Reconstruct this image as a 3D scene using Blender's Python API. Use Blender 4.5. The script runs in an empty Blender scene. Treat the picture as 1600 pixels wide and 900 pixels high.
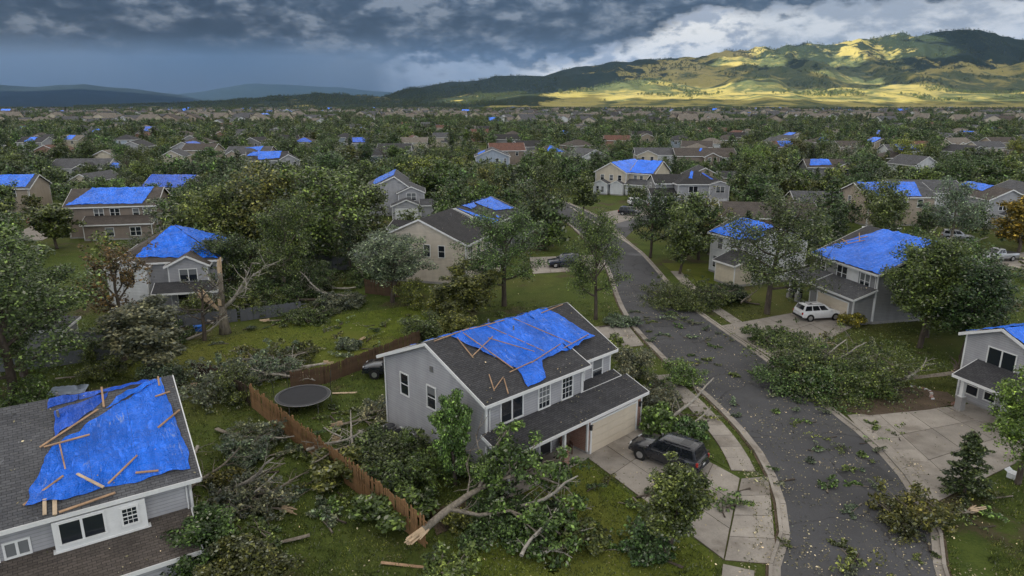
import bpy, bmesh, math, random
import numpy as np
from mathutils import Vector, Matrix, noise

S = bpy.context.scene
COL = S.collection
R = math.radians
rng = random.Random(7)

# ------------------------------------------------------------------ camera
cd = bpy.data.cameras.new("camera"); cam = bpy.data.objects.new("camera", cd); COL.objects.link(cam)
cd.sensor_width = 36.0; cd.lens = 24.0; cd.clip_start = 0.5; cd.clip_end = 60000
cam.location = (0, 0, 22); cam.rotation_euler = (R(75), 0, 0)
S.camera = cam
S.view_settings.view_transform = 'Standard'; S.view_settings.look = 'None'
S.view_settings.exposure = 1.4; S.view_settings.gamma = 1.0
try:
    S.view_settings.use_curve_mapping = False
except Exception: pass
S.render.engine = 'CYCLES'
S.cycles.use_denoising = True
S.cycles.max_bounces = 6; S.cycles.diffuse_bounces = 3; S.cycles.transparent_max_bounces = 8
S.cycles.volume_bounces = 0; S.cycles.transmission_bounces = 3
S.cycles.caustics_reflective = False; S.cycles.caustics_refractive = False
S.cycles.sample_clamp_indirect = 6

# ------------------------------------------------------------------ node helper
class N:
    def __init__(s, tree): s.t = tree; s.l = tree.links
    def put(s, sock, v):
        if isinstance(v, bpy.types.NodeSocket): s.l.new(v, sock)
        elif v is not None:
            if hasattr(sock, 'default_value'):
                if isinstance(v, (tuple, list)) and len(v) == 3 and sock.type == 'RGBA': v = (*v, 1)
                sock.default_value = v
    def n(s, typ, ins=None, **props):
        x = s.t.nodes.new(typ)
        for k, v in props.items(): setattr(x, k, v)
        for k, v in (ins or {}).items(): s.put(x.inputs[k], v)
        return x
    def m(s, op, a, b=None, c=None, clamp=False):
        x = s.t.nodes.new('ShaderNodeMath'); x.operation = op; x.use_clamp = clamp
        s.put(x.inputs[0], a); s.put(x.inputs[1], b)
        if c is not None: s.put(x.inputs[2], c)
        return x.outputs[0]
    def vec(s, x, y, z): return s.n('ShaderNodeCombineXYZ', {0: x, 1: y, 2: z}).outputs[0]
    def sep(s, v): return s.n('ShaderNodeSeparateXYZ', {0: v}).outputs
    def noise(s, v, scale=1.0, detail=5, rough=.55, dist=0.0, col=False):
        x = s.n('ShaderNodeTexNoise', {'Vector': v, 'Scale': scale, 'Detail': detail, 'Roughness': rough, 'Distortion': dist})
        return x.outputs['Color' if col else 'Fac']
    def ss(s, v, a, b, c=0.0, d=1.0):      # smooth map of v from a..b to c..d
        x = s.n('ShaderNodeMapRange', {'Value': v, 'From Min': a, 'From Max': b, 'To Min': c, 'To Max': d}, interpolation_type='SMOOTHSTEP')
        return x.outputs[0]
    def lin(s, v, a, b, c=0.0, d=1.0):
        x = s.n('ShaderNodeMapRange', {'Value': v, 'From Min': a, 'From Max': b, 'To Min': c, 'To Max': d})
        return x.outputs[0]
    def mix(s, f, a, b, blend='MIX'):
        x = s.n('ShaderNodeMix', data_type='RGBA', blend_type=blend)
        s.put(x.inputs[0], f); s.put(x.inputs[6], a); s.put(x.inputs[7], b)
        return x.outputs[2]
    def ramp(s, f, stops):
        x = s.n('ShaderNodeValToRGB', {0: f}); e = x.color_ramp.elements
        while len(e) < len(stops): e.new(0.5)
        for el, (p, c) in zip(e, stops): el.position = p; el.color = (*c, 1)
        return x.outputs[0]
    def bump(s, h, strength=.5, dist=.05, nrm=None):
        return s.n('ShaderNodeBump', {'Height': h, 'Strength': strength, 'Distance': dist, 'Normal': nrm}).outputs[0]

# ------------------------------------------------------------------ sky, sun
SUN_EL, SUN_AZ = R(27), R(-112)          # azimuth from +Y towards +X: the sun stands low at the left, a little behind
sd = Vector((math.sin(SUN_AZ)*math.cos(SUN_EL), math.cos(SUN_AZ)*math.cos(SUN_EL), math.sin(SUN_EL)))
W = bpy.data.worlds.new("World"); S.world = W; W.use_nodes = True
def build_sky():
    t = W.node_tree; t.nodes.clear(); g = N(t)
    sky = g.n('ShaderNodeTexSky', sky_type='NISHITA', sun_disc=False)
    sky.sun_elevation = SUN_EL; sky.sun_rotation = SUN_AZ; sky.altitude = 1200
    d = g.n('ShaderNodeTexCoord').outputs['Generated']
    x, y, z = g.sep(d)
    A = g.m('MULTIPLY', g.m('ARCTAN2', x, y), 57.29578)
    E = g.m('MULTIPLY', g.m('ARCSINE', z), 57.29578)
    P = g.vec(g.m('MULTIPLY', A, .16), g.m('MULTIPLY', E, .36), 0.0)
    n1 = g.noise(P, 1.0, 8, .56, .12)                      # billows
    n2 = g.noise(g.vec(g.m('MULTIPLY', A, .05), g.m('MULTIPLY', E, .22), 4.0), 1.0, 5, .5, .2)
    n3 = g.noise(g.vec(g.m('MULTIPLY', A, .42), g.m('MULTIPLY', E, .84), 9.0), 1.0, 9, .60, .15)
    c1 = g.m('SUBTRACT', n1, .5); c2 = g.m('SUBTRACT', n2, .5); c3 = g.m('SUBTRACT', n3, .5)
    # air and bright cloud below the storm deck
    far = g.mix(g.ss(g.m('ADD', E, g.m('MULTIPLY', c3, 4)), .2, 3.4), (.075, .105, .155), (.17, .195, .24))
    bright = g.mix(g.ss(g.m('ADD', n3, g.m('MULTIPLY', c1, .6)), .38, .55), (.19, .21, .25), (.46, .46, .455))
    lit = g.mix(g.ss(g.m('ADD', A, g.m('MULTIPLY', c2, 10)), -1.5, 4), far, bright)
    pale = g.mix(g.ss(g.m('ADD', n1, g.m('MULTIPLY', c3, .8)), .38, .62), (.17, .19, .225), (.36, .37, .385))
    lit = g.mix(g.ss(g.m('ADD', A, g.m('MULTIPLY', c1, 10)), 15, 21), lit, pale)
    # storm deck, its base lower to the left
    base = g.m('ADD', g.m('ADD', 3.1, g.ss(A, 2, 8, 0, .35)), g.ss(A, 5, 16, 0, 3.3))
    lvl = g.m('SUBTRACT', g.m('ADD', E, g.m('ADD', g.m('MULTIPLY', c1, 3.2), g.m('MULTIPLY', c3, 4.2))), base)
    deck = g.ss(lvl, -.45, .60)
    dn = g.m('ADD', g.m('ADD', g.m('MULTIPLY', n1, .95), -.02), g.m('ADD', g.m('MULTIPLY', c3, 1.0), g.m('MULTIPLY', lvl, .018)))
    dn = g.m('ADD', dn, g.m('ADD', g.ss(lvl, .0, 2.0, -.085, .035), g.ss(A, -8, -16, 0, -.03)))
    dcol = g.ramp(dn, [(.34, (.007, .012, .023)), (.46, (.012, .019, .033)), (.56, (.034, .044, .062)), (.68, (.100, .114, .136))])
    col = g.mix(deck, lit, dcol)
    # rain shaft at the left, down to the ground
    rn = g.noise(g.vec(g.m('ADD', g.m('MULTIPLY', A, .35), g.m('MULTIPLY', E, .12)), g.m('MULTIPLY', E, .05), 2.0), 1.0, 3, .5)
    rain = g.ss(g.m('ADD', A, g.m('MULTIPLY', g.m('SUBTRACT', rn, .5), 7)), -12.0, -7.5, 1, 0)
    rain = g.m('MULTIPLY', rain, g.ss(A, -80, -48))
    low = g.ss(g.m('ADD', E, g.m('MULTIPLY', c1, 2.5)), 3.0, 5.6, 1, 0)
    shaft = g.m('MULTIPLY', g.ss(g.m('ABSOLUTE', g.m('ADD', g.m('ADD', A, 22.5), g.m('MULTIPLY', c1, 7))), 1.0, 9.5, 1, 0), .9)
    rcol = g.mix(shaft, g.mix(g.ss(E, .3, 3.4), (.014, .030, .056), (.046, .058, .077)), g.mix(rn, (.010, .022, .042), (.018, .031, .053)))
    col = g.mix(g.m('MULTIPLY', rain, low), col, rcol)
    # a thick even overcast above the frame, brighter towards the zenith
    over = g.mix(g.ss(g.noise(d, 2.2, 5, .5), .3, .7), (.56, .59, .63), (.70, .72, .75))
    aside = g.ss(g.m('ABSOLUTE', A), 55, 100)                # brighter cloud all round behind the camera
    col = g.mix(g.m('MAXIMUM', g.ss(E, 9, 34), aside), col, over)
    col10 = g.mix(1.0, col, (10, 10, 10), 'MULTIPLY')
    col10.node.clamp_result = False
    out = g.mix(.93, sky.outputs[0], col10)
    bg = g.n('ShaderNodeBackground', {'Color': out, 'Strength': .1})
    g.l.new(bg.outputs[0], g.n('ShaderNodeOutputWorld').inputs[0])
build_sky()
ld = bpy.data.lights.new("sun", 'SUN'); sun = bpy.data.objects.new("sun", ld); COL.objects.link(sun)
ld.energy = 5.0; ld.angle = R(.5); ld.color = (1.0, .90, .72)
sun.rotation_euler = (-sd).to_track_quat('-Z', 'Y').to_euler()

# ------------------------------------------------------------------ objects and properties
def link(o, parent=None):
    COL.objects.link(o)
    if parent is not None: o.parent = parent
    return o
def tag(o, label=None, cat=None, group=None, kind=None):
    if label: o['label'] = label
    if cat: o['category'] = cat
    if group: o['group'] = group
    if kind: o['kind'] = kind
    return o
def thing(name, label, cat, loc=(0, 0, 0), ang=0.0, group=None, rot=None):
    o = bpy.data.objects.new(name, None); link(o); o.empty_display_size = .3
    o.location = loc; o.rotation_euler = rot if rot else (0, 0, ang)
    return tag(o, label, cat, group)
def copy_tree(o, parent=None):
    c = o.copy(); COL.objects.link(c)
    if parent is not None: c.parent = parent
    for ch in list(o.children): copy_tree(ch, c)
    return c
def np_mesh(name, V, F, mats=None, mi=None, uv=None, smooth=False):
    """mesh from arrays: V (n,3), F (m,k)"""
    me = bpy.data.meshes.new(name); V = np.asarray(V, np.float32); F = np.asarray(F, np.int32)
    k = F.shape[1]; me.vertices.add(len(V)); me.vertices.foreach_set('co', V.ravel())
    me.loops.add(F.size); me.loops.foreach_set('vertex_index', F.ravel())
    me.polygons.add(len(F)); me.polygons.foreach_set('loop_start', np.arange(0, F.size, k, dtype=np.int32))
    if mi is not None: me.polygons.foreach_set('material_index', np.asarray(mi, np.int32))
    if smooth: me.polygons.foreach_set('use_smooth', np.ones(len(F), bool))
    if uv is not None:
        u = me.uv_layers.new(name='uv'); u.data.foreach_set('uv', np.asarray(uv, np.float32).ravel())
    for m_ in (mats or []): me.materials.append(m_)
    me.update(calc_edges=True); return me
class MB:
    """collects boxes, polygons and tubes, then links them as one mesh object"""
    def __init__(s): s.v = []; s.f = []; s.uv = {}; s.m = []; s.mi = 0; s.sm = []; s.smooth = False
    def add(s, vs, fs):
        b = len(s.v); s.v += [tuple(p) for p in vs]
        for f in fs: s.f.append(tuple(b+i for i in f)); s.m.append(s.mi); s.sm.append(s.smooth)
        return b
    def box(s, x0, x1, y0, y1, z0, z1):
        s.add([(x0,y0,z0),(x1,y0,z0),(x1,y1,z0),(x0,y1,z0),(x0,y0,z1),(x1,y0,z1),(x1,y1,z1),(x0,y1,z1)],
              [(3,2,1,0),(4,5,6,7),(0,1,5,4),(1,2,6,5),(2,3,7,6),(3,0,4,7)])
    def beam(s, p, q, w, h, up=(0, 0, 1)):
        p = Vector(p); q = Vector(q); d = (q-p).normalized(); u = Vector(up); sx = d.cross(u)
        if sx.length < 1e-4: sx = d.cross(Vector((1, 0, 0)))
        sx.normalize(); u = sx.cross(d); a = sx*w/2; b = u*h/2
        c = [p-a-b, p+a-b, p+a+b, p-a+b, q-a-b, q+a-b, q+a+b, q-a+b]
        s.add(c, [(0,1,2,3),(7,6,5,4),(0,4,5,1),(1,5,6,2),(2,6,7,3),(3,7,4,0)])
    def prism(s, poly, d):
        """poly: list of points, d: extrusion vector"""
        n = len(poly); d = Vector(d); a = [Vector(p) for p in poly]
        s.add(a+[p+d for p in a], [tuple(range(n-1, -1, -1)), tuple(range(n, 2*n))]+[(i, (i+1) % n, n+(i+1) % n, n+i) for i in range(n)])
    def tube(s, pts, rad, n=6, cap=True):
        pts = [Vector(p) for p in pts]; rings = []; ref = Vector((.31, .17, .93))
        for i, p in enumerate(pts):
            t = (pts[min(i+1, len(pts)-1)]-pts[max(i-1, 0)]).normalized()
            a = t.cross(ref)
            if a.length < .15: a = t.cross(Vector((1, 0, 0)))
            a.normalize(); b = t.cross(a); r = rad[i] if hasattr(rad, '__len__') else rad
            rings.append([p+(a*math.cos(6.2832*k/n)+b*math.sin(6.2832*k/n))*r for k in range(n)])
        vs = [v for r in rings for v in r]; fs = []
        for i in range(len(pts)-1):
            for k in range(n): fs.append((i*n+k, i*n+(k+1) % n, (i+1)*n+(k+1) % n, (i+1)*n+k))
        if cap: fs.append(tuple(range(n-1, -1, -1))); fs.append(tuple((len(pts)-1)*n+k for k in range(n)))
        s.add(vs, fs)
    def disc(s, c, r, n=16, h=.05, axis='z'):
        c = Vector(c); pts = []
        for k in range(n):
            a = 6.2832*k/n; u, v = r*math.cos(a), r*math.sin(a)
            pts.append(c+(Vector((u, v, 0)) if axis == 'z' else Vector((u, 0, v)) if axis == 'y' else Vector((0, u, v))))
        s.prism(pts, {'z': (0, 0, h), 'y': (0, h, 0), 'x': (h, 0, 0)}[axis])
    def mesh(s, name, mats):
        me = bpy.data.meshes.new(name); me.from_pydata(s.v, [], s.f)
        for m_ in (mats if isinstance(mats, (list, tuple)) else [mats]): me.materials.append(m_)
        if any(s.m): me.polygons.foreach_set('material_index', s.m)
        if any(s.sm): me.polygons.foreach_set('use_smooth', s.sm)
        if s.uv:
            u = me.uv_layers.new(name='uv'); k = 0
            for pi, f in enumerate(s.f):
                for j in range(len(f)): u.data[k].uv = s.uv.get(pi, [(0, 0)]*len(f))[j]; k += 1
        me.update(); return me
    def build(s, name, mats, parent=None):
        return link(bpy.data.objects.new(name, s.mesh(name, mats)), parent)
def fix_normals(me):
    bm = bmesh.new(); bm.from_mesh(me); bmesh.ops.recalc_face_normals(bm, faces=bm.faces); bm.to_mesh(me); bm.free()

# ------------------------------------------------------------------ materials
def newmat(name):
    m_ = bpy.data.materials.new(name); m_.use_nodes = True; t = m_.node_tree; t.nodes.clear(); g = N(t)
    out = g.n('ShaderNodeOutputMaterial'); return m_, g, out
def pbr(g, out, col, rough=.8, nrm=None, metal=0.0, spec=.4):
    p = g.n('ShaderNodeBsdfPrincipled', {'Base Color': col, 'Roughness': rough, 'Metallic': metal, 'Specular IOR Level': spec, 'Normal': nrm})
    g.l.new(p.outputs[0], out.inputs[0]); return p
def obj_co(g): return g.n('ShaderNodeTexCoord').outputs['Object']
def plain(name, col, rough=.7, var=.25, scale=3.0, metal=0.0, spec=.4, bump=.15):
    m_, g, o = newmat(name); c = obj_co(g); n1 = g.noise(c, scale, 6, .6); n2 = g.noise(c, scale*9, 4)
    f = g.m('ADD', g.m('MULTIPLY', n1, .7), g.m('MULTIPLY', n2, .3))
    k = g.lin(f, .3, .7, 1-var, 1+var)
    cc = g.mix(1.0, col, g.vec(k, k, k), 'MULTIPLY')
    pbr(g, o, cc, rough, g.bump(n2, bump, .01) if bump else None, metal, spec); return m_
def siding(name, col, pitch=.17, var=.12):
    m_, g, o = newmat(name); c = obj_co(g); x, y, z = g.sep(c)
    f = g.m('FRACT', g.m('DIVIDE', z, pitch))
    row = g.m('FLOOR', g.m('DIVIDE', z, pitch))
    rn = g.n('ShaderNodeTexWhiteNoise', {'W': row}, noise_dimensions='1D').outputs[0]
    st = g.noise(g.vec(g.m('MULTIPLY', x, 1.2), g.m('MULTIPLY', y, 1.2), g.m('MULTIPLY', z, .35)), 1.0, 6, .6)
    k = g.m('ADD', g.lin(st, .3, .7, 1-var, 1+var), g.m('MULTIPLY', g.m('SUBTRACT', rn, .5), .07))
    k = g.m('MULTIPLY', k, g.ss(f, 0.0, .20, .60, 1.0))     # shade line painted along each lap
    cc = g.mix(1.0, col, g.vec(k, k, k), 'MULTIPLY')
    h = g.m('SUBTRACT', 1.0, f)
    pbr(g, o, cc, .65, g.bump(h, .8, .03)); return m_
def shingle(name, ca, cb, var=.5):
    m_, g, o = newmat(name); uv = g.n('ShaderNodeUVMap').outputs[0]
    b = g.n('ShaderNodeTexBrick', {'Vector': uv, 'Color1': ca, 'Color2': cb, 'Mortar': tuple(v*.35 for v in ca), 'Scale': 1.0, 'Mortar Size': .012,
            'Mortar Smooth': .3, 'Brick Width': .34, 'Row Height': .15, 'Bias': 0.0})
    n1 = g.noise(uv, .6, 6, .6); n2 = g.noise(uv, 14, 3)
    x, y, z = g.sep(uv); rowh = g.m('FRACT', g.m('DIVIDE', y, .15))
    k = g.m('MULTIPLY', g.lin(n1, .3, .7, 1-var*.5, 1+var*.5), g.lin(n2, .3, .7, .8, 1.2))
    cc = g.mix(1.0, b.outputs[0], g.vec(k, k, k), 'MULTIPLY')
    lift = g.ss(g.noise(uv, 1.7, 5, .65), .64, .70)             # scuffed or torn tabs
    cc = g.mix(g.m('MULTIPLY', lift, .55), cc, tuple(v*2.2 for v in cb))
    h = g.m('ADD', g.m('MULTIPLY', g.m('SUBTRACT', 1.0, rowh), .6), g.m('MULTIPLY', b.outputs[1], -.4))
    pbr(g, o, cc, .88, g.bump(g.m('ADD', h, g.m('MULTIPLY', n2, .4)), .7, .02)); return m_
def brickwall(name, ca, cb, mortar):
    m_, g, o = newmat(name); x, y, z = g.sep(obj_co(g))
    v = g.vec(g.m('ADD', x, y), z, 0.0)
    b = g.n('ShaderNodeTexBrick', {'Vector': v, 'Color1': ca, 'Color2': cb, 'Mortar': mortar, 'Scale': 1.0, 'Mortar Size': .012, 'Brick Width': .24, 'Row Height': .085})
    pbr(g, o, b.outputs[0], .85, g.bump(b.outputs[1], .5, -.01)); return m_
def tarpmat(name, col=(.010, .185, .95)):
    m_, g, o = newmat(name); uv = g.n('ShaderNodeUVMap').outputs[0]; x, y, z = g.sep(uv)
    w = g.noise(g.vec(g.m('MULTIPLY', x, .55), g.m('MULTIPLY', y, 1.7), 0.0), 1.0, 6, .6, 1.2)
    w2 = g.noise(g.vec(g.m('MULTIPLY', x, 2.3), g.m('MULTIPLY', y, .9), 5.0), 1.0, 6, .6, 1.0)
    fold = g.m('SUBTRACT', 1.0, g.m('MULTIPLY', g.m('ABSOLUTE', g.m('SUBTRACT', w2, .5)), 9), clamp=True)
    big = g.noise(uv, .35, 3)
    k = g.m('MULTIPLY', g.lin(big, .3, .7, .80, 1.35), g.lin(g.n('ShaderNodeObjectInfo').outputs['Random'], 0, 1, .92, 1.15))
    cc = g.mix(1.0, col, g.vec(k, k, k), 'MULTIPLY')
    sc = g.noise(g.vec(g.m('MULTIPLY', x, 3.0), g.m('MULTIPLY', y, 1.0), 2.0), 1.0, 8, .7, 1.5)
    area = g.ss(g.noise(uv, .5, 3), .48, .62)
    scuff_sheen = g.m('MULTIPLY', g.ss(sc, .565, .64), area)
    cc = g.mix(g.m('MULTIPLY', scuff_sheen, .7), cc, (.34, .47, .80))  # pale scuff streaks, partly painted highlights on the wrinkled sheet
    dirt = g.ss(g.noise(uv, 1.3, 6, .7), .58, .72); cc = g.mix(g.m('MULTIPLY', dirt, .18), cc, (.05, .08, .22))
    seam = g.ss(g.m('ABSOLUTE', g.m('SUBTRACT', g.m('FRACT', g.m('DIVIDE', x, 1.85)), .5)), .490, .496); cc = g.mix(g.m('MULTIPLY', seam, .45), cc, (.02, .06, .30))
    h = g.m('ADD', g.m('ADD', w, g.m('MULTIPLY', fold, .35)), g.m('MULTIPLY', g.noise(uv, 5, 4), .12))
    pbr(g, o, cc, .26, g.bump(g.m('ADD', h, g.m('MULTIPLY', g.noise(g.vec(g.m('MULTIPLY', x, 1.2), g.m('MULTIPLY', y, 5.0), 3.0), 1.0, 5, .6, 1.5), .5)), 1.0, .26), spec=.6); return m_
def leafmat(name, a, b, pale=.30, trans=.10, under=(.11, .135, .08)):
    m_, g, o = newmat(name)
    ge = g.n('ShaderNodeNewGeometry'); oi = g.n('ShaderNodeObjectInfo').outputs['Random']
    r = ge.outputs['Random Per Island']
    cc = g.mix(g.m('POWER', r, 2.0), tuple(v*.72 for v in a), tuple(v*.95 for v in b))
    glint = g.ss(g.m('FRACT', g.m('MULTIPLY', r, 29.3)), .86, .90); cc = g.mix(g.m('MULTIPLY', glint, .9), cc, tuple(v*2.1 for v in b))  # random leaves painted brighter to look like highlights
    k = g.lin(oi, 0, 1, .70, 1.55); hue = g.lin(g.m('FRACT', g.m('MULTIPLY', oi, 7.31)), 0, 1, .82, 1.22)
    cc = g.mix(1.0, cc, g.vec(g.m('MULTIPLY', k, hue), k, k), 'MULTIPLY')
    pn = g.noise(obj_co(g), .9, 3, .5); kk = g.lin(pn, .32, .68, .50, 2.1); cc = g.mix(1.0, cc, g.vec(g.m('MULTIPLY', kk, g.lin(pn, .32, .68, .92, 1.12)), kk, g.m('MULTIPLY', kk, .9)), 'MULTIPLY')
    pale_fleck = g.ss(g.m('FRACT', g.m('MULTIPLY', r, 13.7)), .925, .945)      # a few bleached, torn leaves, also painted in as highlight flecks
    cc = g.mix(g.m('MULTIPLY', pale_fleck, .85), cc, (.27, .28, .20))
    cc = g.mix(g.m('MULTIPLY', ge.outputs['Backfacing'], pale), cc, under)
    d = g.n('ShaderNodeBsdfPrincipled', {'Base Color': cc, 'Roughness': .45, 'Specular IOR Level': .4})
    tr = g.n('ShaderNodeBsdfTranslucent', {'Color': cc})
    mx = g.n('ShaderNodeMixShader', {0: trans, 1: d.outputs[0], 2: tr.outputs[0]})
    g.l.new(mx.outputs[0], o.inputs[0]); return m_
def barkmat(name, a, b):
    m_, g, o = newmat(name); x, y, z = g.sep(obj_co(g))
    n1 = g.noise(g.vec(g.m('MULTIPLY', x, 6), g.m('MULTIPLY', y, 6), g.m('MULTIPLY', z, 1.4)), 1.0, 6, .65)
    pbr(g, o, g.mix(g.ss(n1, .3, .7), a, b), .9, g.bump(n1, .8, .05)); return m_

M = {}
M['siding_grey'] = siding('siding_grey', (.34, .34, .355))
M['siding_darkgrey'] = siding('siding_darkgrey', (.225, .225, .225))
M['siding_beige'] = siding('siding_beige', (.52, .46, .38))
M['siding_tan'] = siding('siding_tan', (.36, .30, .235))
M['siding_brown'] = siding('siding_brown', (.23, .185, .15))
M['siding_white'] = siding('siding_white', (.60, .61, .62))
M['siding_blue'] = siding('siding_blue', (.33, .38, .45))
M['siding_cream'] = siding('siding_cream', (.52, .46, .36))
M['roof_dark'] = shingle('roof_dark', (.040, .040, .044), (.062, .061, .064))
M['roof_black'] = shingle('roof_black', (.028, .027, .028), (.042, .040, .041))
M['roof_grey'] = shingle('roof_grey', (.075, .076, .082), (.105, .106, .112))
M['roof_brown'] = shingle('roof_brown', (.070, .058, .050), (.100, .084, .072))
M['roof_red'] = shingle('roof_red', (.13, .060, .045), (.17, .085, .06))
M['roof_tan'] = shingle('roof_tan', (.16, .14, .115), (.21, .185, .155))
M['trim'] = plain('white_trim', (.68, .68, .67), .5, .10, 1.5)
M['trim_cream'] = plain('cream_trim', (.58, .52, .42), .5, .10, 1.5)
M['garage'] = plain('garage_cream', (.60, .52, .41), .5, .08, 1.2)
M['garage_white'] = plain('garage_white', (.66, .66, .66), .5, .08, 1.2)
M['brick'] = brickwall('brick_red', (.24, .095, .06), (.31, .14, .09), (.30, .27, .24))
M['concrete'] = plain('concrete', (.34, .305, .265), .85, .30, .9, bump=.3)
M['foundation'] = plain('foundation', (.28, .27, .26), .9, .2)
M['tarp'] = tarpmat('tarp_blue')
M['tarp_dull'] = tarpmat('tarp_dull', (.014, .105, .62))
M['batten'] = plain('batten_wood', (.37, .235, .14), .75, .5, 1.2)
M['plank_pale'] = plain('plank_pale', (.50, .38, .26), .75, .3, 2.0)
M['fence'] = plain('fence_wood', (.25, .14, .065), .85, .5, 1.3, bump=.4)
M['fence_brown'] = plain('fence_brown', (.105, .064, .038), .85, .5, 1.3, bump=.4)
M['fence_dark'] = plain('fence_dark', (.060, .040, .028), .9, .4, 1.3, bump=.4)
M['fence_grey'] = plain('fence_grey', (.115, .12, .13), .7, .2, 1.0)
M['dark_metal'] = plain('dark_metal', (.035, .036, .04), .5, .2, 4, .3)
M['grey_metal'] = plain('grey_metal', (.24, .24, .245), .45, .2, 4, .6)
M['sheet_metal'] = plain('sheet_metal', (.34, .40, .50), .35, .15, .8, .5)
M['black_fabric'] = plain('black_fabric', (.014, .015, .019), .7, .25, 3)
M['rubber'] = plain('rubber', (.014, .014, .014), .85, .2, 6)
M['dark_wood'] = plain('dark_wood', (.075, .035, .02), .6, .3, 4)
M['red_plastic'] = plain('red_plastic', (.35, .035, .025), .5, .15, 3)
M['blue_plastic'] = plain('blue_plastic', (.02, .14, .55), .5, .15, 3)
M['white_plastic'] = plain('white_plastic', (.66, .67, .68), .5, .12, 3)
def glassmat():
    m_, g, o = newmat('window_glass'); oi = g.n('ShaderNodeObjectInfo').outputs['Random']
    x, y, z = g.sep(obj_co(g))
    blind = g.m('MULTIPLY', g.ss(g.m('FRACT', g.m('MULTIPLY', oi, 5.3)), .40, .45), g.m('GREATER_THAN', z, g.m('SUBTRACT', oi, .70)))
    cc = g.mix(g.m('MULTIPLY', blind, .55), (.016, .020, .026), (.27, .28, .285))
    pbr(g, o, cc, .06, None, 0.0, .6); return m_
M['glass'] = glassmat()
M['car_glass'] = plain('car_glass', (.012, .014, .017), .08, .1, 2, spec=.6, bump=0)
def paint(name, col, rough=.25, metal=.0):
    m_, g, o = newmat(name); c = obj_co(g)
    dirt = g.ss(g.noise(c, 1.6, 6, .65), .45, .75); cc = g.mix(g.m('MULTIPLY', dirt, .15), col, (.12, .11, .095))
    p = pbr(g, o, cc, g.lin(dirt, 0, 1, rough, .45), None, metal, .5); p.inputs['Coat Weight'].default_value = .6; p.inputs['Coat Roughness'].default_value = .08; return m_
M['paint_black'] = paint('paint_black', (.012, .014, .020))
M['paint_navy'] = paint('paint_navy', (.012, .018, .040))
M['paint_white'] = paint('paint_white', (.70, .70, .70))
M['paint_silver'] = paint('paint_silver', (.36, .37, .385), .3, .5)
M['paint_red'] = paint('paint_red', (.26, .02, .018))
M['rim'] = plain('rim_alloy', (.48, .48, .49), .35, .1, 5, .8)
M['headlight'] = plain('headlight_lens', (.62, .64, .66), .12, .05, 5, bump=0)
M['taillight'] = plain('taillight_lens', (.38, .02, .015), .15, .05, 5, bump=0)
M['leaf_dark'] = leafmat('leaf_dark', (0.030, 0.054, 0.016), (0.068, 0.105, 0.030))
M['leaf_mid'] = leafmat('leaf_mid', (0.044, 0.075, 0.017), (0.101, 0.146, 0.035))
M['leaf_bright'] = leafmat('leaf_bright', (0.066, 0.106, 0.016), (0.138, 0.180, 0.036), .35)
M['leaf_olive'] = leafmat('leaf_olive', (.050, .066, .015), (.098, .112, .028))
M['leaf_yellow'] = leafmat('leaf_yellow', (0.110, 0.100, 0.013), (0.190, 0.155, 0.025), .3)
M['leaf_rust'] = leafmat('leaf_rust', (0.075, 0.050, 0.014), (0.130, 0.085, 0.025), .4)
M['leaf_silver'] = leafmat('leaf_silver', (0.050, 0.070, 0.038), (0.130, 0.155, 0.093), .8, .2, (.24, .27, .23))
M['leaf_conifer'] = leafmat('leaf_conifer', (0.019, 0.038, 0.014), (0.046, 0.073, 0.025), .2, .1)
M['bark'] = barkmat('bark', (.045, .034, .026), (.11, .088, .068))
M['bark_pale'] = barkmat('bark_pale', (.13, .11, .085), (.26, .225, .18))
M['split_wood'] = plain('split_wood', (.52, .385, .25), .8, .35, 3, bump=.5)
LEAFS = ['leaf_dark', 'leaf_mid', 'leaf_bright', 'leaf_olive', 'leaf_yellow', 'leaf_rust', 'leaf_silver', 'leaf_conifer']

# ================================================================== THE SETTING
def grassmat(name, a, b, dry, soil, bare=.58):
    m_, g, o = newmat(name); c = obj_co(g)
    n1 = g.noise(c, .045, 6, .6); n2 = g.noise(c, .5, 6, .65); n3 = g.noise(c, 6.0, 5, .7); n4 = g.noise(c, .13, 4, .55)
    cc = g.mix(g.ss(g.m('ADD', g.m('MULTIPLY', n2, .5), g.m('MULTIPLY', n3, .5)), .36, .64), a, b)
    cc = g.mix(g.m('MULTIPLY', g.ss(n1, .45, .65), .7), cc, dry)
    cc = g.mix(g.m('MULTIPLY', g.ss(g.m('ADD', n4, g.m('MULTIPLY', g.m('SUBTRACT', n3, .5), .25)), bare, bare+.07), .8), cc, soil)
    pbr(g, o, cc, .95, g.bump(g.m('ADD', n3, g.m('MULTIPLY', n2, .7)), .9, .12), spec=.15); return m_
M['grass'] = grassmat('grass', (.046, .070, .014), (.090, .118, .024), (.118, .114, .036), (.085, .064, .042))
M['grass_fresh'] = grassmat('grass_fresh', (.066, .096, .012), (.125, .155, .022), (.155, .150, .036), (.085, .066, .042), .66)
M['soil'] = plain('soil', (.095, .068, .045), .95, .45, .8, bump=.5)
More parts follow.
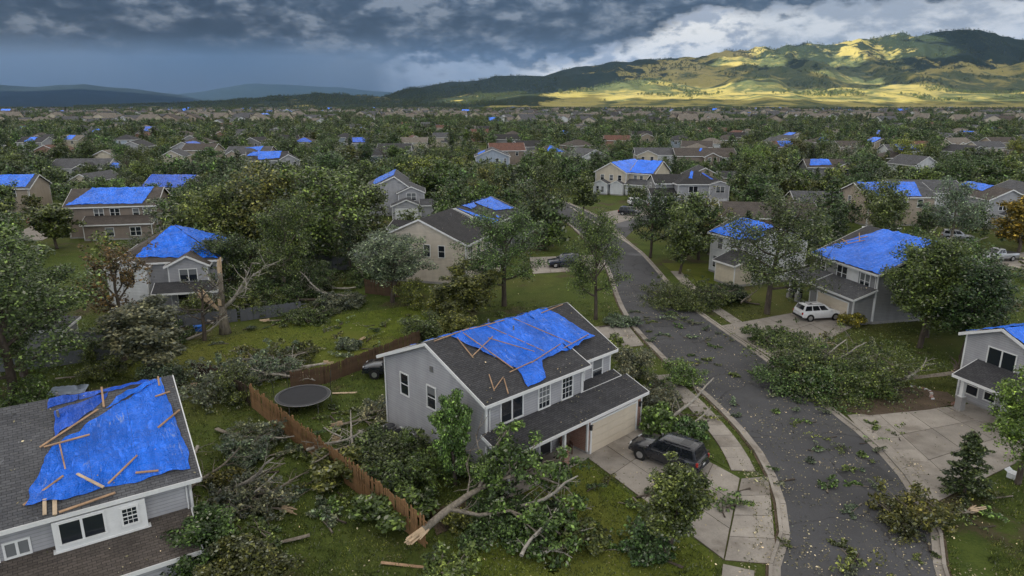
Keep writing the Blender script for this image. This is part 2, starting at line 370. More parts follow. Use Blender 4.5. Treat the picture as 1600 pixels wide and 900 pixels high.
def asphaltmat():
    m_, g, o = newmat('asphalt'); c = obj_co(g)
    n1 = g.noise(c, .16, 6, .6); n2 = g.noise(c, 30, 3); n3 = g.noise(c, 1.1, 6, .65)
    vor = g.n('ShaderNodeTexVoronoi', {'Vector': g.n('ShaderNodeVectorMath', {0: c, 1: g.n('ShaderNodeVectorMath', {0: g.noise(c, .5, 4, .6, 0, True), 1: (2.5, 2.5, 0)}, operation='MULTIPLY').outputs[0]}, operation='ADD').outputs[0], 'Scale': .16}, feature='DISTANCE_TO_EDGE').outputs['Distance']
    crack = g.ss(vor, .004, .012, 1, 0)
    k = g.m('MULTIPLY', g.lin(n1, .3, .7, .75, 1.25), g.lin(n2, .3, .7, .75, 1.25))
    cc = g.mix(1.0, (.066, .066, .070), g.vec(k, k, k), 'MULTIPLY')
    cc = g.mix(g.m('MULTIPLY', g.ss(n3, .55, .7), .35), cc, (.105, .098, .088))
    cc = g.mix(g.m('MULTIPLY', crack, .55), cc, (.022, .021, .020))
    wet = g.ss(g.noise(c, .11, 4, .5), .56, .63)
    cc = g.mix(g.m('MULTIPLY', wet, .45), cc, (.035, .035, .037))
    pbr(g, o, cc, g.lin(wet, 0, 1, .85, .5), g.bump(n2, .4, .01), spec=.35); return m_
M['asphalt'] = asphaltmat()
M['asphalt_dark'] = plain('asphalt_dark', (.042, .042, .044), .8, .3, 2.0)
def slabmat():
    m_, g, o = newmat('concrete_slab'); c = obj_co(g); oi = g.n('ShaderNodeObjectInfo').outputs['Random']
    n1 = g.noise(c, .5, 7, .65); n2 = g.noise(c, 12, 5, .6); st = g.ss(g.noise(c, .35, 5, .6), .52, .68)
    k = g.m('MULTIPLY', g.lin(oi, 0, 1, .84, 1.12), g.m('MULTIPLY', g.lin(n1, .3, .7, .78, 1.2), g.lin(n2, .3, .7, .9, 1.1)))
    cc = g.mix(1.0, (.30, .27, .235), g.vec(k, k, k), 'MULTIPLY')
    cc = g.mix(g.m('MULTIPLY', st, .55), cc, (.13, .105, .08))
    pbr(g, o, cc, .85, g.bump(n2, .3, .01)); return m_
M['slab'] = slabmat()

def ground_sheet():
    # one sheet to the horizon, fine near the camera
    xs = np.concatenate([[-24000, -12000, -6000, -3000], np.linspace(-1500, 1500, 41), [3000, 6000, 12000, 24000]])
    ys = np.concatenate([[-3000, -600], np.linspace(-60, 1500, 41), [2200, 3500, 6000, 12000, 26000]])
    X, Y = np.meshgrid(xs, ys); V = np.stack([X, Y, 0*X], -1).reshape(-1, 3); nx = len(xs)
    F = [(j*nx+i, j*nx+i+1, (j+1)*nx+i+1, (j+1)*nx+i) for j in range(len(ys)-1) for i in range(nx-1)]
    o = link(bpy.data.objects.new('ground', np_mesh('ground', V, F, [M['grass']]))); tag(o, kind='structure')
ground_sheet()

def sheet(name, poly, z, mat, th=.0):
    b = MB(); n = len(poly)
    b.prism([(x, y, z-.06) for x, y in poly], (0, 0, .06)); o = b.build(name, M[mat]); tag(o, kind='structure'); return o
def smooth_line(pts, k=6):
    out = []; P = [Vector((*p, 0)) for p in pts]
    for i in range(len(P)-1):
        p0 = P[max(i-1, 0)]; p1 = P[i]; p2 = P[i+1]; p3 = P[min(i+2, len(P)-1)]
        for j in range(k):
            t = j/k
            out.append(.5*((2*p1)+(p2-p0)*t+(2*p0-5*p1+4*p2-p3)*t*t+(3*p1-p0-3*p2+p3)*t**3))
    out.append(P[-1]); return out
ROAD_L = smooth_line([(7.0, 12), (10.4, 22), (12.53, 28.3), (14.1, 31), (15.2, 34.3), (15.95, 38.5), (16.0, 42.8), (15.3, 48.7), (14.1, 54), (12.95, 62), (12.3, 69), (12.4, 78), (13.2, 92), (12.9, 105), (11.6, 122), (9.6, 138), (4.5, 161), (-2.4, 200), (-9, 250), (-18, 310), (-30, 400)])
ROAD_R = smooth_line([(15.2, 12), (18.6, 22), (20.9, 28.3), (22.4, 31), (23.4, 34.3), (24.2, 38.5), (24.3, 42.8), (23.7, 48.7), (22.9, 57), (21.3, 67), (20.2, 75), (20.0, 82), (20.1, 93), (20.0, 103), (19.4, 110), (17.6, 138), (12.6, 161), (5.4, 200), (-1, 250), (-10, 310), (-22, 400)])
def strip(name, L, Rr, z, mat):
    n = len(L); V = []; F = []
    for i in range(n):
        for k in range(5): p = L[i].lerp(Rr[i], k/4); V.append((p.x, p.y, z+.03*(1-((k-2)/2)**2)))
    for i in range(n-1):
        for k in range(4): a = i*5+k; F.append((a, a+1, a+6, a+5))
    o = link(bpy.data.objects.new(name, np_mesh(name, V, F, [M[mat]], smooth=True))); tag(o, kind='structure'); return o
road = strip('road', ROAD_L, ROAD_R, .03, 'asphalt')
def resample(line, step):
    out = [line[0]]; acc = 0
    for a, b in zip(line, line[1:]):
        d = (b-a).length; t = step-acc
        while t <= d: out.append(a.lerp(b, t/d)); t += step
        acc = (acc+d) % step if d else acc
    return out
def offset(line, d):
    out = []
    for i, p in enumerate(line):
        t = (line[min(i+1, len(line)-1)]-line[max(i-1, 0)]).normalized(); out.append(p+Vector((-t.y, t.x, 0))*d)
    return out
def kerb(name, line, ymax, side):
    root = MB(); L = resample(line, 3.0); L = [p for p in L if p.y < ymax]
    for a, b in zip(L, L[1:]): root.beam((a.x, a.y, .0), (b.x, b.y, .0), .62, .09)
    r = root.build(name, M['soil']); tag(r, kind='structure')
    O = offset(L, side*.0); 
    for i in range(len(L)-1):
        a, b = L[i], L[i+1]; t = (b-a).normalized(); nn = Vector((-t.y, t.x, 0))*side
        k = MB(); k.prism([a+t*.015, b-t*.015, b-t*.015+nn*.17, a+t*.015+nn*.17], (0, 0, .145+rng.uniform(-.006, .006)))
        k.prism([a+t*.015-nn*.38, b-t*.015-nn*.38, b-t*.015-nn*.003, a+t*.015-nn*.003], (0, 0, .058))   # gutter pan
        k.build('kerb_section', M['slab'], r)
kerb('kerb', ROAD_L, 330, 1); kerb('kerb', ROAD_R, 330, -1)
def slabs(name, quad, nu, nv, z=.045, base=True):
    q = [Vector((*p, 0)) for p in quad]
    b = MB(); b.prism([(p.x, p.y, 0) for p in q], (0, 0, .018)); r = b.build(name, M['soil']); tag(r, kind='structure')
    P = lambda u, v: q[0].lerp(q[1], u).lerp(q[3].lerp(q[2], u), v)
    for i in range(nu):
        for j in range(nv):
            c = [P(i/nu, j/nv), P((i+1)/nu, j/nv), P((i+1)/nu, (j+1)/nv), P(i/nu, (j+1)/nv)]; m_ = sum(c, Vector())/4
            c = [p+(m_-p).normalized()*.035 for p in c]; k = MB(); h = z+rng.uniform(-.008, .012)
            k.prism([(p.x, p.y, .0) for p in c], (0, 0, h)); k.build('slab', M['slab'], r)
    return r
def sidewalk(name, line, off, width, ya, yb, step=1.6):
    L = resample([p for p in offset(line, off) if ya-6 < p.y < yb+6], step); L = [p for p in L if ya < p.y < yb]
    L2 = offset(L, math.copysign(width, off)); b = MB()
    for i in range(len(L)-1): b.prism([(L[i].x, L[i].y, 0), (L[i+1].x, L[i+1].y, 0), (L2[i+1].x, L2[i+1].y, 0), (L2[i].x, L2[i].y, 0)], (0, 0, .02))
    r = b.build(name, M['soil']); tag(r, kind='structure')
    for i in range(len(L)-1):
        c = [L[i], L[i+1], L2[i+1], L2[i]]; m_ = sum(c, Vector())/4; c = [p+(m_-p).normalized()*.03 for p in c]
        k = MB(); k.prism([(p.x, p.y, .0) for p in c], (0, 0, .06+rng.uniform(-.006, .012))); k.build('slab', M['slab'], r)
sidewalk('pavement', ROAD_L, .75, 1.5, 20, 29.3); sidewalk('pavement', ROAD_L, .75, 1.5, 37.6, 54)
sidewalk('pavement', ROAD_R, -.9, 1.4, 34.5, 47); sidewalk('pavement', ROAD_R, -1.6, 1.4, 57.5, 92)
slabs('driveway', [(4.6, 40.2), (9.35, 44.2), (13.9, 37.2), (10.6, 29.5)], 3, 4)
slabs('driveway', [(10.62, 29.45), (13.95, 37.15), (15.72, 37.4), (13.15, 29.1)], 4, 1, .05)
slabs('driveway', [(24.6, 46.0), (34.1, 47.6), (36.5, 41.6), (23.3, 34.0)], 4, 3)
slabs('driveway', [(35.9, 74.0), (37.2, 68.6), (23.6, 56.2), (21.6, 67.0)], 2, 5)
slabs('driveway', [(8.3, 66.6), (12.0, 67.4), (12.5, 61.0), (9.2, 60.0)], 2, 2)
slabs('driveway', [(2.6, 99.6), (12.8, 101.5), (12.9, 92.0), (2.8, 89.4)], 4, 3)
slabs('driveway', [(18.6, 143), (33.5, 158), (34.5, 149), (19.4, 129)], 4, 3)
slabs('driveway', [(64.5, 92.5), (67.5, 101), (82, 104), (74, 91)], 3, 3)
slabs('driveway', [(-92, 132), (-84, 132), (-79, 113), (-86, 113)], 2, 4)
slabs('garden_path', [(33.2, 47.9), (36.5, 47.2), (37.0, 45.6), (33.9, 46.4)], 2, 1)
sheet('road_patch', [(20.2, 36.6), (23.2, 36.9), (23.1, 38.6), (20.1, 38.2)], .068, 'asphalt_dark'); sheet('road_patch', [(14.6, 66.5), (17.2, 66.8), (17.0, 69.4), (14.5, 69.0)], .070, 'asphalt_dark')
sheet('side_street', [(18.6, 113), (24, 128), (34, 137), (70, 150), (140, 170), (140, 178), (68, 158), (30, 146), (19.2, 141), (17.4, 136)], .022, 'asphalt')
sheet('gutter_strip', [(19.3, 108), (19.75, 108.2), (13.2, 152), (12.8, 151.9)], .078, 'concrete')
sheet('lawn', [(24.9, 46.6), (26.2, 45.9), (31.2, 46.9), (33.3, 47.7), (33.0, 50.8), (27, 52.5), (24.5, 52)], .075, 'soil')
sheet('lawn', [(-34, 53.5), (-32.4, 58.5), (-23, 68.5), (-10, 75), (-4.5, 71.5), (-8, 62), (-12.3, 56.6), (-20.5, 51.2)], .03, 'grass_fresh')
sheet('lawn', [(-1.0, 33.4), (1.2, 37.3), (4.3, 39.7), (10.2, 30.0), (9.4, 26), (2, 25), (-3.6, 29.2)], .03, 'grass_fresh')
sheet('lawn', [(9.8, 44.2), (13.0, 52), (13.0, 47), (13.7, 42), (13.6, 38.2)], .035, 'grass')
sheet('lawn', [(26.4, 66), (34, 66.5), (37, 62), (31, 55.5), (25.5, 55.5)], .03, 'grass')
sheet('lawn', [(-52, 130), (-50, 112), (-38, 104), (-40, 128)], .03, 'grass_fresh')
sheet('lawn', [(21.5, 96), (30, 95), (27, 84), (22.5, 84)], .03, 'grass_fresh')
sheet('flower_bed', [(32.2, 50.9), (34.4, 50.0), (34.2, 48.0), (32.4, 48.3)], .09, 'soil')
sheet('flower_bed', [(-4.0, 31.5), (-1.2, 33.6), (1.0, 37.0), (-.6, 37.2), (-4.6, 33.6)], .045, 'soil')

# ------------------------------------------------------------------ hills
def tan_of(py):
    d = py-450; return -(d*.96593+276.2)/(1030.6-.25882*d)
def prof_table(pts, depth):
    px = np.array([p[0] for p in pts], float); h = np.array([tan_of(p[1])*depth+22 for p in pts])
    return (px-800)/1110.0, h
MAIN = prof_table([(560, 166), (600, 152), (640, 138), (700, 130), (740, 128), (775, 121), (800, 119), (850, 121), (900, 106), (950, 95), (985, 97), (1045, 88), (1085, 91), (1150, 80), (1200, 75), (1250, 72), (1280, 75), (1325, 67), (1400, 57), (1425, 58), (1470, 55), (1510, 50), (1540, 53), (1570, 61), (1600, 63), (1700, 58), (1850, 70), (2000, 90), (2300, 130)], 7600)
LEFT = prof_table([(120, 168), (230, 164), (340, 160), (420, 153), (500, 147), (540, 149), (575, 151), (640, 158), (700, 166)], 6000)
BUMPS = [(1360, 137, 4700, 150), (1140, 149, 4500, 90), (900, 146, 4900, 110), (1010, 131, 5300, 110), (1560, 147, 4600, 80), (1480, 112, 5800, 130), (1250, 106, 6200, 120),
         (1090, 118, 5900, 100), (820, 150, 4700, 60), (1600, 108, 5900, 90), (740, 150, 5200, 90), (1180, 126, 5300, 90), (1430, 128, 5300, 80), (1000, 152, 4500, 70), (1700, 140, 4600, 120), (1230, 151, 4350, 70)]
def hill_h(x, y):
    s = x/y; p = (x/900.0, y/1500.0, 0.0)
    w = noise.noise((x/1500.0, y/1500.0, 3.1))
    v = Vector((x/620.0+w*.9, y/1250.0+w*.6, 1.7))
    rid = 1-abs(noise.noise(v))*1.9; rid2 = 1-abs(noise.noise(v*2.3+Vector((5, 1, 0))))*1.9; fine = noise.fractal(v*5.0, 1.0, 2.0, 4)
    t = (y-3900)/3700.0; h = 0.0
    if t > 0:
        H = float(np.interp(s, *MAIN, left=0, right=80))
        if t <= 1: pr_ = .10*t+.90*t**2.3
        else: pr_ = 1-.45*(t-1)
        amp = min(t, .4)*(1 if t < .8 else max(.25, 1-(t-.8)*3.2))
        rid3 = 1-abs(noise.noise(v*4.6+Vector((2, 7, 0))))*1.9; h = H*pr_*(1+amp*(rid*.55+rid2*.36+rid3*.15-.52)) + H*amp*.07*fine
    for px, py, D, wd in BUMPS:
        c = (px-800)/1110.0; sx = (s-c)/(wd/1110.0); sy = (y-D)/520.0
        q = sx*sx*.75+(sy*sy*.7 if sy < 0 else sy*sy*.75)
        if q < 5:
            b = (tan_of(py)*D+22)*math.exp(-q*.9)*(1+.20*(rid-.4)+.22*(rid2-.4)+.05*fine)
            h = math.log(math.exp(h/30.0)+math.exp(b/30.0))*30.0-20.8*min(1, math.exp(-h/30.0)) if max(h, b) < 15000 else h
    if s < .08:
        t2 = (y-4600)/1400.0
        if t2 > 0:
            H = float(np.interp(s, *LEFT, left=0, right=0)); h = max(h, H*(t2**1.3 if t2 < 1 else 1-.3*(t2-1))*(1+.12*rid2))
    return max(h, -3.0)
M['hill'] = None
def hillmat():
    m_, g, o = newmat('dry_grass_hills'); c = obj_co(g); x, y, z = g.sep(c)
    nrm = g.n('ShaderNodeNewGeometry').outputs['Normal']; nz = g.sep(nrm)[2]
    n1 = g.noise(c, .0011, 6, .6); n2 = g.noise(c, .005, 7, .65); n3 = g.noise(c, .018, 5, .65)
    gold = g.mix(g.ss(n2, .35, .65), (.31, .275, .085), (.37, .315, .125))
    green = g.mix(g.ss(n3, .35, .65), (.062, .085, .040), (.105, .122, .050))
    gsum = g.m('ADD', g.m('ADD', n1, g.m('MULTIPLY', g.m('SUBTRACT', n2, .5), .9)), g.ss(y, 4200, 5400, -.08, 0))
    cc = g.mix(g.ss(gsum, .37, .53), gold, green)
    cc = g.mix(g.m('MULTIPLY', g.ss(n3, .62, .72), .5), cc, (.26, .17, .10))
    # woodland, thicker on the far high slopes to the right and all over the left hills
    hi = g.ss(z, 330, 640, 0, .17); lf = g.ss(g.m('DIVIDE', x, y), -.02, .14, .30, 0)
    far = g.m('ADD', g.m('MULTIPLY', g.ss(y, 5900, 6700, 0, 1.0), g.m('ADD', g.ss(g.m('DIVIDE', x, y), .14, .28, .24, 0), g.ss(g.m('DIVIDE', x, y), .53, .60, 0, .20))), g.ss(y, 5600, 7300, 0, .05))
    f = g.m('ADD', g.m('ADD', n2, g.m('MULTIPLY', g.m('SUBTRACT', n1, .5), .7)), g.m('ADD', g.m('ADD', hi, lf), g.m('SUBTRACT', far, .0)))
    f = g.m('ADD', f, g.ss(nz, .97, .80, 0, .05))
    f = g.m('ADD', f, g.m('MULTIPLY', g.m('SUBTRACT', n3, .5), .35))
    wood = g.ss(f, .66, .72)
    cc = g.mix(wood, cc, g.mix(n3, (.018, .030, .016), (.035, .050, .025)))
    dots = g.ss(g.n('ShaderNodeTexVoronoi', {'Vector': c, 'Scale': .03}).outputs['Distance'], .16, .22, 1, 0)
    dm = g.m('MULTIPLY', dots, g.ss(g.noise(c, .004, 4), .52, .60))
    cc = g.mix(dm, cc, (.03, .045, .02))
    pbr(g, o, cc, .95, g.bump(g.m('ADD', n3, wood), .8, 18.0), spec=.1); return m_
M['hill'] = hillmat()
def build_hills():
    ns, nd = 420, 150
    ss_ = np.linspace(-.90, 1.02, ns); dd = np.concatenate([np.linspace(3500, 7800, nd-22), np.linspace(7860, 10500, 22)])
    V = [(s*y, y, hill_h(s*y, y)) for y in dd for s in ss_]
    F = [(j*ns+i, j*ns+i+1, (j+1)*ns+i+1, (j+1)*ns+i) for j in range(nd-1) for i in range(ns-1)]
    o = link(bpy.data.objects.new('hills', np_mesh('hills', V, F, [M['hill']], smooth=True))); tag(o, kind='structure')
build_hills()
def build_mountains():
    m_, g, o = newmat('hazy_mountain_forest'); c = obj_co(g); n1 = g.noise(c, .002, 6, .6)
    pbr(g, o, g.mix(n1, (.012, .026, .030), (.028, .046, .048)), .95, g.bump(n1, .6, 60), spec=.1)  # forest green tinted bluer, some distant haze put into the colour
    for pts, D in (([(-700, 140), (-300, 128), (-120, 136), (0, 133), (60, 135), (130, 132), (200, 138), (290, 150), (340, 163), (360, 168)], 14500),
                   ([(180, 168), (260, 150), (330, 141), (385, 131), (430, 132), (480, 135), (530, 137), (600, 143), (660, 152), (720, 166)], 17000)):
        sx, H = prof_table(pts, D); ss_ = np.linspace(sx[0], sx[-1], 160); dd = np.linspace(D-2600, D+1200, 26); V = []
        for y in dd:
            t = (y-D)/2600; k = (1+t)**1.4 if t < 0 else 1-.5*t
            for s in ss_:
                r = 1-abs(noise.noise((s*y/900, y/1600, D/1000)))*1.6
                V.append((s*y, y, max(-3, float(np.interp(s, sx, H))*k*(1+.22*(r-.4)*(1-max(0, 1+t)*.7 if t < 0 else .3)))))
        F = [(j*160+i, j*160+i+1, (j+1)*160+i+1, (j+1)*160+i) for j in range(25) for i in range(159)]
        tag(link(bpy.data.objects.new('far_mountains', np_mesh('far_mountains', V, F, [m_], smooth=True))), kind='structure')
build_mountains()

# ------------------------------------------------------------------ unseen cloud sheet added to shade the town, gaps cut to light the hills
def build_cloud():
    m_, g, o = newmat('shade_cloud_sheet')
    n1 = g.noise(obj_co(g), .0006, 5, .5); k = g.lin(n1, .3, .7, .27, .38)
    tr = g.n('ShaderNodeBsdfTranslucent', {'Color': g.vec(k, k, g.m('MULTIPLY', k, 1.03))}); g.l.new(tr.outputs[0], o.inputs[0])
    gaps = []
    def gap(px, py, D, rx, ry, rot=0.0):
        s = (px-800)/1110.0; x = s*D; z = tan_of(py)*D+22; ZD = 2300; k = (ZD-z)/sd.z
        gaps.append((x+sd.x*k, D+sd.y*k, rx, ry, R(rot)))
    for a in GAPS: gap(*a)
    st = 75.0; xs = np.arange(-15500, 6000, st); ys = np.arange(-3000, 12600, st); nx = len(xs); V = []; keep = np.ones((len(ys), nx), bool)
    for j, y in enumerate(ys):
        for i, x in enumerate(xs):
            w = noise.noise((x/420, y/420, 0))*.30+noise.noise((x/150, y/150, 7))*.14
            V.append((x, y, 2300+140*noise.fractal((x/1400, y/1400, 5), 1.0, 2.0, 4)))
            for cx, cy, rx, ry, ro in gaps:
                dx, dy = x-cx, y-cy
                if abs(dx) > 3500 or abs(dy) > 3500: continue
                u = (dx*math.cos(ro)+dy*math.sin(ro))/rx; v = (-dx*math.sin(ro)+dy*math.cos(ro))/ry
                if math.hypot(u, v)+w < 1: keep[j, i] = False; break
    F = [(j*nx+i, (j+1)*nx+i, (j+1)*nx+i+1, j*nx+i+1) for j in range(len(ys)-1) for i in range(nx-1) if keep[j, i]]
    tag(link(bpy.data.objects.new('clouds', np_mesh('clouds', V, F, [m_], smooth=True))), kind='stuff')
GAPS = [(880, 140, 5000, 620, 560), (1010, 133, 5100, 560, 600), (800, 152, 4700, 460, 420), (1100, 155, 4500, 760, 560), (1260, 150, 4600, 820, 640), (1385, 143, 4650, 640, 700), (1200, 155, 4300, 700, 420),
        (1160, 95, 6900, 330, 330), (1250, 82, 7200, 560, 520), (1360, 74, 7200, 560, 560), (1420, 63, 7500, 260, 300), (1320, 120, 5800, 260, 130), (1565, 152, 4500, 330, 200), (1060, 108, 6300, 200, 200)]
build_cloud()
def build_haze():
    m_ = bpy.data.materials.new('haze'); m_.use_nodes = True; t = m_.node_tree; t.nodes.clear(); g = N(t)
    v = g.n('ShaderNodeVolumePrincipled', {'Color': (.27, .50, .95), 'Density': HAZE, 'Anisotropy': .2}); o = g.n('ShaderNodeOutputMaterial'); g.l.new(v.outputs[0], o.inputs[1])
    b = MB(); b.box(-17500, 17500, -3200, 19500, -5, 1300); h = b.build('haze', m_); tag(h, kind='stuff')
HAZE = 4.2e-5
build_haze()

# ================================================================== HOUSES
def planes_of(b):
    """roof planes of a block: name -> (origin, unit along the eave, eave length, up-slope vector, corner list)"""
    x0, x1, y0, y1, E = b['x']+b['y']+(b['E'],); ov = b.get('ov', .4); p = b.get('pitch', .45); r = b['roof']; out = {}
    V = Vector
    def quad(n, o, c1, c2, c3): out[n] = (V(o), (V(c1)-V(o)).normalized(), (V(c1)-V(o)).length, V(c3)-V(o), [V(o), V(c1), V(c2), V(c3)])
    if r == 'gx':
        ym = y0+(y1-y0)*b.get('rf', .5); Rz = E+p*(ym-y0); pb = (Rz-E)/(y1-ym); a, c = x0-ov, x1+ov
        zf, zb = E-p*ov, E-pb*ov
        quad('f', (a, y0-ov, zf), (c, y0-ov, zf), (c, ym, Rz), (a, ym, Rz)); quad('b', (c, y1+ov, zb), (a, y1+ov, zb), (a, ym, Rz), (c, ym, Rz))
    elif r == 'gy':
        xm = x0+(x1-x0)*b.get('rf', .5); Rz = E+p*(xm-x0); pb = (Rz-E)/(x1-xm); a, c = y0-ov, y1+ov
        zl, zr = E-p*ov, E-pb*ov
        quad('l', (x0-ov, c, zl), (x0-ov, a, zl), (xm, a, Rz), (xm, c, Rz)); quad('r', (x1+ov, a, zr), (x1+ov, c, zr), (xm, c, Rz), (xm, a, Rz))
    elif r == 'hip':
        a, c, d, e = x0-ov, x1+ov, y0-ov, y1+ov; z = E-p*ov
        if c-a >= e-d:
            h = (e-d)/2; Rz = z+p*h; l, q = (a+h, (d+e)/2, Rz), (c-h, (d+e)/2, Rz)
            if c-a-2*h < .05: q = (l[0]+.05, l[1], l[2])
            quad('f', (a, d, z), (c, d, z), q, l); quad('b', (c, e, z), (a, e, z), l, q); quad('l', (a, e, z), (a, d, z), l, l); quad('r', (c, d, z), (c, e, z), q, q)
        else:
            h = (c-a)/2; Rz = z+p*h; l, q = ((a+c)/2, d+h, Rz), ((a+c)/2, e-h, Rz)
            quad('l', (a, e, z), (a, d, z), l, q); quad('r', (c, d, z), (c, e, z), q, l); quad('f', (a, d, z), (c, d, z), l, l); quad('b', (c, e, z), (a, e, z), q, q)
    elif r == 'shed':
        Rz = E+p*(y1-y0); quad('f', (x0-ov, y0-ov, E-p*ov), (x1+ov, y0-ov, E-p*ov), (x1+ov, y1, Rz), (x0-ov, y1, Rz))
    elif r == 'shedhip':       # lean-to with hipped right end
        Rz = E+p*(y1-y0); h = (y1-y0+ov)
        quad('f', (x0-ov, y0-ov, E-p*ov), (x1+ov, y0-ov, E-p*ov), (x1+ov-h, y1, Rz), (x0-ov, y1, Rz)); quad('r', (x1+ov, y0-ov, E-p*ov), (x1+ov, y1, E-p*ov), (x1+ov-h, y1, Rz), (x1+ov-h, y1, Rz))
    return out
# roof 'none': walls only
def roof_mesh(b, name='roof'):
    mb = MB(); T = .13
    for n, (O, u, L, v, c) in planes_of(b).items():
        vh = v-u*v.dot(u); vl = vh.length; vh = vh/vl; cc = []
        for q in c:
            if not cc or (q-cc[-1]).length > .08: cc.append(q)
        k = len(cc); top = [p+Vector((0, 0, T)) for p in cc]; f0 = len(mb.f)
        mb.add(top+cc, [tuple(range(k)), tuple(range(2*k-1, k-1, -1))]+[(i, k+i, k+(i+1) % k, (i+1) % k) for i in range(k)])
        mb.uv[f0] = [((p-O).dot(u), (p-O).dot(vh)) for p in cc]
    return mb.mesh(name, b['rf_mat'])
def wall_add(mb, b):
    x0, x1, y0, y1, E = b['x']+b['y']+(b['E'],); z0 = b.get('z0', 0); p = b.get('pitch', .45); r = b['roof']; e = .02
    if b.get('open'): return
    if r == 'gx':
        ym = y0+(y1-y0)*b.get('rf', .5); Rz = E+p*(ym-y0)-e
        mb.prism([(x0, y0, z0), (x0, y1, z0), (x0, y1, E-e), (x0, ym, Rz), (x0, y0, E-e)], (x1-x0, 0, 0))
    elif r == 'gy':
        xm = x0+(x1-x0)*b.get('rf', .5); Rz = E+p*(xm-x0)-e
        mb.prism([(x0, y0, z0), (x1, y0, z0), (x1, y0, E-e), (xm, y0, Rz), (x0, y0, E-e)], (0, y1-y0, 0))
    elif r == 'shed':
        mb.prism([(x0, y0, z0), (x0, y1, z0), (x0, y1, E+p*(y1-y0)-e), (x0, y0, E-e)], (x1-x0, 0, 0))
    else: mb.box(x0, x1, y0, y1, z0, E-e)
def trim_add(mb, b, corners=True):
    w, t = .20, .05; Z = Vector((0, 0, .0))
    P = planes_of(b)
    for n, (O, u, L, v, c) in P.items():
        nrm = u.cross(v); nrm.z = 0; out_e = Vector((u.y, -u.x, 0))*.027; dz = Vector((0, 0, .035))
        mb.beam(c[0]+out_e+dz, c[1]+out_e+dz, t, w)
        if b['roof'] in ('gx', 'gy', 'shed'):
            o = u*.027
            mb.beam(c[0]-o+dz, c[3]-o+dz, t, w); mb.beam(c[1]+o+dz, c[2]+o+dz, t, w)
    if corners and not b.get('open'):
        x0, x1, y0, y1, E = b['x']+b['y']+(b['E'],); z0 = b.get('z0', 0)
        for x, sx in ((x0, -1), (x1, 1)):
            for y, sy in ((y0, -1), (y1, 1)):
                mb.box(min(x-sx*.10, x+sx*.022), max(x-sx*.10, x+sx*.022), min(y-sy*.10, y+sy*.022), max(y-sy*.10, y+sy*.022), z0, E-.03)
WCACHE = {}
def window_meshes(w, h, style, tr):
    k = (w, h, style, tr)
    if k in WCACHE: return WCACHE[k]
    f = MB(); t = .085; d = -.055
    f.box(-w/2-t, w/2+t, d, 0, h/2, h/2+t); f.box(-w/2-t, w/2+t, d-.02, 0, -h/2-t, -h/2); f.box(-w/2-t, -w/2, d, 0, -h/2, h/2); f.box(w/2, w/2+t, d, 0, -h/2, h/2)
    if style in ('dh', 'pair', 'grid'): f.box(-w/2, w/2, d+.012, -.012, -.022, .022)
    if style in ('pair', 'slide'): f.box(-.05, .05, d+.004, -.004, -h/2, h/2)
    if style == 'grid':
        for i in (1, 2): f.box(-w/2+w*i/3-.011, -w/2+w*i/3+.011, d+.02, -.014, -h/2, h/2)
        for z in (-h/4, h/4): f.box(-w/2, w/2, d+.022, -.015, z-.011, z+.011)
    p = MB(); p.box(-w/2, w/2, -.012, -.002, -h/2, h/2)
    WCACHE[k] = (f.mesh('window', M[tr]), p.mesh('pane', M['glass'])); return WCACHE[k]
def face_xf(b, face, u, z):
    x0, x1, y0, y1 = b['x']+b['y']
    return {'f': ((x0+u, y0, z), 0), 'b': ((x1-u, y1, z), math.pi), 'l': ((x0, y1-u, z), -math.pi/2), 'r': ((x1, y0+u, z), math.pi/2)}[face]
def window(root, b, face, u, z, w=.95, h=1.4, style='dh', tr='trim'):
    f, p = window_meshes(w, h, style, tr); loc, rz = face_xf(b, face, u, z)
    o = bpy.data.objects.new('window', f); link(o, root); o.location = loc; o.rotation_euler = (0, 0, rz)
    link(bpy.data.objects.new('pane', p), o); return o
GC = {}
def garage_door(root, b, face, u, w=4.9, h=2.15, mat='garage', tr='trim'):
    loc, rz = face_xf(b, face, u, 0); k = (w, h, mat, tr)
    if k not in GC:
        f = MB(); t = .13; f.box(-w/2-t, w/2+t, -.07, 0, h, h+t); f.box(-w/2-t, -w/2, -.07, 0, .01, h); f.box(w/2, w/2+t, -.07, 0, .01, h)
        pn = MB(); ph = h/4; pn.box(-w/2+.01, w/2-.01, -.035, -.004, .006, ph-.014); n = max(2, int(w/1.2))
        for i in range(n): a = -w/2+w*(i+.5)/n; pn.box(a-w/n*.4, a+w/n*.4, -.043, -.033, .09, ph-.10)
        GC[k] = (f.mesh('garage_door', M[tr]), pn.mesh('door_panel', M[mat]))
    f, pn = GC[k]; o = bpy.data.objects.new('garage_door', f); link(o, root); o.location = loc; o.rotation_euler = (0, 0, rz)
    for i in range(4): q = bpy.data.objects.new('door_panel', pn); link(q, o); q.location = (0, 0, i*h/4)
    return o
def door(root, b, face, u, w=.95, h=2.05, mat='trim', z0=.15):
    loc, rz = face_xf(b, face, u, z0); f = MB(); t = .1
    f.box(-w/2-t, w/2+t, -.06, 0, h, h+t); f.box(-w/2-t, -w/2, -.06, 0, 0, h); f.box(w/2, w/2+t, -.06, 0, 0, h)
    o = f.build('door', M['trim'], root); o.location = loc; o.rotation_euler = (0, 0, rz)
    l = MB(); l.box(-w/2, w/2, -.03, -.003, 0, h)
    for z in (.25, 1.15): l.box(-w*.36, w*.36, -.04, -.028, z, z+.72)
    l.build('door_leaf', M[mat], o); k = MB(); k.disc((w*.4, -.09, 1.0), .035, 8, .05, 'y'); k.build('handle', M['grey_metal'], o); return o
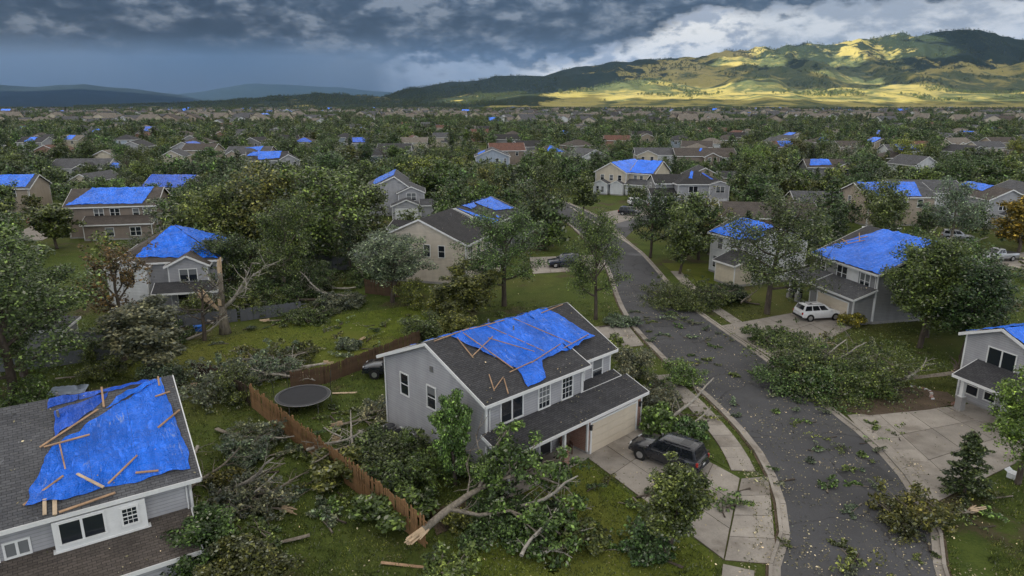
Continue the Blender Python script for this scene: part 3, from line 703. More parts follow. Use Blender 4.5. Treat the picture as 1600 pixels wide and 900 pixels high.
def post(root, x, y, z0, z1, w=.16, base=0, basemat='brick', name='porch_post'):
    m_ = MB(); zb = z0
    if base: zb = z0+base
    m_.box(x-w/2, x+w/2, y-w/2, y+w/2, zb, z1); m_.box(x-w*.75, x+w*.75, y-w*.75, y+w*.75, z1-.14, z1-.004); m_.box(x-w*.75, x+w*.75, y-w*.75, y+w*.75, zb+.002, zb+.12)
    p = m_.build(name, M['trim'], root)
    if base:
        q = MB(); q.box(x-.24, x+.24, y-.24, y+.24, z0, zb); q.box(x-.29, x+.29, y-.29, y+.29, zb, zb+.06); q.build('pillar_base', M[basemat], p)
    return p
def blk(x, y, E, roof, wall, rf_mat, **k): return dict(x=x, y=y, E=E, roof=roof, wall=wall, rf_mat=M[rf_mat], **k)
def house(label, loc, ang, blocks, wins=(), name='house', group=None, cat='house', tr='trim', vents=True, corners=True):
    root = thing(name, label, cat, (*loc, 0), R(ang), group); root['blk'] = 0; del root['blk']
    mats = {}
    for b in blocks:
        if b.get('open'): continue
        k = (b['wall'], b.get('sep', 0)); mats.setdefault(k, MB()); wall_add(mats[k], b)
    for w, mb in mats.items(): mb.build('wall', M[w[0]], root)
    fd = MB()
    for b in blocks:
        if not b.get('open') and not b.get('z0'): x0, x1, y0, y1 = b['x']+b['y']; fd.box(x0-.03, x1+.03, y0-.03, y1+.03, 0, .28)
    if fd.v: fd.build('foundation', M['foundation'], root)
    t = MB()
    for b in blocks: trim_add(t, b, corners)
    t.build('trim', M[tr], root)
    for b in blocks:
        if b['roof'] != 'none': link(bpy.data.objects.new('roof', roof_mesh(b)), root)
    if vents:
        P = planes_of(blocks[0]); n = 'b' if 'b' in P else list(P)[0]
        for n, a, s in ((n, .3, .75), (list(P)[0], .7, .8)):
            O, u, L, v, c = P[n]; p = O+u*L*a+v*s+Vector((0, 0, .1)); q = MB(); q.tube([p, p+Vector((0, 0, .42))], .06, 7); q.build('vent_pipe', M['grey_metal'], root)
    b = blocks[0]; x0, x1 = b['x']; y0 = b['y'][0]
    for x in ((x0+.22, x1-.22) if vents else ()): q = MB(); q.tube([(x, y0-b.get('ov', .4)+.05, b['E']-.2), (x, y0-.06, b['E']-.55), (x, y0-.06, .3)], .04, 5); q.build('downpipe', M[tr], root)
    for w in wins: window(root, blocks[w[0]], *w[1:], **({'tr': tr} if tr != 'trim' else {}))
    return root
def plane_pt(P, a, s, h=0.0):
    O, u, L, v, c = P; n = u.cross(v).normalized(); vh = v-u*v.dot(u)
    return O+u*a+vh*s+Vector((0, 0, .13))+n*h
def tarp(root, patches, label, group=None, mat='tarp', battens=(), seed=1, amp=.05):
    """patches: list of (plane, four (a, s) corners); plane a in metres along the eave, s 0..1 up the slope; battens: (plane, p, q, width)"""
    Vs = []; F = []; UV = []; sm = []
    for pi, (P, q) in enumerate(patches):
        O, u, L, v, c = P; vl = v.length
        def bil(i, j): 
            a0 = q[0][0]+(q[1][0]-q[0][0])*i; s0 = q[0][1]+(q[1][1]-q[0][1])*i; a1 = q[3][0]+(q[2][0]-q[3][0])*i; s1 = q[3][1]+(q[2][1]-q[3][1])*i
            return a0+(a1-a0)*j, s0+(s1-s0)*j
        w = max(abs(q[1][0]-q[0][0]), abs(q[2][0]-q[3][0])); hgt = max(abs(q[3][1]-q[0][1]), abs(q[2][1]-q[1][1]))*vl
        q_ = .16 if abs(root.location.y) < 75 else .35; nx = max(4, min(60, int(w/q_))); ny = max(4, min(50, int(hgt/q_))); b0 = len(Vs)
        for j in range(ny+1):
            for i in range(nx+1):
                a, s = bil(i/nx, j/ny); e = min(i, nx-i, j, ny-j)
                k = Vector((a*.8+seed*3.3, s*vl*.8+pi*.7, seed))
                if e == 0: a += .16*noise.noise(k*2.2); s += .16*noise.noise(k*2.2+Vector((9, 0, 0)))/vl
                ten = abs(noise.noise(Vector((a*.5-s*vl*.9+seed, (a+s*vl)*.15, 3+seed))))
                rd = abs(noise.noise(Vector((a*1.1+s*vl*.5, s*vl*.35-a*.2, 6+seed)))); h = .05+amp*(noise.noise(k*.9)+.6*noise.noise(k*2.6))+.30*max(0, .22-ten)+.22*max(0, .16-rd)+(.05*abs(noise.noise(k*4)) if e == 0 else 0)
                Vs.append(plane_pt(P, a, s, max(.02, h))); UV.append((a, s*vl))
        for j in range(ny):
            for i in range(nx): a = b0+j*(nx+1)+i; F.append((a, a+1, a+nx+2, a+nx+1))
    uv = [UV[i] for f in F for i in f]
    o = link(bpy.data.objects.new('tarp', np_mesh('tarp', Vs, F, [M[mat]], uv=uv, smooth=True))); tag(o, label, 'tarp', group)
    o.matrix_world = Matrix.Translation(root.location) @ Matrix.Rotation(root.rotation_euler.z, 4, 'Z')
    for P, p, q, w in battens:
        b = MB(); n = P[1].cross(P[3]).normalized(); b.beam(plane_pt(P, *p, .11), plane_pt(P, *q, .11), w, .05, n); b.build('batten', M['batten' if w < .115 else 'plank_pale'], o)
    return o
def to_world(root, p): return Matrix.Translation(root.location) @ Matrix.Rotation(root.rotation_euler.z, 4, 'Z') @ Vector(p)
LANDMARKS = []                    # (x, y, radius, words) for describing trees by what they stand near
def land(root, p, r, words):
    w = to_world(root, p); LANDMARKS.append((w.x, w.y, r, words)); return root
GT = 'blue tarps over storm-damaged roofs'

# ---- the grey house in the middle
B = [blk((0, 8.6), (0, 10.6), 5.4, 'gx', 'siding_grey', 'roof_dark', pitch=.42, ov=.35, rf=.5),
     blk((8.6, 12.4), (.75, 10.6), 5.4, 'gx', 'siding_grey', 'roof_dark', pitch=.42, ov=.35, rf=.462),
     blk((7.1, 12.9), (-1.75, .75), 2.72, 'none', 'brick', 'roof_dark'),
     blk((-.1, 12.9), (-1.75, -.02), 2.75, 'shed', 'siding_grey', 'roof_dark', pitch=.36, ov=.32, open=True), blk((8.4, 12.7), (-.02, .74), 3.37, 'shed', 'siding_grey', 'roof_dark', pitch=.36, ov=.0, open=True)]
B[1]['pitch'] = (B[0]['pitch']*5.3)/((10.6-.75)*.462)
H2B = B
h2 = land(house('grey two-storey house in the middle with a cream double garage and a long porch', (-1.5, 36.4), 43.5, B,
    [(0, 'f', 2.05, 4.35, 1.75, 1.35, 'slide'), (0, 'f', 4.85, 4.3, .95, 1.45, 'grid'), (0, 'f', 7.0, 4.3, .95, 1.45, 'grid'), (1, 'f', .55, 4.2, .75, 1.2, 'dh'), (1, 'f', 2.35, 4.25, 1.0, 1.4, 'dh'),
     (0, 'l', 2.4, 4.0, .85, 1.45, 'dh'), (0, 'l', 5.35, 4.0, .85, 1.45, 'dh'), (0, 'l', 7.35, 1.5, .95, 1.5, 'dh'), (0, 'f', 1.6, 1.55, 1.5, 1.4, 'slide'), (0, 'b', 3, 4.2), (0, 'b', 7, 4.2), (1, 'r', 5, 4.2), (1, 'r', 3, 1.5)]), (6, 4, 0), 9, 'the middle house')
garage_door(h2, B[2], 'f', 2.75, 4.75, 2.15)
door(h2, B[0], 'f', 5.0, mat='dark_metal')
for x, bs in ((.15, .0), (5.0, .9)): post(h2, x, -1.65, .16, 2.66, .17, bs)
pf = MB(); pf.box(-.3, 7.08, -2.1, -.035, 0, .16); pf.build('porch_floor', M['slab'], h2)
gp = MB(); gp.prism([(-.12, -1.7, 2.72), (-.12, -.02, 2.72), (-.12, -.02, 3.3)], (-.06, 0, 0)); gp.build('porch_gable', M['siding_grey'], h2)
gb = MB(); gb.box(-.1, 7.0, -1.78, -1.66, 2.45, 2.70); gb.build('porch_beam', M['trim'], h2)
gv = MB(); gv.box(-.03, 0, 5.0, 5.35, 5.75, 6.15); gv.build('gable_vent', M['grey_metal'], h2)
for x in (7.36, 12.62):
    l = MB(); l.box(x-.07, x+.07, -1.9, -1.76, 1.75, 2.05); l.prism([(x-.1, -1.93, 2.05), (x+.1, -1.93, 2.05), (x+.1, -1.76, 2.05), (x-.1, -1.76, 2.05)], (0, 0, .06)); l.build('wall_lamp', M['dark_metal'], h2)
dp = MB(); dp.tube([(-.07, 10.45, 5.1), (-.07, 10.45, .3), (-1.2, 10.9, .12)], .05, 6); dp.build('downpipe', M['trim'], h2); dp = MB(); dp.tube([(-.05, -.05, 5.1), (-.05, -.05, 3.3)], .045, 6); dp.build('downpipe', M['trim'], h2)
P = planes_of(B[0]); P1 = planes_of(B[1]); F, BK = P['f'], P['b']
tarp(h2, [(F, [(4.1, .27), (8.9, .30), (8.9, 1.0), (1.9, 1.0)]), (F, [(8.9, .30), (11.9, .36), (10.9, 1.0), (8.9, 1.0)]), (F, [(3.55, .03), (5.3, .05), (6.3, .30), (4.0, .28)]), (BK, [(1.2, .70), (10.9-2.0, .60), (8.9-1.9+.1, 1.0), (-1.6, 1.0)])],
     'wide blue tarp strapped with laths over the grey house in the middle', GT,
     battens=[(F, (.55, .97), (3.6, 1.01), .055), (F, (3.6, .995), (6.6, .985), .055), (F, (2.2, .93), (1.95, .60), .05), (F, (1.95, .62), (4.6, .80), .05), (F, (1.9, .33), (1.25, .12), .05), (F, (1.25, .13), (2.6, .24), .05),
              (F, (2.9, .97), (3.75, .30), .05), (F, (3.3, .27), (5.4, .30), .05), (F, (2.55, .22), (1.9, .03), .055), (F, (5.3, .29), (8.7, .40), .05), (F, (8.6, .33), (11.6, .40), .04), (F, (5.0, .97), (7.0, .38), .035), (F, (7.4, .97), (9.6, .35), .035), (F, (9.9, .93), (12.4, .97), .05), (F, (4.2, .80), (6.3, .42), .03)], seed=3)
# ---- the house at the lower left
B = [blk((-9, 7.3), (0, 11.8), 5.4, 'gx', 'siding_grey', 'roof_grey', pitch=.46, ov=.42),
     blk((-8, 6.8), (-2.2, 0), 2.95, 'shed', 'siding_grey', 'roof_brown', pitch=.30, ov=.35),
     blk((1.85, 5.35), (-.5, 0), 4.75, 'shed', 'siding_white', 'roof_grey', pitch=.2, ov=.05, z0=3.62, )]
H1B = B[:2]
h1 = land(house('grey house at the lower left with a white window bay below a big torn tarp', (-21.1, 24.4), 33.5, B[:2],
    [(0, 'f', 8.3, 4.35, 1.1, 1.3, 'dh'), (0, 'f', 6.6, 4.25, 1.2, 1.4, 'slide'), (0, 'f', 9.55, 4.15, .8, .6, 'slide'), (0, 'r', 4, 4.2), (0, 'r', 8, 4.2), (0, 'r', 5, 1.4)]), (0, 6, 0), 10, 'the lower-left house')
by = MB(); by.box(1.85, 5.35, -.42, -.003, 3.68, 5.05); by.box(1.75, 5.45, -.47, -.003, 3.58, 3.68); by.build('window_bay', M['trim'], h1)
bb = dict(x=(1.85, 5.35), y=(-.42, 0)); window(h1, bb, 'f', 1.05, 4.45, 1.6, .95, 'slide'); window(h1, bb, 'f', 2.85, 4.42, .55, .75, 'grid')
ds = MB(); ds.tube([(7.25, -.35, 5.1), (7.25, -.08, 4.7), (7.25, -.08, .4)], .05, 6); ds.build('downpipe', M['trim'], h1)
F = planes_of(B[0])['f']; X = 9.42
tarp(h1, [(F, [(X+1.0, .12), (X+7.5, .09), (X+7.15, .985), (X+2.2, .55)]), (F, [(X+4.6, .79), (X+7.0, .96), (X+6.9, .985), (X+5.0, .88)])],
     'large crumpled blue tarp held by scattered boards on the roof at the lower left', GT,
     battens=[(F, (X+1.75, .56), (X+4.2, .79), .08), (F, (X+1.9, .555), (X+3.7, .575), .08), (F, (X+4.45, .80), (X+4.5, 1.0), .09), (F, (X+3.0, .27), (X+3.9, .11), .12), (F, (X+4.1, .13), (X+5.4, .30), .08), (F, (X+6.5, .50), (X+7.6, .62), .09),
              (F, (X+6.7, .80), (X+7.4, .82), .08), (F, (X+7.0, .90), (X+7.05, 1.0), .08), (F, (X+2.5, .55), (X+2.6, .33), .06), (F, (X+1.0, .13), (X+2.5, .28), .09), (F, (X+5.2, .16), (X+6.1, .13), .09), (F, (X+2.2, .01), (X+4.3, .045), .10), (F, (X+2.05, .0), (X+2.1, .12), .16), (F, (X+1.7, .02), (X+1.75, .14), .14)], seed=8, amp=.07)
tarp(h1, [(F, [(X+2.2, .90), (X+3.5, .93), (X+3.5, .99), (X+2.3, .985)]), (F, [(X+2.3, .62), (X+4.3, .84), (X+4.8, .95), (X+2.5, .86)]), (F, [(X+3.5, .935), (X+6.6, .965), (X+6.6, .99), (X+3.5, .985)])], 'torn dull blue tarp scrap along the ridge at the lower left', GT, mat='tarp_dull', seed=5, amp=.09)
# ---- beige gabled house and its neighbour
B = [blk((0, 9.4), (0, 12.4), 5.4, 'gx', 'siding_beige', 'roof_black', pitch=.44, ov=.35), blk((1.5, 7.2), (12.4, 16.5), 2.7, 'gx', 'siding_beige', 'roof_grey', pitch=.3, ov=.3),
     blk((3.6, 8.0), (-1.6, 0), 2.7, 'shed', 'siding_beige', 'roof_black', pitch=.35, ov=.3), blk((5.5, 9.2), (8.0, 13.6), 5.7, 'gy', 'siding_beige', 'roof_black', pitch=.44, ov=.3, z0=.0)]
H3B = B[:1]
h3 = land(house('beige house with a black untarped gable roof and two small side windows', (-5.7, 82.7), 71, B,
    [(0, 'l', 7.1, 4.25, .8, 1.45, 'dh'), (0, 'l', 9.1, 4.25, .8, 1.45, 'dh'), (0, 'f', 1.3, 4.2, 1.2, 1.4, 'pair'), (0, 'f', 4.2, 4.2, .9, 1.4, 'dh'), (0, 'f', 7.2, 4.2, 1.5, 1.4, 'pair'), (2, 'f', 1.2, 1.5, 1.3, 1.2, 'slide')]), (5, 6, 0), 9, 'the beige house')
B = [blk((0, 13.5), (0, 10.5), 5.4, 'gx', 'siding_darkgrey', 'roof_dark', pitch=.40, ov=.35), blk((9, 13.0), (-2.4, 0), 2.7, 'shed', 'siding_darkgrey', 'roof_dark', pitch=.35, ov=.3)]
h4 = land(house('dark grey house behind the beige one with its tarp torn in ragged strips', (-3.2, 97.0), 70, B, [(0, 'f', 2, 4.2, 1.2, 1.4, 'pair'), (0, 'f', 5, 4.2, .9, 1.4), (0, 'f', 8, 4.2, 1.3, 1.4, 'pair'), (0, 'f', 11.5, 4.2), (0, 'l', 5, 4.2)]), (7, 5, 0), 9, 'the ragged-tarp house')
P = planes_of(B[0]); F = P['f']
tarp(h4, [(F, [(7.4, .42), (13.2, .22), (13.4, .97), (6.4, .95)]), (F, [(.2, .02), (3.8, .06), (2.2, .40), (.2, .98)]), (F, [(2.6, .75), (5.2, .80), (6.4, .97), (2.4, .99)]), (F, [(4.6, .10), (5.8, .13), (5.6, .24), (4.8, .2)]), (P['b'], [(3, .7), (9, .6), (12, 1), (2, 1)])], 'ragged blue tarp in several strips on the house behind the beige one', GT, seed=11)
# ---- grey gable-front house with tarp, left of the street
B = [blk((0, 9.2), (0, 15.5), 5.4, 'gy', 'siding_grey', 'roof_grey', pitch=.45, ov=.35, rf=.62), blk((6.4, 11.6), (-1.6, 6), 4.9, 'gy', 'siding_grey', 'roof_grey', pitch=.45, ov=.3), blk((5.2, 10.8), (-5.0, -1.6), 2.7, 'gy', 'siding_grey', 'roof_grey', pitch=.42, ov=.3), blk((10.8, 14), (-4.2, -1.6), 2.6, 'shed', 'siding_grey', 'roof_grey', pitch=.35, ov=.2)]
h5 = land(house('light grey gable-fronted house with a tarp on its left slope only', (-29.5, 138.5), 8, B, [(0, 'f', 3.2, 4.2, 1.6, 1.45, 'pair'), (1, 'f', 2.6, 4.1, 1.8, 1.4, 'pair'), (0, 'l', 3, 4.2), (0, 'l', 8, 4.2), (0, 'l', 12.5, 4.2), (0, 'l', 12, 1.5)]), (5, 5, 0), 9, 'the gable-fronted house')
garage_door(h5, B[2], 'f', 2.8, 4.2, 2.1, 'garage_white')
L = planes_of(B[0])['l']
tarp(h5, [(L, [(.4, .25), (8, .22), (8.5, 1.0), (.5, 1.0)]), (L, [(8, .22), (14.5, .33), (13.8, .98), (8.5, 1.0)])], 'blue tarp on the left slope of the light grey gable-fronted house', GT, seed=14)
# ---- left side, partly behind trees
B = [blk((0, 10.5), (0, 11), 5.6, 'hip', 'siding_grey', 'roof_brown', pitch=.55, ov=.4), blk((5.6, 9.6), (-1.6, 3), 5.3, 'gy', 'siding_grey', 'roof_brown', pitch=.5, ov=.3), blk((-.4, 3.4), (-1.3, 2), 5.3, 'gy', 'siding_white', 'roof_brown', pitch=.5, ov=.3), blk((4.5, 10.4), (-3.4, -1.6), 2.8, 'shed', 'siding_grey', 'roof_dark', pitch=.35, ov=.3, open=True)]
h6 = land(house('grey house under a hipped blue tarp behind the rust-brown tree', (-42.8, 71.5), 14, B, [(1, 'f', 2.0, 4.2, 1.7, 1.3, 'slide'), (2, 'f', 1.9, 4.2, 1.4, 1.3, 'slide'), (1, 'f', 1.2, 1.5, 1.0, 1.5, 'dh'), (1, 'f', 3.1, 1.5, .7, 1.5, 'dh'), (0, 'r', 4, 4.2)]), (5, 5, 0), 8, 'the hipped-tarp house')
for x in (4.8, 8.2, 10.0): post(h6, x, -3.2, .05, 2.7, .16)
P = planes_of(B[0])
tarp(h6, [(P['f'], [(2.3, .16), (11.0, .03), (5.75, .985), (5.35, .985)]), (P['r'], [(.2, .03), (11.2, .06), (6.1, .98), (5.7, .985)])], 'blue tarp draped over a hip roof behind the rust-brown tree', GT, seed=17)
B = [blk((0, 14.0), (0, 10), 5.4, 'gx', 'siding_brown', 'roof_brown', pitch=.48, ov=.4), blk((3.2, 13.8), (-2.8, 0), 2.7, 'shed', 'siding_brown', 'roof_brown', pitch=.35, ov=.35)]
h7 = land(house('brown house at the left with white trim and a tarp across its front slope', (-75.2, 114.5), 12, B, [(0, 'f', 5.0, 4.25, 1.4, 1.4, 'pair'), (0, 'f', 7.5, 4.25, 1.4, 1.4, 'pair'), (0, 'f', 10.8, 4.25, .9, 1.2), (0, 'f', 12.6, 4.25, 1.2, 1.4, 'pair'), (1, 'f', 4, 1.4, 1.2, 1.3), (1, 'f', 8, 1.4, 1.6, 1.4, 'pair')]), (7, 5, 0), 10, 'the brown house')
F = planes_of(B[0])['f']
tarp(h7, [(F, [(.8, .18), (12.3, .10), (13.2, 1.0), (3.2, 1.0)]), (F, [(.4, .12), (4.0, .14), (3.8, .30), (.7, .26)])], 'blue tarp across the front slope of the brown house at the left', GT, seed=20)
# ---- right of the street
B = [blk((1.2, 11.4), (0, 13.5), 5.4, 'gx', 'siding_darkgrey', 'roof_dark', pitch=.42, ov=.4), blk((.4, 4.2), (-2.6, 0), 2.8, 'shed', 'siding_darkgrey', 'roof_grey', pitch=.35, ov=.3, open=True), blk((4.2, 11.3), (-2.4, 0), 2.8, 'shed', 'siding_darkgrey', 'roof_grey', pitch=.35, ov=.3)]
H8B = B
h8 = land(house('dark grey house right of the street with a white car before its garage', (35.0, 78.7), -78, B, [(0, 'f', 1.2, 4.2, 1.5, 1.5, 'pair'), (0, 'f', 4.8, 4.2, 1.6, 1.5, 'pair'), (0, 'f', 8.4, 4.2, 1.4, 1.5, 'pair'), (0, 'f', .9, 1.5, 1.0, 1.4), (0, 'r', 5, 4.2)]), (6, 6, 0), 10, 'the white-car house')
garage_door(h8, B[2], 'f', 3.9, 4.9, 2.15); door(h8, B[0], 'f', 2.3, mat='trim'); pa = MB(); pa.box(6.9, 8.6, -.025, -.003, 3.7, 5.1); pa.build('wall_panel', M['trim'], h8)
for x in (.6, 2.2): post(h8, x, -2.45, .03, 2.7, .2, .9, 'foundation')
F, BK = planes_of(B[0])['f'], planes_of(B[0])['b']
tarp(h8, [(F, [(.0, .0), (11.0, .02), (11.0, 1.0), (2.6, 1.0)]), (F, [(.0, .02), (2.6, .04), (2.8, .30), (.8, .42)])], 'glossy blue tarp over the whole front slope above the white car', GT, seed=23, battens=[(F, (.6, .35), (2.7, .72), .10), (F, (.5, .5), (1.9, .45), .10), (F, (1.0, .75), (3.0, .55), .09), (F, (2.0, .40), (3.2, .62), .08)])
B = [blk((5.4, 12), (1.5, 9), 5.0, 'gx', 'siding_grey', 'roof_dark', pitch=.30, ov=.3), blk((-.3, 5.3), (-.8, 9.5), 5.3, 'gy', 'siding_grey', 'roof_dark', pitch=.42, ov=.35), blk((1.2, 8.5), (-2.8, -.8), 2.75, 'shed', 'siding_grey', 'roof_dark', pitch=.40, ov=.3, open=True)]
h9 = land(house('grey house cut by the right edge with a stone-based porch column', (35.3, 49.0), -72, B, [(1, 'f', 2.9, 4.15, 2.0, 1.45, 'slide'), (1, 'f', 1.2, 1.5, .9, 1.4), (1, 'f', 2.6, 1.5, .8, 1.2), (0, 'f', 3, 4.0, 1.2, 1.4)]), (4, 4, 0), 9, 'the right-edge house')
door(h9, B[1], 'f', 4.1, mat='garage_white'); post(h9, 1.5, -2.6, .1, 2.65, .26, 1.0, 'foundation')
pf = MB(); pf.box(1.0, 8.4, -3.0, -.84, 0, .12); pf.build('porch_floor', M['slab'], h9)
P = planes_of(B[1]); Q = planes_of(B[0])
tarp(h9, [(P['r'], [(.1, .0), (10.6, .0), (10.6, 1.0), (.0, 1.0)]), (P['l'], [(.0, .03), (10.6, .05), (10.6, 1.0), (.0, 1.0)]), (Q['f'], [(.6, .05), (7.0, .05), (7.0, 1.0), (.6, 1.0)])], 'bright blue tarp covering the gable roof cut by the right edge', GT, seed=26)
B = [blk((0, 8.5), (0, 8.5), 5.4, 'gx', 'siding_white', 'roof_dark', pitch=.42, ov=.35), blk((4.8, 8.5), (-2.8, 0), 2.8, 'shed', 'siding_cream', 'roof_dark', pitch=.35, ov=.3)]
h10 = land(house('pale grey house with dark shutters behind the tall street trees on the right', (27.0, 91.2), -68, B, [(0, 'f', 5.8, 4.2, .8, 1.4), (0, 'f', 7.1, 4.2, .8, 1.4), (0, 'f', 1.2, 1.6, .8, 1.5), (0, 'f', 3.2, 1.6, .8, 1.5), (0, 'f', 2.0, 4.2)]), (4, 4, 0), 8, 'the shuttered house')
F = planes_of(B[0])['f']
tarp(h10, [(F, [(.2, .02), (6.2, .02), (8.2, .95), (1.6, .96)]), (F, [(6.2, .1), (8.4, .16), (8.7, .5), (7.0, .5)])], 'patchy blue tarp half hidden by the tall street trees on the right', GT, seed=29, amp=.09)
# ---- beyond the bend
B = [blk((0, 8.6), (0, 15), 5.5, 'gy', 'siding_cream', 'roof_tan', pitch=.55, ov=.35), blk((8.6, 15), (2, 13), 5.4, 'gx', 'siding_cream', 'roof_tan', pitch=.5, ov=.35), blk((.6, 4.4), (-2.2, 0), 2.8, 'gy', 'siding_white', 'roof_grey', pitch=.45, ov=.25), blk((8.8, 14.4), (-.6, 2), 2.8, 'shed', 'siding_white', 'roof_grey', pitch=.4, ov=.25), blk((5, 8.4), (-1.6, 0), 2.8, 'gy', 'siding_white', 'roof_grey', pitch=.45, ov=.25)]
h11 = land(house('cream and white house with several white gabled porches and a smooth blue tarp', (21.5, 177.5), -33, B, [(0, 'f', 2, 4.2, .9, 1.3), (0, 'f', 4.5, 4.2, .9, 1.3), (0, 'f', 6.8, 4.2, .9, 1.3), (1, 'f', 1.6, 4.2, .8, 1.3), (1, 'f', 3.2, 4.2, .8, 1.3), (1, 'r', 3, 4.2), (1, 'r', 6, 4.2), (1, 'r', 7, 1.5), (2, 'f', 1.2, 1.4, .7, 1.4), (2, 'f', 2.6, 1.4, .7, 1.4), (3, 'f', 1.2, 1.4), (3, 'f', 3.6, 1.4)]), (7, 6, 0), 11, 'the cream and white house')
P = planes_of(B[0]); Q = planes_of(B[1])
tarp(h11, [(P['r'], [(.1, .03), (15, .03), (15.2, 1.0), (.1, 1.0)]), (Q['f'], [(.2, .03), (6.6, .03), (6.8, 1.0), (.2, 1.0)])], 'smooth blue tarp on the cream and white house beyond the bend', GT, seed=32)
B = [blk((0, 11), (0, 11.5), 5.4, 'hip', 'siding_grey', 'roof_black', pitch=.42, ov=.4), blk((-4.2, 3), (3, 10.5), 5.2, 'gx', 'siding_darkgrey', 'roof_black', pitch=.42, ov=.3), blk((-5.6, 0), (-.6, 3), 2.8, 'shed', 'siding_blue', 'roof_black', pitch=.35, ov=.3), blk((6.8, 11.2), (-.5, 0), 5.3, 'gy', 'siding_grey', 'roof_black', pitch=.3, ov=.15)]
h12 = land(house('large grey house with a black hip roof and wide white-framed windows', (36.2, 149.5), 2, B, [(0, 'f', 3.4, 4.2, 1.9, 1.3, 'slide'), (3, 'f', 2.4, 4.2, 1.8, 1.3, 'slide'), (0, 'f', 3.2, 1.5, 2.4, 1.2, 'slide'), (1, 'f', 1.8, 4.2, 1.0, 1.2), (1, 'l', 3, 4.2, 1.6, 1.3, 'pair')]), (5, 5, 0), 10, 'the hip-roofed house')
garage_door(h12, B[2], 'f', 2.7, 3.2, 2.1, 'garage_white'); garage_door(h12, B[3], 'f', 2.2, 3.6, 2.1, 'garage_white')
F = planes_of(B[0])['f']; tarp(h12, [(F, [(3.2, .42), (3.9, .36), (5.0, .90), (4.6, .95)])], 'narrow blue tarp strip patching the black hip roof', GT, seed=35); tarp(h12, [(F, [(6.6, .75), (7.0, .8), (8.6, .32), (8.0, .34)])], 'narrow pale strip of sheeting right of the blue one on the black hip roof', GT, mat='tarp_dull', seed=36)
# ---- right middle distance
B = [blk((0, 13), (0, 10.5), 5.4, 'gx', 'siding_tan', 'roof_grey', pitch=.40, ov=.35)]
h13 = land(house('tan house whose tarped roof rises behind the tall green trees at the right', (66.5, 127), 4, B, [(0, 'f', 3, 4.2), (0, 'f', 7, 4.2), (0, 'f', 10, 4.2), (0, 'l', 4, 4.2)]), (6, 5, 0), 9, 'the right tan house'); F = planes_of(B[0])['f']
tarp(h13, [(F, [(.3, .1), (10.4, .05), (12.2, 1.0), (.6, 1.0)])], 'blue tarp behind the tall green trees at the right', GT, seed=38)
B = [blk((0, 7.2), (0, 14), 5.3, 'gy', 'siding_grey', 'roof_brown', pitch=.5, ov=.35), blk((2.2, 6.8), (-2.6, 0), 2.7, 'gy', 'siding_white', 'roof_grey', pitch=.45, ov=.25), blk((-13, 0), (8, 17), 5.6, 'gx', 'siding_white', 'roof_grey', pitch=.42, ov=.35, sep=1)]
h13b = land(house('lilac grey gable-end house with a long grey roofed wing behind', (87.2, 124.5), -4, B, [(0, 'f', 2.5, 4.1, 1.3, 1.3, 'pair'), (0, 'f', 4.9, 4.1, .8, 1.2), (1, 'f', 1.3, 1.5, .6, 1.0), (1, 'f', 3.4, 1.5, .6, 1.0), (2, 'l', 4, 4.3)]), (0, 7, 0), 11, 'the lilac grey house'); L = planes_of(B[0])['l']
tarp(h13b, [(L, [(.5, .55), (9, .50), (9, 1.0), (.5, 1.0)])], 'thin blue tarp along the ridge of the lilac grey house', GT, seed=41)
B = [blk((0, 8), (0, 11), 5.0, 'gy', 'siding_white', 'roof_grey', pitch=.45, ov=.35)]
h13c = land(house('white gable house at the right edge with a blue-grey roof', (99.5, 133.5), -6, B, [(0, 'f', 3, 4.0, .8, 1.3), (0, 'f', 4.8, 4.0, 1.2, 1.3, 'pair')]), (4, 5, 0), 7, 'the white gable house'); P = planes_of(B[0])
tarp(h13c, [(P['r'], [(2, .3), (9, .3), (9, .95), (2, .95)])], 'blue tarp on the white gable house at the right edge', GT, seed=42)
B = [blk((0, 16), (0, 9), 2.9, 'gx', 'brick', 'roof_brown', pitch=.45, ov=.4), blk((9, 13), (-3, 2), 2.8, 'gy', 'siding_tan', 'roof_brown', pitch=.5, ov=.3)]
h14 = land(house('low brick house with a brown roof stripped in patches', (37.5, 120), -8, B, [(0, 'f', 3, 1.6, 1.4, 1.2, 'pair'), (1, 'f', 1.2, 1.5, .8, 1.2), (1, 'f', 2.6, 1.5, .8, 1.2), (0, 'f', 14.5, 1.6)]), (8, 4, 0), 9, 'the low brick house')
B = [blk((0, 15), (0, 9), 2.9, 'gx', 'siding_tan', 'roof_grey', pitch=.45, ov=.4), blk((1, 6), (-2.5, 2), 2.9, 'gy', 'siding_tan', 'roof_grey', pitch=.45, ov=.3)]
h15 = land(house('low house with a plain mid-grey roof right of the stripped brown one', (57.0, 136), -6, B, [(1, 'f', 2.4, 1.5, 1.2, 1.2)]), (7, 4, 0), 9, 'the grey-roofed bungalow')
B = [blk((0, 11.5), (0, 12), 5.2, 'gy', 'siding_blue', 'roof_grey', pitch=.42, ov=.4), blk((-4, 2), (-8, -1), 2.8, 'hip', 'siding_tan', 'roof_brown', pitch=.4, ov=.4)]
h16 = land(house('pale blue gable-end house at the head of the street', (-12.3, 234), 3, B, [(0, 'f', 4, 4, .8, 1.2), (0, 'f', 7.4, 4, .8, 1.2), (0, 'f', 10, 4, .8, 1.2)]), (5, 4, 0), 10, 'the pale blue house'); L = planes_of(B[0])['l']
tarp(h16, [(L, [(2, .2), (11, .2), (11, .6), (2, .6)])], 'blue tarp at the left eave of the pale blue house', GT, seed=44)
B = [blk((0, 13), (0, 11), 5.4, 'gx', 'siding_brown', 'roof_red', pitch=.45, ov=.4)]
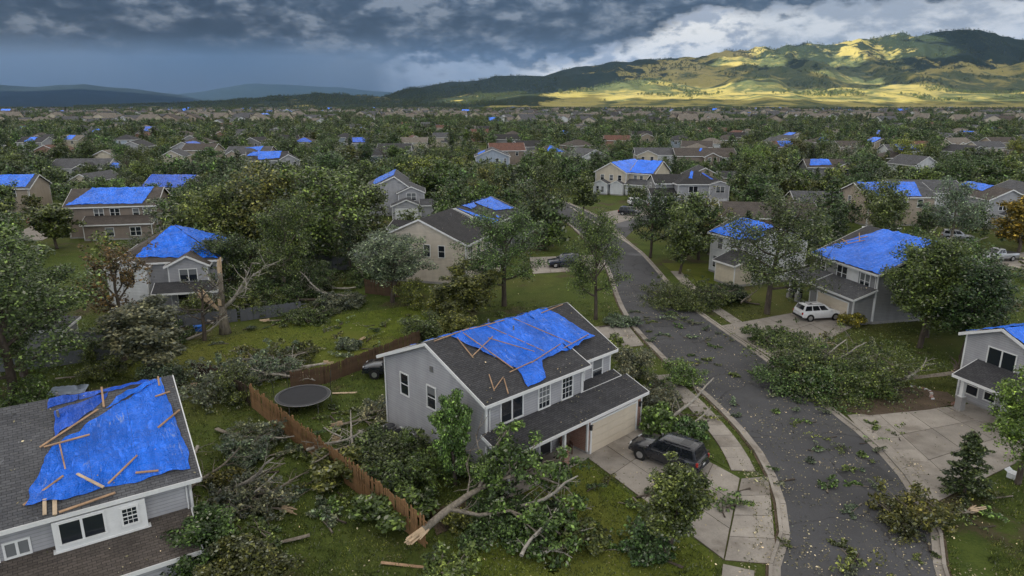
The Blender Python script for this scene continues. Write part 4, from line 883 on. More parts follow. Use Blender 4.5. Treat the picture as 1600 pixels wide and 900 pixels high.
h16b = land(house('brown house with a dull red roof beyond the pale blue one', (-8, 262), 8, B, [(0, 'f', 3, 4.2), (0, 'f', 6, 4.2), (0, 'f', 10, 4.2)]), (6, 5, 0), 9, 'the red-roofed house')
B = [blk((-9, 3), (0, 11), 5.4, 'gx', 'siding_grey', 'roof_dark', pitch=.42, ov=.35), blk((0, 6.4), (-2.2, 6), 5.4, 'gy', 'siding_grey', 'roof_dark', pitch=.55, ov=.3), blk((.2, 6.2), (-4.4, -2.2), 2.8, 'shed', 'siding_grey', 'roof_dark', pitch=.35, ov=.3, open=True)]
h17 = land(house('dark gabled house with an arched-looking white window and a jagged tarp', (-73, 216), 18, B, [(1, 'f', 2.2, 4.2, 1.2, 1.6, 'pair'), (1, 'f', 5.0, 4.2, .8, 1.6), (0, 'f', 4, 4.2, 1.6, 1.4, 'pair'), (1, 'f', 2, 1.5, .9, 1.9), (1, 'f', 4.6, 1.5, 1.2, 1.4)]), (0, 5, 0), 9, 'the jagged-tarp house')
for x in (.5, 3.2, 5.9): post(h17, x, -4.2, 0, 2.7, .2)
F = planes_of(B[0])['f']; tarp(h17, [(F, [(.2, .55), (4.0, .5), (5, .95), (2.0, .95)]), (F, [(3.6, .08), (9.8, .25), (10.6, 1.0), (3.4, 1.0)])], 'jagged blue tarp on the dark gabled house at mid left', GT, seed=47)
B = [blk((0, 12), (0, 10), 5.2, 'gx', 'siding_tan', 'roof_grey', pitch=.45, ov=.4)]
h18 = land(house('tan house at the left edge with a dull tarp across its roof', (-113, 141), 12, B, [(0, 'f', 3, 4.2), (0, 'f', 9, 4.2)]), (6, 5, 0), 9, 'the left-edge house'); F = planes_of(B[0])['f']
tarp(h18, [(F, [(.2, .3), (11.8, .1), (12, 1.0), (.2, 1.0)])], 'blue tarp on the tan house at the left edge', GT, seed=50)
B = [blk((0, 6.4), (0, 11), 4.0, 'gy', 'siding_cream', 'roof_grey', pitch=.5, ov=.3)]
h19 = land(house('small cream gable house among trees above the brown one', (-109, 169), -6, B, [(0, 'f', 3.2, 1.6)]), (3, 5, 0), 7, 'the little cream house')
B = [blk((0, 16), (0, 12), 3.6, 'gx', 'siding_white', 'roof_grey', pitch=.40, ov=.4), blk((8, 14), (-3, 4), 3.6, 'gy', 'siding_darkgrey', 'roof_black', pitch=.5, ov=.3), blk((14, 21), (0, 9), 3.4, 'hip', 'siding_tan', 'roof_black', pitch=.4, ov=.3)]
h20 = land(house('long low house with a grey roof and one black gable', (-139, 207), 6, B, [(0, 'f', 2, 2, 1.2, 1.2, 'pair'), (0, 'f', 5, 2, 1.2, 1.2, 'pair'), (1, 'f', 3, 2, 1.4, 1.2, 'pair')]), (9, 5, 0), 11, 'the long low house'); P = planes_of(B[2])
tarp(h20, [(P['f'], [(2.6, .1), (7, .1), (5, .95), (3.2, .95)])], 'small blue tarp at the right end of the long low house', GT, seed=52)
B = [blk((0, 11), (0, 10), 3.0, 'gx', 'siding_grey', 'roof_grey', pitch=.5, ov=.35)]
h21 = land(house('low house with a slate-blue roof behind the grey uprooted tree', (-88, 163), -4, B, [(0, 'f', 3, 1.5), (0, 'f', 8, 1.5)]), (5, 4, 0), 8, 'the slate-blue roof'); F = planes_of(B[0])['f']
tarp(h21, [(F, [(.1, .05), (11.5, .05), (11.5, 1.0), (.1, 1.0)])], 'faded slate-blue sheet over the low house behind the uprooted tree', GT, mat='tarp_dull', seed=53)
B = [blk((0, 7.5), (0, 12), 5.2, 'gy', 'siding_cream', 'roof_grey', pitch=.55, ov=.35)]
h22 = land(house('tall cream gable house at mid left with one attic window', (-118, 232), 14, B, [(0, 'f', 3.6, 5.4, .8, .9), (0, 'f', 2.2, 2.5), (0, 'f', 5.2, 2.5)]), (4, 6, 0), 8, 'the tall cream house')
B = [blk((0, 15), (0, 11), 5.2, 'gx', 'siding_tan', 'roof_grey', pitch=.42, ov=.4), blk((1, 6), (-3, 4), 5.0, 'gy', 'siding_tan', 'roof_grey', pitch=.6, ov=.3), blk((10, 15.4), (-2, 4), 4.8, 'hip', 'siding_grey', 'roof_grey', pitch=.5, ov=.3)]
h23 = land(house('tan twin-gabled house at mid left with a tarp corner', (-102, 247), 2, B, [(1, 'f', 2.5, 4, 1.4, 1.4, 'pair'), (2, 'f', 2.5, 4, 1.4, 1.4, 'pair'), (0, 'f', 8, 4)]), (7, 4, 0), 10, 'the twin-gabled house'); F = planes_of(B[0])['f']
tarp(h23, [(F, [(6, .75), (9, .7), (12, .3), (12.4, 1.0)])], 'blue tarp corner on the twin-gabled house at mid left', GT, seed=55)
B = [blk((0, 14), (0, 10), 5.3, 'gx', 'siding_tan', 'roof_grey', pitch=.45, ov=.4), blk((14, 30), (1, 10), 5.0, 'gx', 'siding_brown', 'roof_tan', pitch=.4, ov=.4)]
h24 = land(house('long tan house far right with a brown brick wing', (150, 190), -12, B, [(0, 'f', 3, 4), (0, 'f', 8, 4), (1, 'f', 4, 3.6, 1.3, 1.3), (1, 'f', 9, 3.6, 1.3, 1.3), (1, 'f', 13, 3.6)]), (14, 5, 0), 15, 'the long tan house')
B = [blk((0, 8), (0, 11), 5.2, 'gy', 'siding_white', 'roof_grey', pitch=.6, ov=.35)]
h25 = land(house('white steep-gabled house far right between big trees', (116, 199), 10, B, [(0, 'f', 4, 4.4), (0, 'f', 4, 1.6)]), (4, 5, 0), 8, 'the steep-gabled house')
B = [blk((0, 14), (0, 10), 5.4, 'gx', 'siding_white', 'roof_grey', pitch=.42, ov=.4), blk((0, 7), (-3, 6), 5.4, 'gy', 'siding_cream', 'roof_grey', pitch=.45, ov=.35)]
h26 = land(house('cream gabled house above the white porches with a grey wing', (43, 240), -4, B, [(1, 'f', 2, 4.2), (1, 'f', 5, 4.2), (0, 'f', 10, 4.2)]), (6, 4, 0), 10, 'the cream gabled house')
B = [blk((0, 20), (0, 11), 5.3, 'gx', 'siding_brown', 'roof_brown', pitch=.42, ov=.4), blk((9, 14), (-2.6, 4), 5.2, 'gy', 'siding_brown', 'roof_brown', pitch=.5, ov=.3), blk((15, 20.4), (-2, 3), 5.0, 'hip', 'siding_white', 'roof_brown', pitch=.45, ov=.3)]
h27 = land(house('wide brown-roofed house beside the cream gabled one', (56, 236), -3, B, [(1, 'f', 1.6, 4.2), (1, 'f', 3.4, 4.2), (2, 'f', 2.6, 4.2, 1.6, 1.4, 'pair')]), (10, 4, 0), 11, 'the wide brown-roofed house'); F = planes_of(B[0])['f']
tarp(h27, [(F, [(8.4, .6), (9, .55), (10, .9), (9.4, .95)])], 'tiny blue tarp strip on the wide brown roof', GT, seed=60)
B = [blk((0, 15), (0, 8), 3.3, 'hip', 'siding_white', 'roof_grey', pitch=.4, ov=.4)]
h28 = land(house('low white house with a fully tarped hip roof', (34.5, 213), 2, B, [(0, 'f', 4, 1.6), (0, 'f', 9, 1.6, 1.4, 1.2, 'pair')]), (7, 4, 0), 9, 'the low white house'); P = planes_of(B[0])
tarp(h28, [(P['f'], [(.3, .05), (15.4, .05), (11.2, .98), (4.4, .98)])], 'thin dark-blue tarp covering the low white house', GT, mat='tarp_dull', seed=61)
B = [blk((0, 9), (0, 9), 3.4, 'gy', 'siding_tan', 'roof_dark', pitch=.5, ov=.3), blk((9, 15), (1, 8), 3.0, 'gx', 'siding_cream', 'roof_dark', pitch=.4, ov=.3)]
h29 = land(house('tan gabled house behind the black hip roof', (47.5, 186), -4, B, [(0, 'f', 2.6, 2, .9, 1.5), (0, 'f', 4.6, 2, .9, 1.5), (0, 'f', 6.6, 2, .9, 1.5)]), (6, 4, 0), 9, 'the tan gabled house')
B = [blk((0, 12), (0, 9), 5.0, 'gx', 'siding_darkgrey', 'roof_brown', pitch=.42, ov=.4), blk((7, 12.5), (-2, 4), 5.0, 'gy', 'siding_brown', 'roof_dark', pitch=.5, ov=.3)]
h30 = land(house('dark brown house at mid right with a tarp beside its gable', (84, 196), -8, B, [(0, 'f', 2, 4, 1, 1.2), (1, 'f', 3, 4, 1.2, 1.2)]), (6, 4, 0), 9, 'the dark brown house'); F = planes_of(B[0])['f']
tarp(h30, [(F, [(1, .2), (7, .3), (7, .97), (2, .97)])], 'blue tarp beside the dark brown gable at mid right', GT, seed=63)
B = [blk((0, 3.6), (0, 3.4), 2.3, 'hip', 'siding_darkgrey', 'roof_grey', pitch=.5, ov=.3)]
h31 = land(house('small dark garden shed with a hipped grey roof', (-44.6, 58.5), 14, B, name='garden_shed', cat='shed', vents=False), (2, 2, 0), 3, 'the garden shed')

# ================================================================== VEHICLES
CARS = {}
def car_proto(kind, paint):
    """car pointing along +x, resting on z = 0; returns list of (part name, mesh, sub-parts)"""
    L, Wd, H, belt, hood = {'suv': (4.75, 1.90, 1.74, 1.08, 1.04), 'sedan': (4.7, 1.82, 1.45, .95, .93), 'pickup': (5.6, 1.98, 1.84, 1.14, 1.10)}[kind]
    w = Wd/2; f = L/2; P = {}; zl = .30 if kind != 'sedan' else .22
    # lower body: lofted stations (x, z low, z top, half width)
    st = {'suv': [(-f, .55, .98, w*.86), (-f+.12, .40, belt, w*.95), (-f*.5, zl, belt+.01, w), (0, zl, belt, w), (f*.42, zl, belt-.01, w), (f*.62, zl, hood-.02, w*.985), (f-.22, .36, hood-.12, w*.93), (f, .50, hood-.28, w*.78)],
          'sedan': [(-f, .50, .86, w*.80), (-f+.2, .32, belt, w*.93), (-f*.5, zl, belt+.01, w), (0, zl, belt, w), (f*.42, zl, belt-.02, w), (f*.7, zl, hood-.08, w*.97), (f-.25, .30, hood-.2, w*.9), (f, .42, hood-.34, w*.72)],
          'pickup': [(-f, .60, 1.08, w*.95), (-f+.06, .45, belt, w*.98), (-f*.5, zl+.08, belt, w), (0, zl+.08, belt, w), (f*.42, zl+.08, belt-.01, w), (f*.65, zl+.06, hood, w*.985), (f-.2, .42, hood-.08, w*.95), (f, .52, hood-.24, w*.84)]}[kind]
    b = MB(); b.smooth = False; rings = []
    for x, z0, z1, hw in st:
        zm = z0+(z1-z0)*.62
        rings.append([(x, -hw*.93, z0), (x, -hw, z0+.12), (x, -hw, zm), (x, -hw*.965, z1-.05), (x, -hw*.90, z1), (x, 0, z1+.025), (x, hw*.90, z1), (x, hw*.965, z1-.05), (x, hw, zm), (x, hw, z0+.12), (x, hw*.93, z0)])
    n = len(rings[0]); vs = [v for r in rings for v in r]; fs = []
    for i in range(len(rings)-1):
        for k in range(n): fs.append((i*n+k, (i+1)*n+k, (i+1)*n+(k+1) % n, i*n+(k+1) % n))
    fs.append(tuple(range(n))); fs.append(tuple((len(rings)-1)*n+k for k in range(n-1, -1, -1))); b.add(vs, fs)
    # cabin: corners at the belt and the roof
    xb0, xb1, xt0, xt1 = {'suv': (-f+.10, f*.44, -f+.38, f*.13), 'sedan': (-f*.74, f*.44, -f*.42, f*.08), 'pickup': (-f*.20, f*.46, -f*.13, f*.16)}[kind]
    wb, wt, zb = w*.93, w*.76, belt-.02
    def cab(x0, x1, hw, z): return [(x0, -hw, z), (x1, -hw, z), (x1, hw, z), (x0, hw, z)]
    lo, hi = cab(xb0, xb1, wb, zb), cab(xt0, xt1, wt, H-.05); md = cab(xt0+.12, xt1-.16, wt*.90, H)
    b.add(lo+hi+md, [(0,1,5,4), (1,2,6,5), (2,3,7,6), (3,0,4,7), (4,5,9,8), (5,6,10,9), (6,7,11,10), (7,4,8,11), (8,9,10,11)])
    if kind == 'pickup':      # open bed: dark floor let into the back
        pass
    me = b.mesh('body', M[paint]); fix_normals(me); bm = bmesh.new(); bm.from_mesh(me); bmesh.ops.bevel(bm, geom=[e for e in bm.edges if e.is_manifold and e.calc_face_angle(0) > .35], offset=.035, segments=2, affect='EDGES'); bm.to_mesh(me); bm.free()
    me.polygons.foreach_set('use_smooth', [True]*len(me.polygons)); me.set_sharp_from_angle(angle=R(40)); P['body'] = [('body', me, [])]
    lo, hi = [Vector(p) for p in lo], [Vector(p) for p in hi]
    def pane(a, b_, c, d, u0, u1, v0, v1):
        q = MB(); pt = lambda u, v: a.lerp(b_, u).lerp(d.lerp(c, u), v); c4 = [pt(u0, v0), pt(u1, v0), pt(u1, v1), pt(u0, v1)]; nn = (c4[1]-c4[0]).cross(c4[3]-c4[0]).normalized()
        q.prism([p-nn*.01 for p in c4], nn*.022); return q
    out = [('body', me, [])]
    out.append(('windscreen', pane(lo[1], lo[2], hi[2], hi[1], .07, .93, .12, .93).mesh('windscreen', M['car_glass']), []))
    out.append(('rear_window', pane(lo[3], lo[0], hi[0], hi[3], .09, .91, .25, .92).mesh('rear_window', M['car_glass']), []))
    cuts = {'suv': [(.05, .31), (.345, .61), (.64, .90)], 'sedan': [(.16, .50), (.53, .88)], 'pickup': [(.10, .50), (.54, .90)]}[kind]
    for u0, u1 in cuts:
        out.append(('side_window', pane(lo[0], lo[1], hi[1], hi[0], u0, u1, .16, .92).mesh('side_window', M['car_glass']), []))
        out.append(('side_window', pane(lo[2], lo[3], hi[3], hi[2], 1-u1, 1-u0, .16, .92).mesh('side_window', M['car_glass']), []))
    r = .37 if kind != 'sedan' else .33; wx = (-L*.30, L*.31)
    for x in wx:
        for s in (-1, 1):
            a = MB(); a.disc((x, s*(w-.005)-(.0 if s > 0 else .012), r), r*1.16, 20, .014, 'y'); out.append(('wheel_arch', a.mesh('wheel_arch', M['rubber']), []))
            t = MB(); t.disc((x, s*(w-.10)-.11, r), r, 20, .235, 'y'); rm = MB(); y0 = s*(w+.028); rm.disc((x, min(y0, y0-s*.03), r), r*.62, 14, .03, 'y')
            for k in range(5): an = 1.2566*k; rm.beam((x, y0+s*.005, r), (x+math.cos(an)*r*.6, y0+s*.005, r+math.sin(an)*r*.6), .07, .03, (0, 1, 0))
            out.append(('wheel', t.mesh('wheel', M['rubber']), [('rim', rm.mesh('rim', M['rim']))]))
    hz = hood-.24 if kind != 'sedan' else hood-.24
    for s in (-1, 1):
        h = MB(); h.prism([(f-.09, s*w*.80, hz-.07), (f-.05, s*w*.50, hz-.07), (f-.05, s*w*.50, hz+.07), (f-.13, s*w*.82, hz+.07)], (.055, 0, 0)); out.append(('headlight', h.mesh('headlight', M['headlight']), []))
        tl = MB(); tl.box(-f-.008, -f+.12, s*w*.86-.06, s*w*.86+.06, .78 if kind != 'sedan' else .66, 1.02 if kind != 'sedan' else .82); out.append(('taillight', tl.mesh('taillight', M['taillight']), []))
        mi = MB(); mi.box(f*.36, f*.36+.12, s*(w+.02)-.09+s*.06, s*(w+.02)+.09+s*.06, belt-.02, belt+.15); out.append(('wing_mirror', mi.mesh('wing_mirror', M[paint]), []))
        if kind != 'sedan':
            rr = MB(); rr.beam((xt0+.25, s*wt*.86, H+.035), (xt1-.25, s*wt*.86, H+.035), .04, .03)
            if kind == 'suv': out.append(('roof_rail', rr.mesh('roof_rail', M['dark_metal']), []))
    g = MB(); g.box(f-.04, f+.012, -w*.42, w*.42, hz-.08, hz+.06); out.append(('grille', g.mesh('grille', M['dark_metal']), []))
    fb = MB(); fb.box(f-.20, f+.03, -w*.80, w*.80, .38, .56); out.append(('bumper', fb.mesh('bumper', M['dark_metal']), []))
    rb = MB(); rb.box(-f-.05, -f+.22, -w*.88, w*.88, .42, .60); out.append(('bumper', rb.mesh('bumper', M['dark_metal']), []))
    pl = MB(); pl.box(-f-.062, -f-.052, -.16, .16, .64, .76); out.append(('number_plate', pl.mesh('number_plate', M['white_plastic']), []))
    if kind == 'pickup':
        bd = MB(); bd.box(-f+.10, -f*.24, -w*.80, w*.80, belt-.02, belt+.034); out.append(('load_bed', bd.mesh('load_bed', M['rubber']), []))
    else:
        rf = MB(); rf.box(xt0+.45, xt0+1.05, -.36, .36, H-.005, H+.012)
        if kind == 'suv': out.append(('sunroof', rf.mesh('sunroof', M['car_glass']), []))
    return out
def car(kind, paint, label, x, y, ang, group=None, z=.05):
    if (kind, paint) not in CARS: CARS[kind, paint] = car_proto(kind, paint)
    t = thing('parked_car' if kind != 'pickup' else 'pickup_truck', label, 'car' if kind != 'pickup' else 'pickup', (x, y, z), R(ang), group)
    for nme, me, subs in CARS[kind, paint]:
        o = link(bpy.data.objects.new(nme, me), t)
        for sn, sm_ in subs: link(bpy.data.objects.new(sn, sm_), o)
    return t
GC_ = 'cars left on the driveways'
car('suv', 'paint_black', 'black off-road car parked before the cream garage of the middle house', 9.9, 39.2, 141, GC_)
car('suv', 'paint_white', 'white off-road car parked across the driveway of the dark grey house', 32.5, 69.4, 10, GC_)
car('pickup', 'paint_silver', 'silver pickup with a dark load bed on the driveway at far right', 71.0, 97.6, 192, GC_)
car('suv', 'paint_navy', 'dark navy car standing between two street trees beside the beige house', 7.4, 93.8, 188, GC_)
car('suv', 'paint_black', 'black boxy car parked on the kerb before the black hip-roofed house', 24.4, 140.2, -20, GC_)
car('suv', 'paint_white', 'white car nearest the cream and white house, behind the black boxy one', 28.6, 154.6, 5, GC_)
car('sedan', 'paint_silver', 'silver low car beside the white one at the hip-roofed house', 32.4, 152.6, 12, GC_)
car('pickup', 'paint_black', 'black pickup half hidden behind the back corner of the middle house', -9.6, 53.6, 176, GC_)
car('suv', 'paint_silver', 'pale car under the torn trees beyond the tarped roof at far right', 74.8, 113.0, -25, GC_)
car('sedan', 'paint_white', 'white car among debris behind the beige house', -26.2, 124.8, 170, GC_)
car('suv', 'paint_red', 'red car parked below the brown house at the left', -89.2, 128.5, 30, GC_)
car('sedan', 'paint_white', 'white van-like car half buried by branches beside the beige house shed', -18.8, 93.5, 100, GC_)
def boat():
    t = thing('covered_boat', 'white covered boat stored behind the tarped dark grey house', 'boat', (64.5, 117.8, 0), R(-22)); b = MB(); b.smooth = True; rings = []
    for x, hw, zk, zt in ((-3, 1.0, .55, 1.25), (-1, 1.1, .45, 1.25), (1, 1.0, .5, 1.3), (2.4, .6, .7, 1.4), (3.2, .05, 1.1, 1.5)): rings.append([(x, -hw, zt), (x, -hw*.8, (zk+zt)/2), (x, 0, zk), (x, hw*.8, (zk+zt)/2), (x, hw, zt)])
    vs = [v for r in rings for v in r]; b.add(vs, [(i*5+k, i*5+k+1, i*5+k+6, i*5+k+5) for i in range(4) for k in range(4)]+[(0, 1, 2, 3, 4), (4, 9, 5, 0), (9, 14, 10, 5), (14, 19, 15, 10), (19, 24, 20, 15)]); b.build('hull', M['white_plastic'], t)
    w = MB(); w.prism([(-.4, -.7, 1.27), (.8, -.6, 1.27), (.6, -.45, 1.75), (-.3, -.5, 1.8)], (0, 1.2, 0)); w.build('cabin_screen', M['car_glass'], t); k = MB(); k.beam((-2.6, 0, .35), (3.4, 0, .42), .5, .12); k.tube([(-1, -1.0, .32), (-1, 1.0, .32)], .3, 10); k.build('trailer', M['dark_metal'], t)
boat()

# ================================================================== FENCES
def fence(label, pts, h, mat, pitch, w, name='wood_fence', group=None, rails=True, zrand=.05, lean=.0):
    root = thing(name, label, 'fence', (pts[0][0], pts[0][1], 0), 0, group); O = Vector((*pts[0], 0)); pcache = []
    for k in range(4):
        b = MB(); hh = h+rng.uniform(-zrand, zrand); b.prism([(-w/2, 0, .04), (w/2, 0, .04), (w/2, 0, hh-.05), (w*.28, 0, hh), (-w*.28, 0, hh), (-w/2, 0, hh-.05)], (0, .022, 0)); pcache.append(b.mesh('picket', M[mat]))
    po = MB(); po.box(-.055, .055, -.03, .08, 0, h+.06); pm = po.mesh('fence_post', M[mat])
    for a, b in zip(pts, pts[1:]):
        a = Vector((*a, 0)); b = Vector((*b, 0)); d = b-a; L = d.length; d.normalize(); ang = math.atan2(d.y, d.x); n = int(L/pitch); nn = Vector((-d.y, d.x, 0))
        for i in range(n):
            o = bpy.data.objects.new('picket', rng.choice(pcache)); link(o, root); o.location = a-O+d*(i+.5)*pitch; o.rotation_euler = (rng.gauss(lean, .025), rng.gauss(0, .014), ang+rng.gauss(0, .02)); o.location.z = rng.uniform(-.03, .03)
        for i in range(int(L/2.4)+1):
            o = bpy.data.objects.new('fence_post', pm); link(o, root); o.location = a-O+d*min(L, i*2.4)+nn*.06; o.rotation_euler = (rng.gauss(lean, .02), 0, ang)
        for z in ((.35, h*.5, h-.3) if rails else ()):
            r = MB(); r.beam(a-O+nn*.05+Vector((0, 0, z)), b-O+nn*.05+Vector((0, 0, z)), .04, .09); r.build('rail', M[mat], root)
    return root
fence('tall reddish-brown plank fence running from the trampoline to the snapped trunk', [(-19.6, 47.3), (-12.2, 39.0), (-4.35, 30.3)], 1.85, 'fence', .145, .135)
fence('dark weathered plank fence under the fallen limbs left of the trampoline', [(-26.2, 52.6), (-22.9, 50.6), (-19.7, 47.4)], 1.8, 'fence_dark', .15, .14, lean=.12)
fence('brown plank fence behind the trampoline leading to the back of the middle house', [(-17.6, 50.6), (-15.2, 51.8), (-11.9, 56.2), (-8.6, 61.2)], 1.5, 'fence_brown', .16, .15)
fence('short brown plank fence in front of the beige house', [(-17.7, 79.5), (-13.0, 77.6)], 1.8, 'fence_brown', .17, .16)
fence('brown plank fence at the foot of the beige house wall', [(-9.3, 77.2), (-4.6, 75.0)], 1.6, 'fence_brown', .17, .16)
fence('grey panel fence behind the broken pale tree', [(-41.5, 60.0), (-34.0, 66.3), (-28.5, 68.5), (-22.5, 71.5)], 1.35, 'fence_grey', .62, .60, 'panel_fence')
fence('low grey panel fence left of the rust-brown tree', [(-46.5, 53.2), (-39.4, 55.8), (-32.5, 59.5)], 1.25, 'fence_grey', .62, .60, 'panel_fence')
fence('pale curved panel fence beside the white car behind the beige house', [(-27.5, 92.5), (-24.6, 91.4), (-21.8, 91.9)], 2.0, 'fence_grey', .62, .60, 'panel_fence')

# ================================================================== YARD THINGS
t = thing('trampoline', 'round black trampoline with a pale rim beside the plank fence', 'trampoline', (-15.75, 47.6, 0))
b = MB(); b.disc((0, 0, .86), 1.78, 40, .02); b.build('jump_mat', M['black_fabric'], t)
b = MB(); b.smooth = True; b.tube([(2.02*math.cos(a*6.2832/40), 2.02*math.sin(a*6.2832/40), .87) for a in range(41)], .032, 6, False); b.build('rim', M['grey_metal'], t)
b = MB(); n = 40
for k in range(n): a0, a1 = 6.2832*k/n, 6.2832*(k+1)/n; b.prism([(1.77*math.cos(a0), 1.77*math.sin(a0), .885), (1.98*math.cos(a0), 1.98*math.sin(a0), .885), (1.98*math.cos(a1), 1.98*math.sin(a1), .885), (1.77*math.cos(a1), 1.77*math.sin(a1), .885)], (0, 0, .02))
b.build('edge_pad', M['dark_metal'], t)
for k in range(6):
    a = 6.2832*k/6+.3; x, y = 2.0*math.cos(a), 2.0*math.sin(a); b = MB(); b.tube([(x, y, .86), (x*1.02, y*1.02, .02)], .03, 6); b.build('leg', M['grey_metal'], t)
for k in (0, 2, 3): a = 6.2832*k/6+.3; b = MB(); b.tube([(2.05*math.cos(a), 2.05*math.sin(a), .8), (2.08*math.cos(a+.03), 2.08*math.sin(a+.03), 2.1), (2.2*math.cos(a+.2), 2.2*math.sin(a+.2), 2.5)], .022, 5); b.build('net_pole', M['dark_metal'], t)
def on_house(h, p, name, label, cat): w = to_world(h, p); return thing(name, label, cat, w, h.rotation_euler.z)
t = on_house(h2, (-.75, 9.15, 0), 'air_conditioner', 'round-cornered grey air conditioning unit at the wall of the middle house', 'air conditioner')
b = MB(); b.disc((0, 0, .06), .44, 14, .84); b.build('casing', M['grey_metal'], t); b = MB(); b.disc((0, 0, .90), .36, 16, .03); b.build('fan_grille', M['dark_metal'], t)
for k in range(8): b = MB(); b.disc((0, 0, .12+.09*k), .452, 14, .03); b.build('louvre', M['dark_metal'], t)
b = MB(); b.box(-.6, .6, -.6, .6, 0, .06); b.build('plinth', M['concrete'], t)
t = on_house(h2, (-.95, 7.5, 0), 'air_conditioner', 'boxy pale metal unit with an open top beside the round-cornered one', 'air conditioner')
b = MB(); b.box(-.5, .5, -.75, -.71, .05, 1.0); b.box(-.5, .5, .71, .75, .05, 1.0); b.box(-.5, -.46, -.71, .71, .05, 1.0); b.box(.46, .5, -.71, .71, .05, 1.0); b.build('casing', M['grey_metal'], t)
b = MB(); b.box(-.46, .46, -.71, .71, .1, .8); b.build('coil', M['dark_metal'], t)
for x in (-.48, .48): b = MB(); b.beam((x, -.78, 1.02), (x, .78, 1.02), .09, .05); b.build('frame_rail', M['white_plastic'], t)
def chair(h, p, a, label, mat):
    t = on_house(h, p, 'porch_chair', label, 'chair'); t.rotation_euler.z += a
    b = MB(); b.box(-.32, .32, -.3, .3, .38, .45); b.build('seat', M[mat], t); b = MB(); b.prism([(-.32, .26, .45), (.32, .26, .45), (.30, .42, 1.05), (-.30, .42, 1.05)], (0, .05, 0)); b.build('backrest', M[mat], t)
    for sx in (-1, 1):
        b = MB(); b.box(sx*.36-.04, sx*.36+.04, -.3, .34, .62, .67); b.build('armrest', M[mat], t)
        for sy in (-.27, .27): b = MB(); b.box(sx*.33-.03, sx*.33+.03, sy-.03, sy+.03, 0, .62); b.build('leg', M[mat], t)
chair(h2, (6.2, -.75, .16), -.6, 'brown wooden armchair on the porch beside the garage', 'dark_wood')
chair(h2, (2.6, -.85, .16), .3, 'dark reddish chair on the porch below the wide window', 'dark_wood')
chair(h2, (3.5, -.6, .16), -.2, 'black chair in the shade in the middle of the porch', 'dark_metal')
t = on_house(h2, (5.6, -.9, .162), 'door_mat', 'black mat on the porch floor before the dark door', 'mat'); b = MB(); b.box(-.5, .5, -.3, .3, 0, .02); b.build('mat', M['rubber'], t)
t = on_house(h8, (.3, -1.4, 0), 'covered_grill', 'dark covered grill on the porch of the house with the white car', 'grill'); b = MB(); b.prism([(-.7, -.4, 0), (.7, -.4, 0), (.62, -.36, .95), (.35, -.3, 1.2), (-.35, -.3, 1.2), (-.62, -.36, .95)], (0, .8, 0)); b.build('cover', M['black_fabric'], t); b = MB(); b.tube([(-.5, -.45, .85), (.5, -.45, .85)], .02, 5); b.build('handle', M['grey_metal'], t)
t = thing('metal_sheet', 'crumpled pale blue metal sheet lying on the grass at left', 'sheet', (-36.2, 48.9, .12), R(12))
b = MB(); b.smooth = True
V = []; F = []
for j in range(9):
    for i in range(13): V.append((i*.22, j*.19, .06+.10*noise.noise((i*.45, j*.5, 2))+.05*(i % 2)+.16*(j/8)**2))
for j in range(8):
    for i in range(12): a = j*13+i; F.append((a, a+1, a+14, a+13))
b.add(V, F); o = b.build('panel', M['sheet_metal'], t); o2 = MB(); o2.box(.2, 2.4, .4, .5, -.1, .03); o2.build('support_board', M['dark_wood'], t)
t = thing('storage_tub', 'blue plastic tub by the grey panel fence under the broken tree', 'tub', (-31.6, 65.4, .0), .4)
b = MB(); b.prism([(-.35, -.25, 0), (.35, -.25, 0), (.42, -.3, .5), (-.42, -.3, .5)], (0, .55, 0)); b.build('tub', M['blue_plastic'], t); b = MB(); b.box(-.46, .46, -.34, .28, .5, .55); b.build('lid', M['blue_plastic'], t)
t = thing('white_box', 'small white box lying in the debris at the right edge', 'box', (30.6, 37.3, 0), .5); b = MB(); b.box(-.3, .3, -.22, .22, .02, .36); b.build('carton', M['white_plastic'], t); b = MB(); b.prism([(-.3, .22, .36), (.3, .22, .36), (.34, .42, .46), (-.26, .42, .46)], (0, 0, .02)); b.build('flap', M['white_plastic'], t)
t = thing('garden_edging', 'curving edge of red and white stones round the flower bed at right', 'edging', (32.2, 50.9, 0))
for k in range(34):
    u = k/33; P_ = Vector((0, 0, 0)).lerp(Vector((1.2, -3.2, 0)), u)+Vector((.55*math.sin(u*7), .2*math.cos(u*5), 0)) if k < 22 else Vector((1.2, -3.2, 0)).lerp(Vector((2.6, -2.4, 0)), (k-22)/11)
    b = MB(); b.prism([(P_.x-.11, P_.y-.08, .02), (P_.x+.11, P_.y-.08, .02), (P_.x+.12, P_.y+.07, .02), (P_.x-.1, P_.y+.09, .02)], (.01, 0, .14+rng.uniform(0, .05))); b.build('edging_stone', M['brick' if k > 21 or k % 3 else 'white_plastic'], t)
def debris_board(x, y, a, L, w, mat, label, z=.06, tilt=.05):
    b = MB(); b.box(-L/2, L/2, -w/2, w/2, -.018, .018); o = b.build('loose_board', M[mat]); o.location = (x, y, z); o.rotation_euler = (rng.gauss(0, .08), tilt, a); tag(o, label, 'board', 'boards torn loose by the storm'); return o
debris_board(-5.2, 29.0, -.1, 2.6, .16, 'batten', 'orange board on the ground at the foot of the snapped trunk')
debris_board(-3.2, 28.9, .05, 2.2, .10, 'grey_metal', 'grey strip on the grass right of the orange board')
debris_board(-16.6, 39.3, .9, .9, .25, 'plank_pale', 'pale splintered plank in the grass along the tall plank fence')
debris_board(-10.7, 36.2, 1.1, .6, .22, 'plank_pale', 'tan splinter lying against the middle of the tall plank fence')
debris_board(4.2, 30.2, .4, .5, .3, 'batten', 'orange scrap on the front lawn beside the brush heap')
debris_board(-13.2, 49.9, .2, 1.9, .2, 'plank_pale', 'pale board between the trampoline and the middle house')

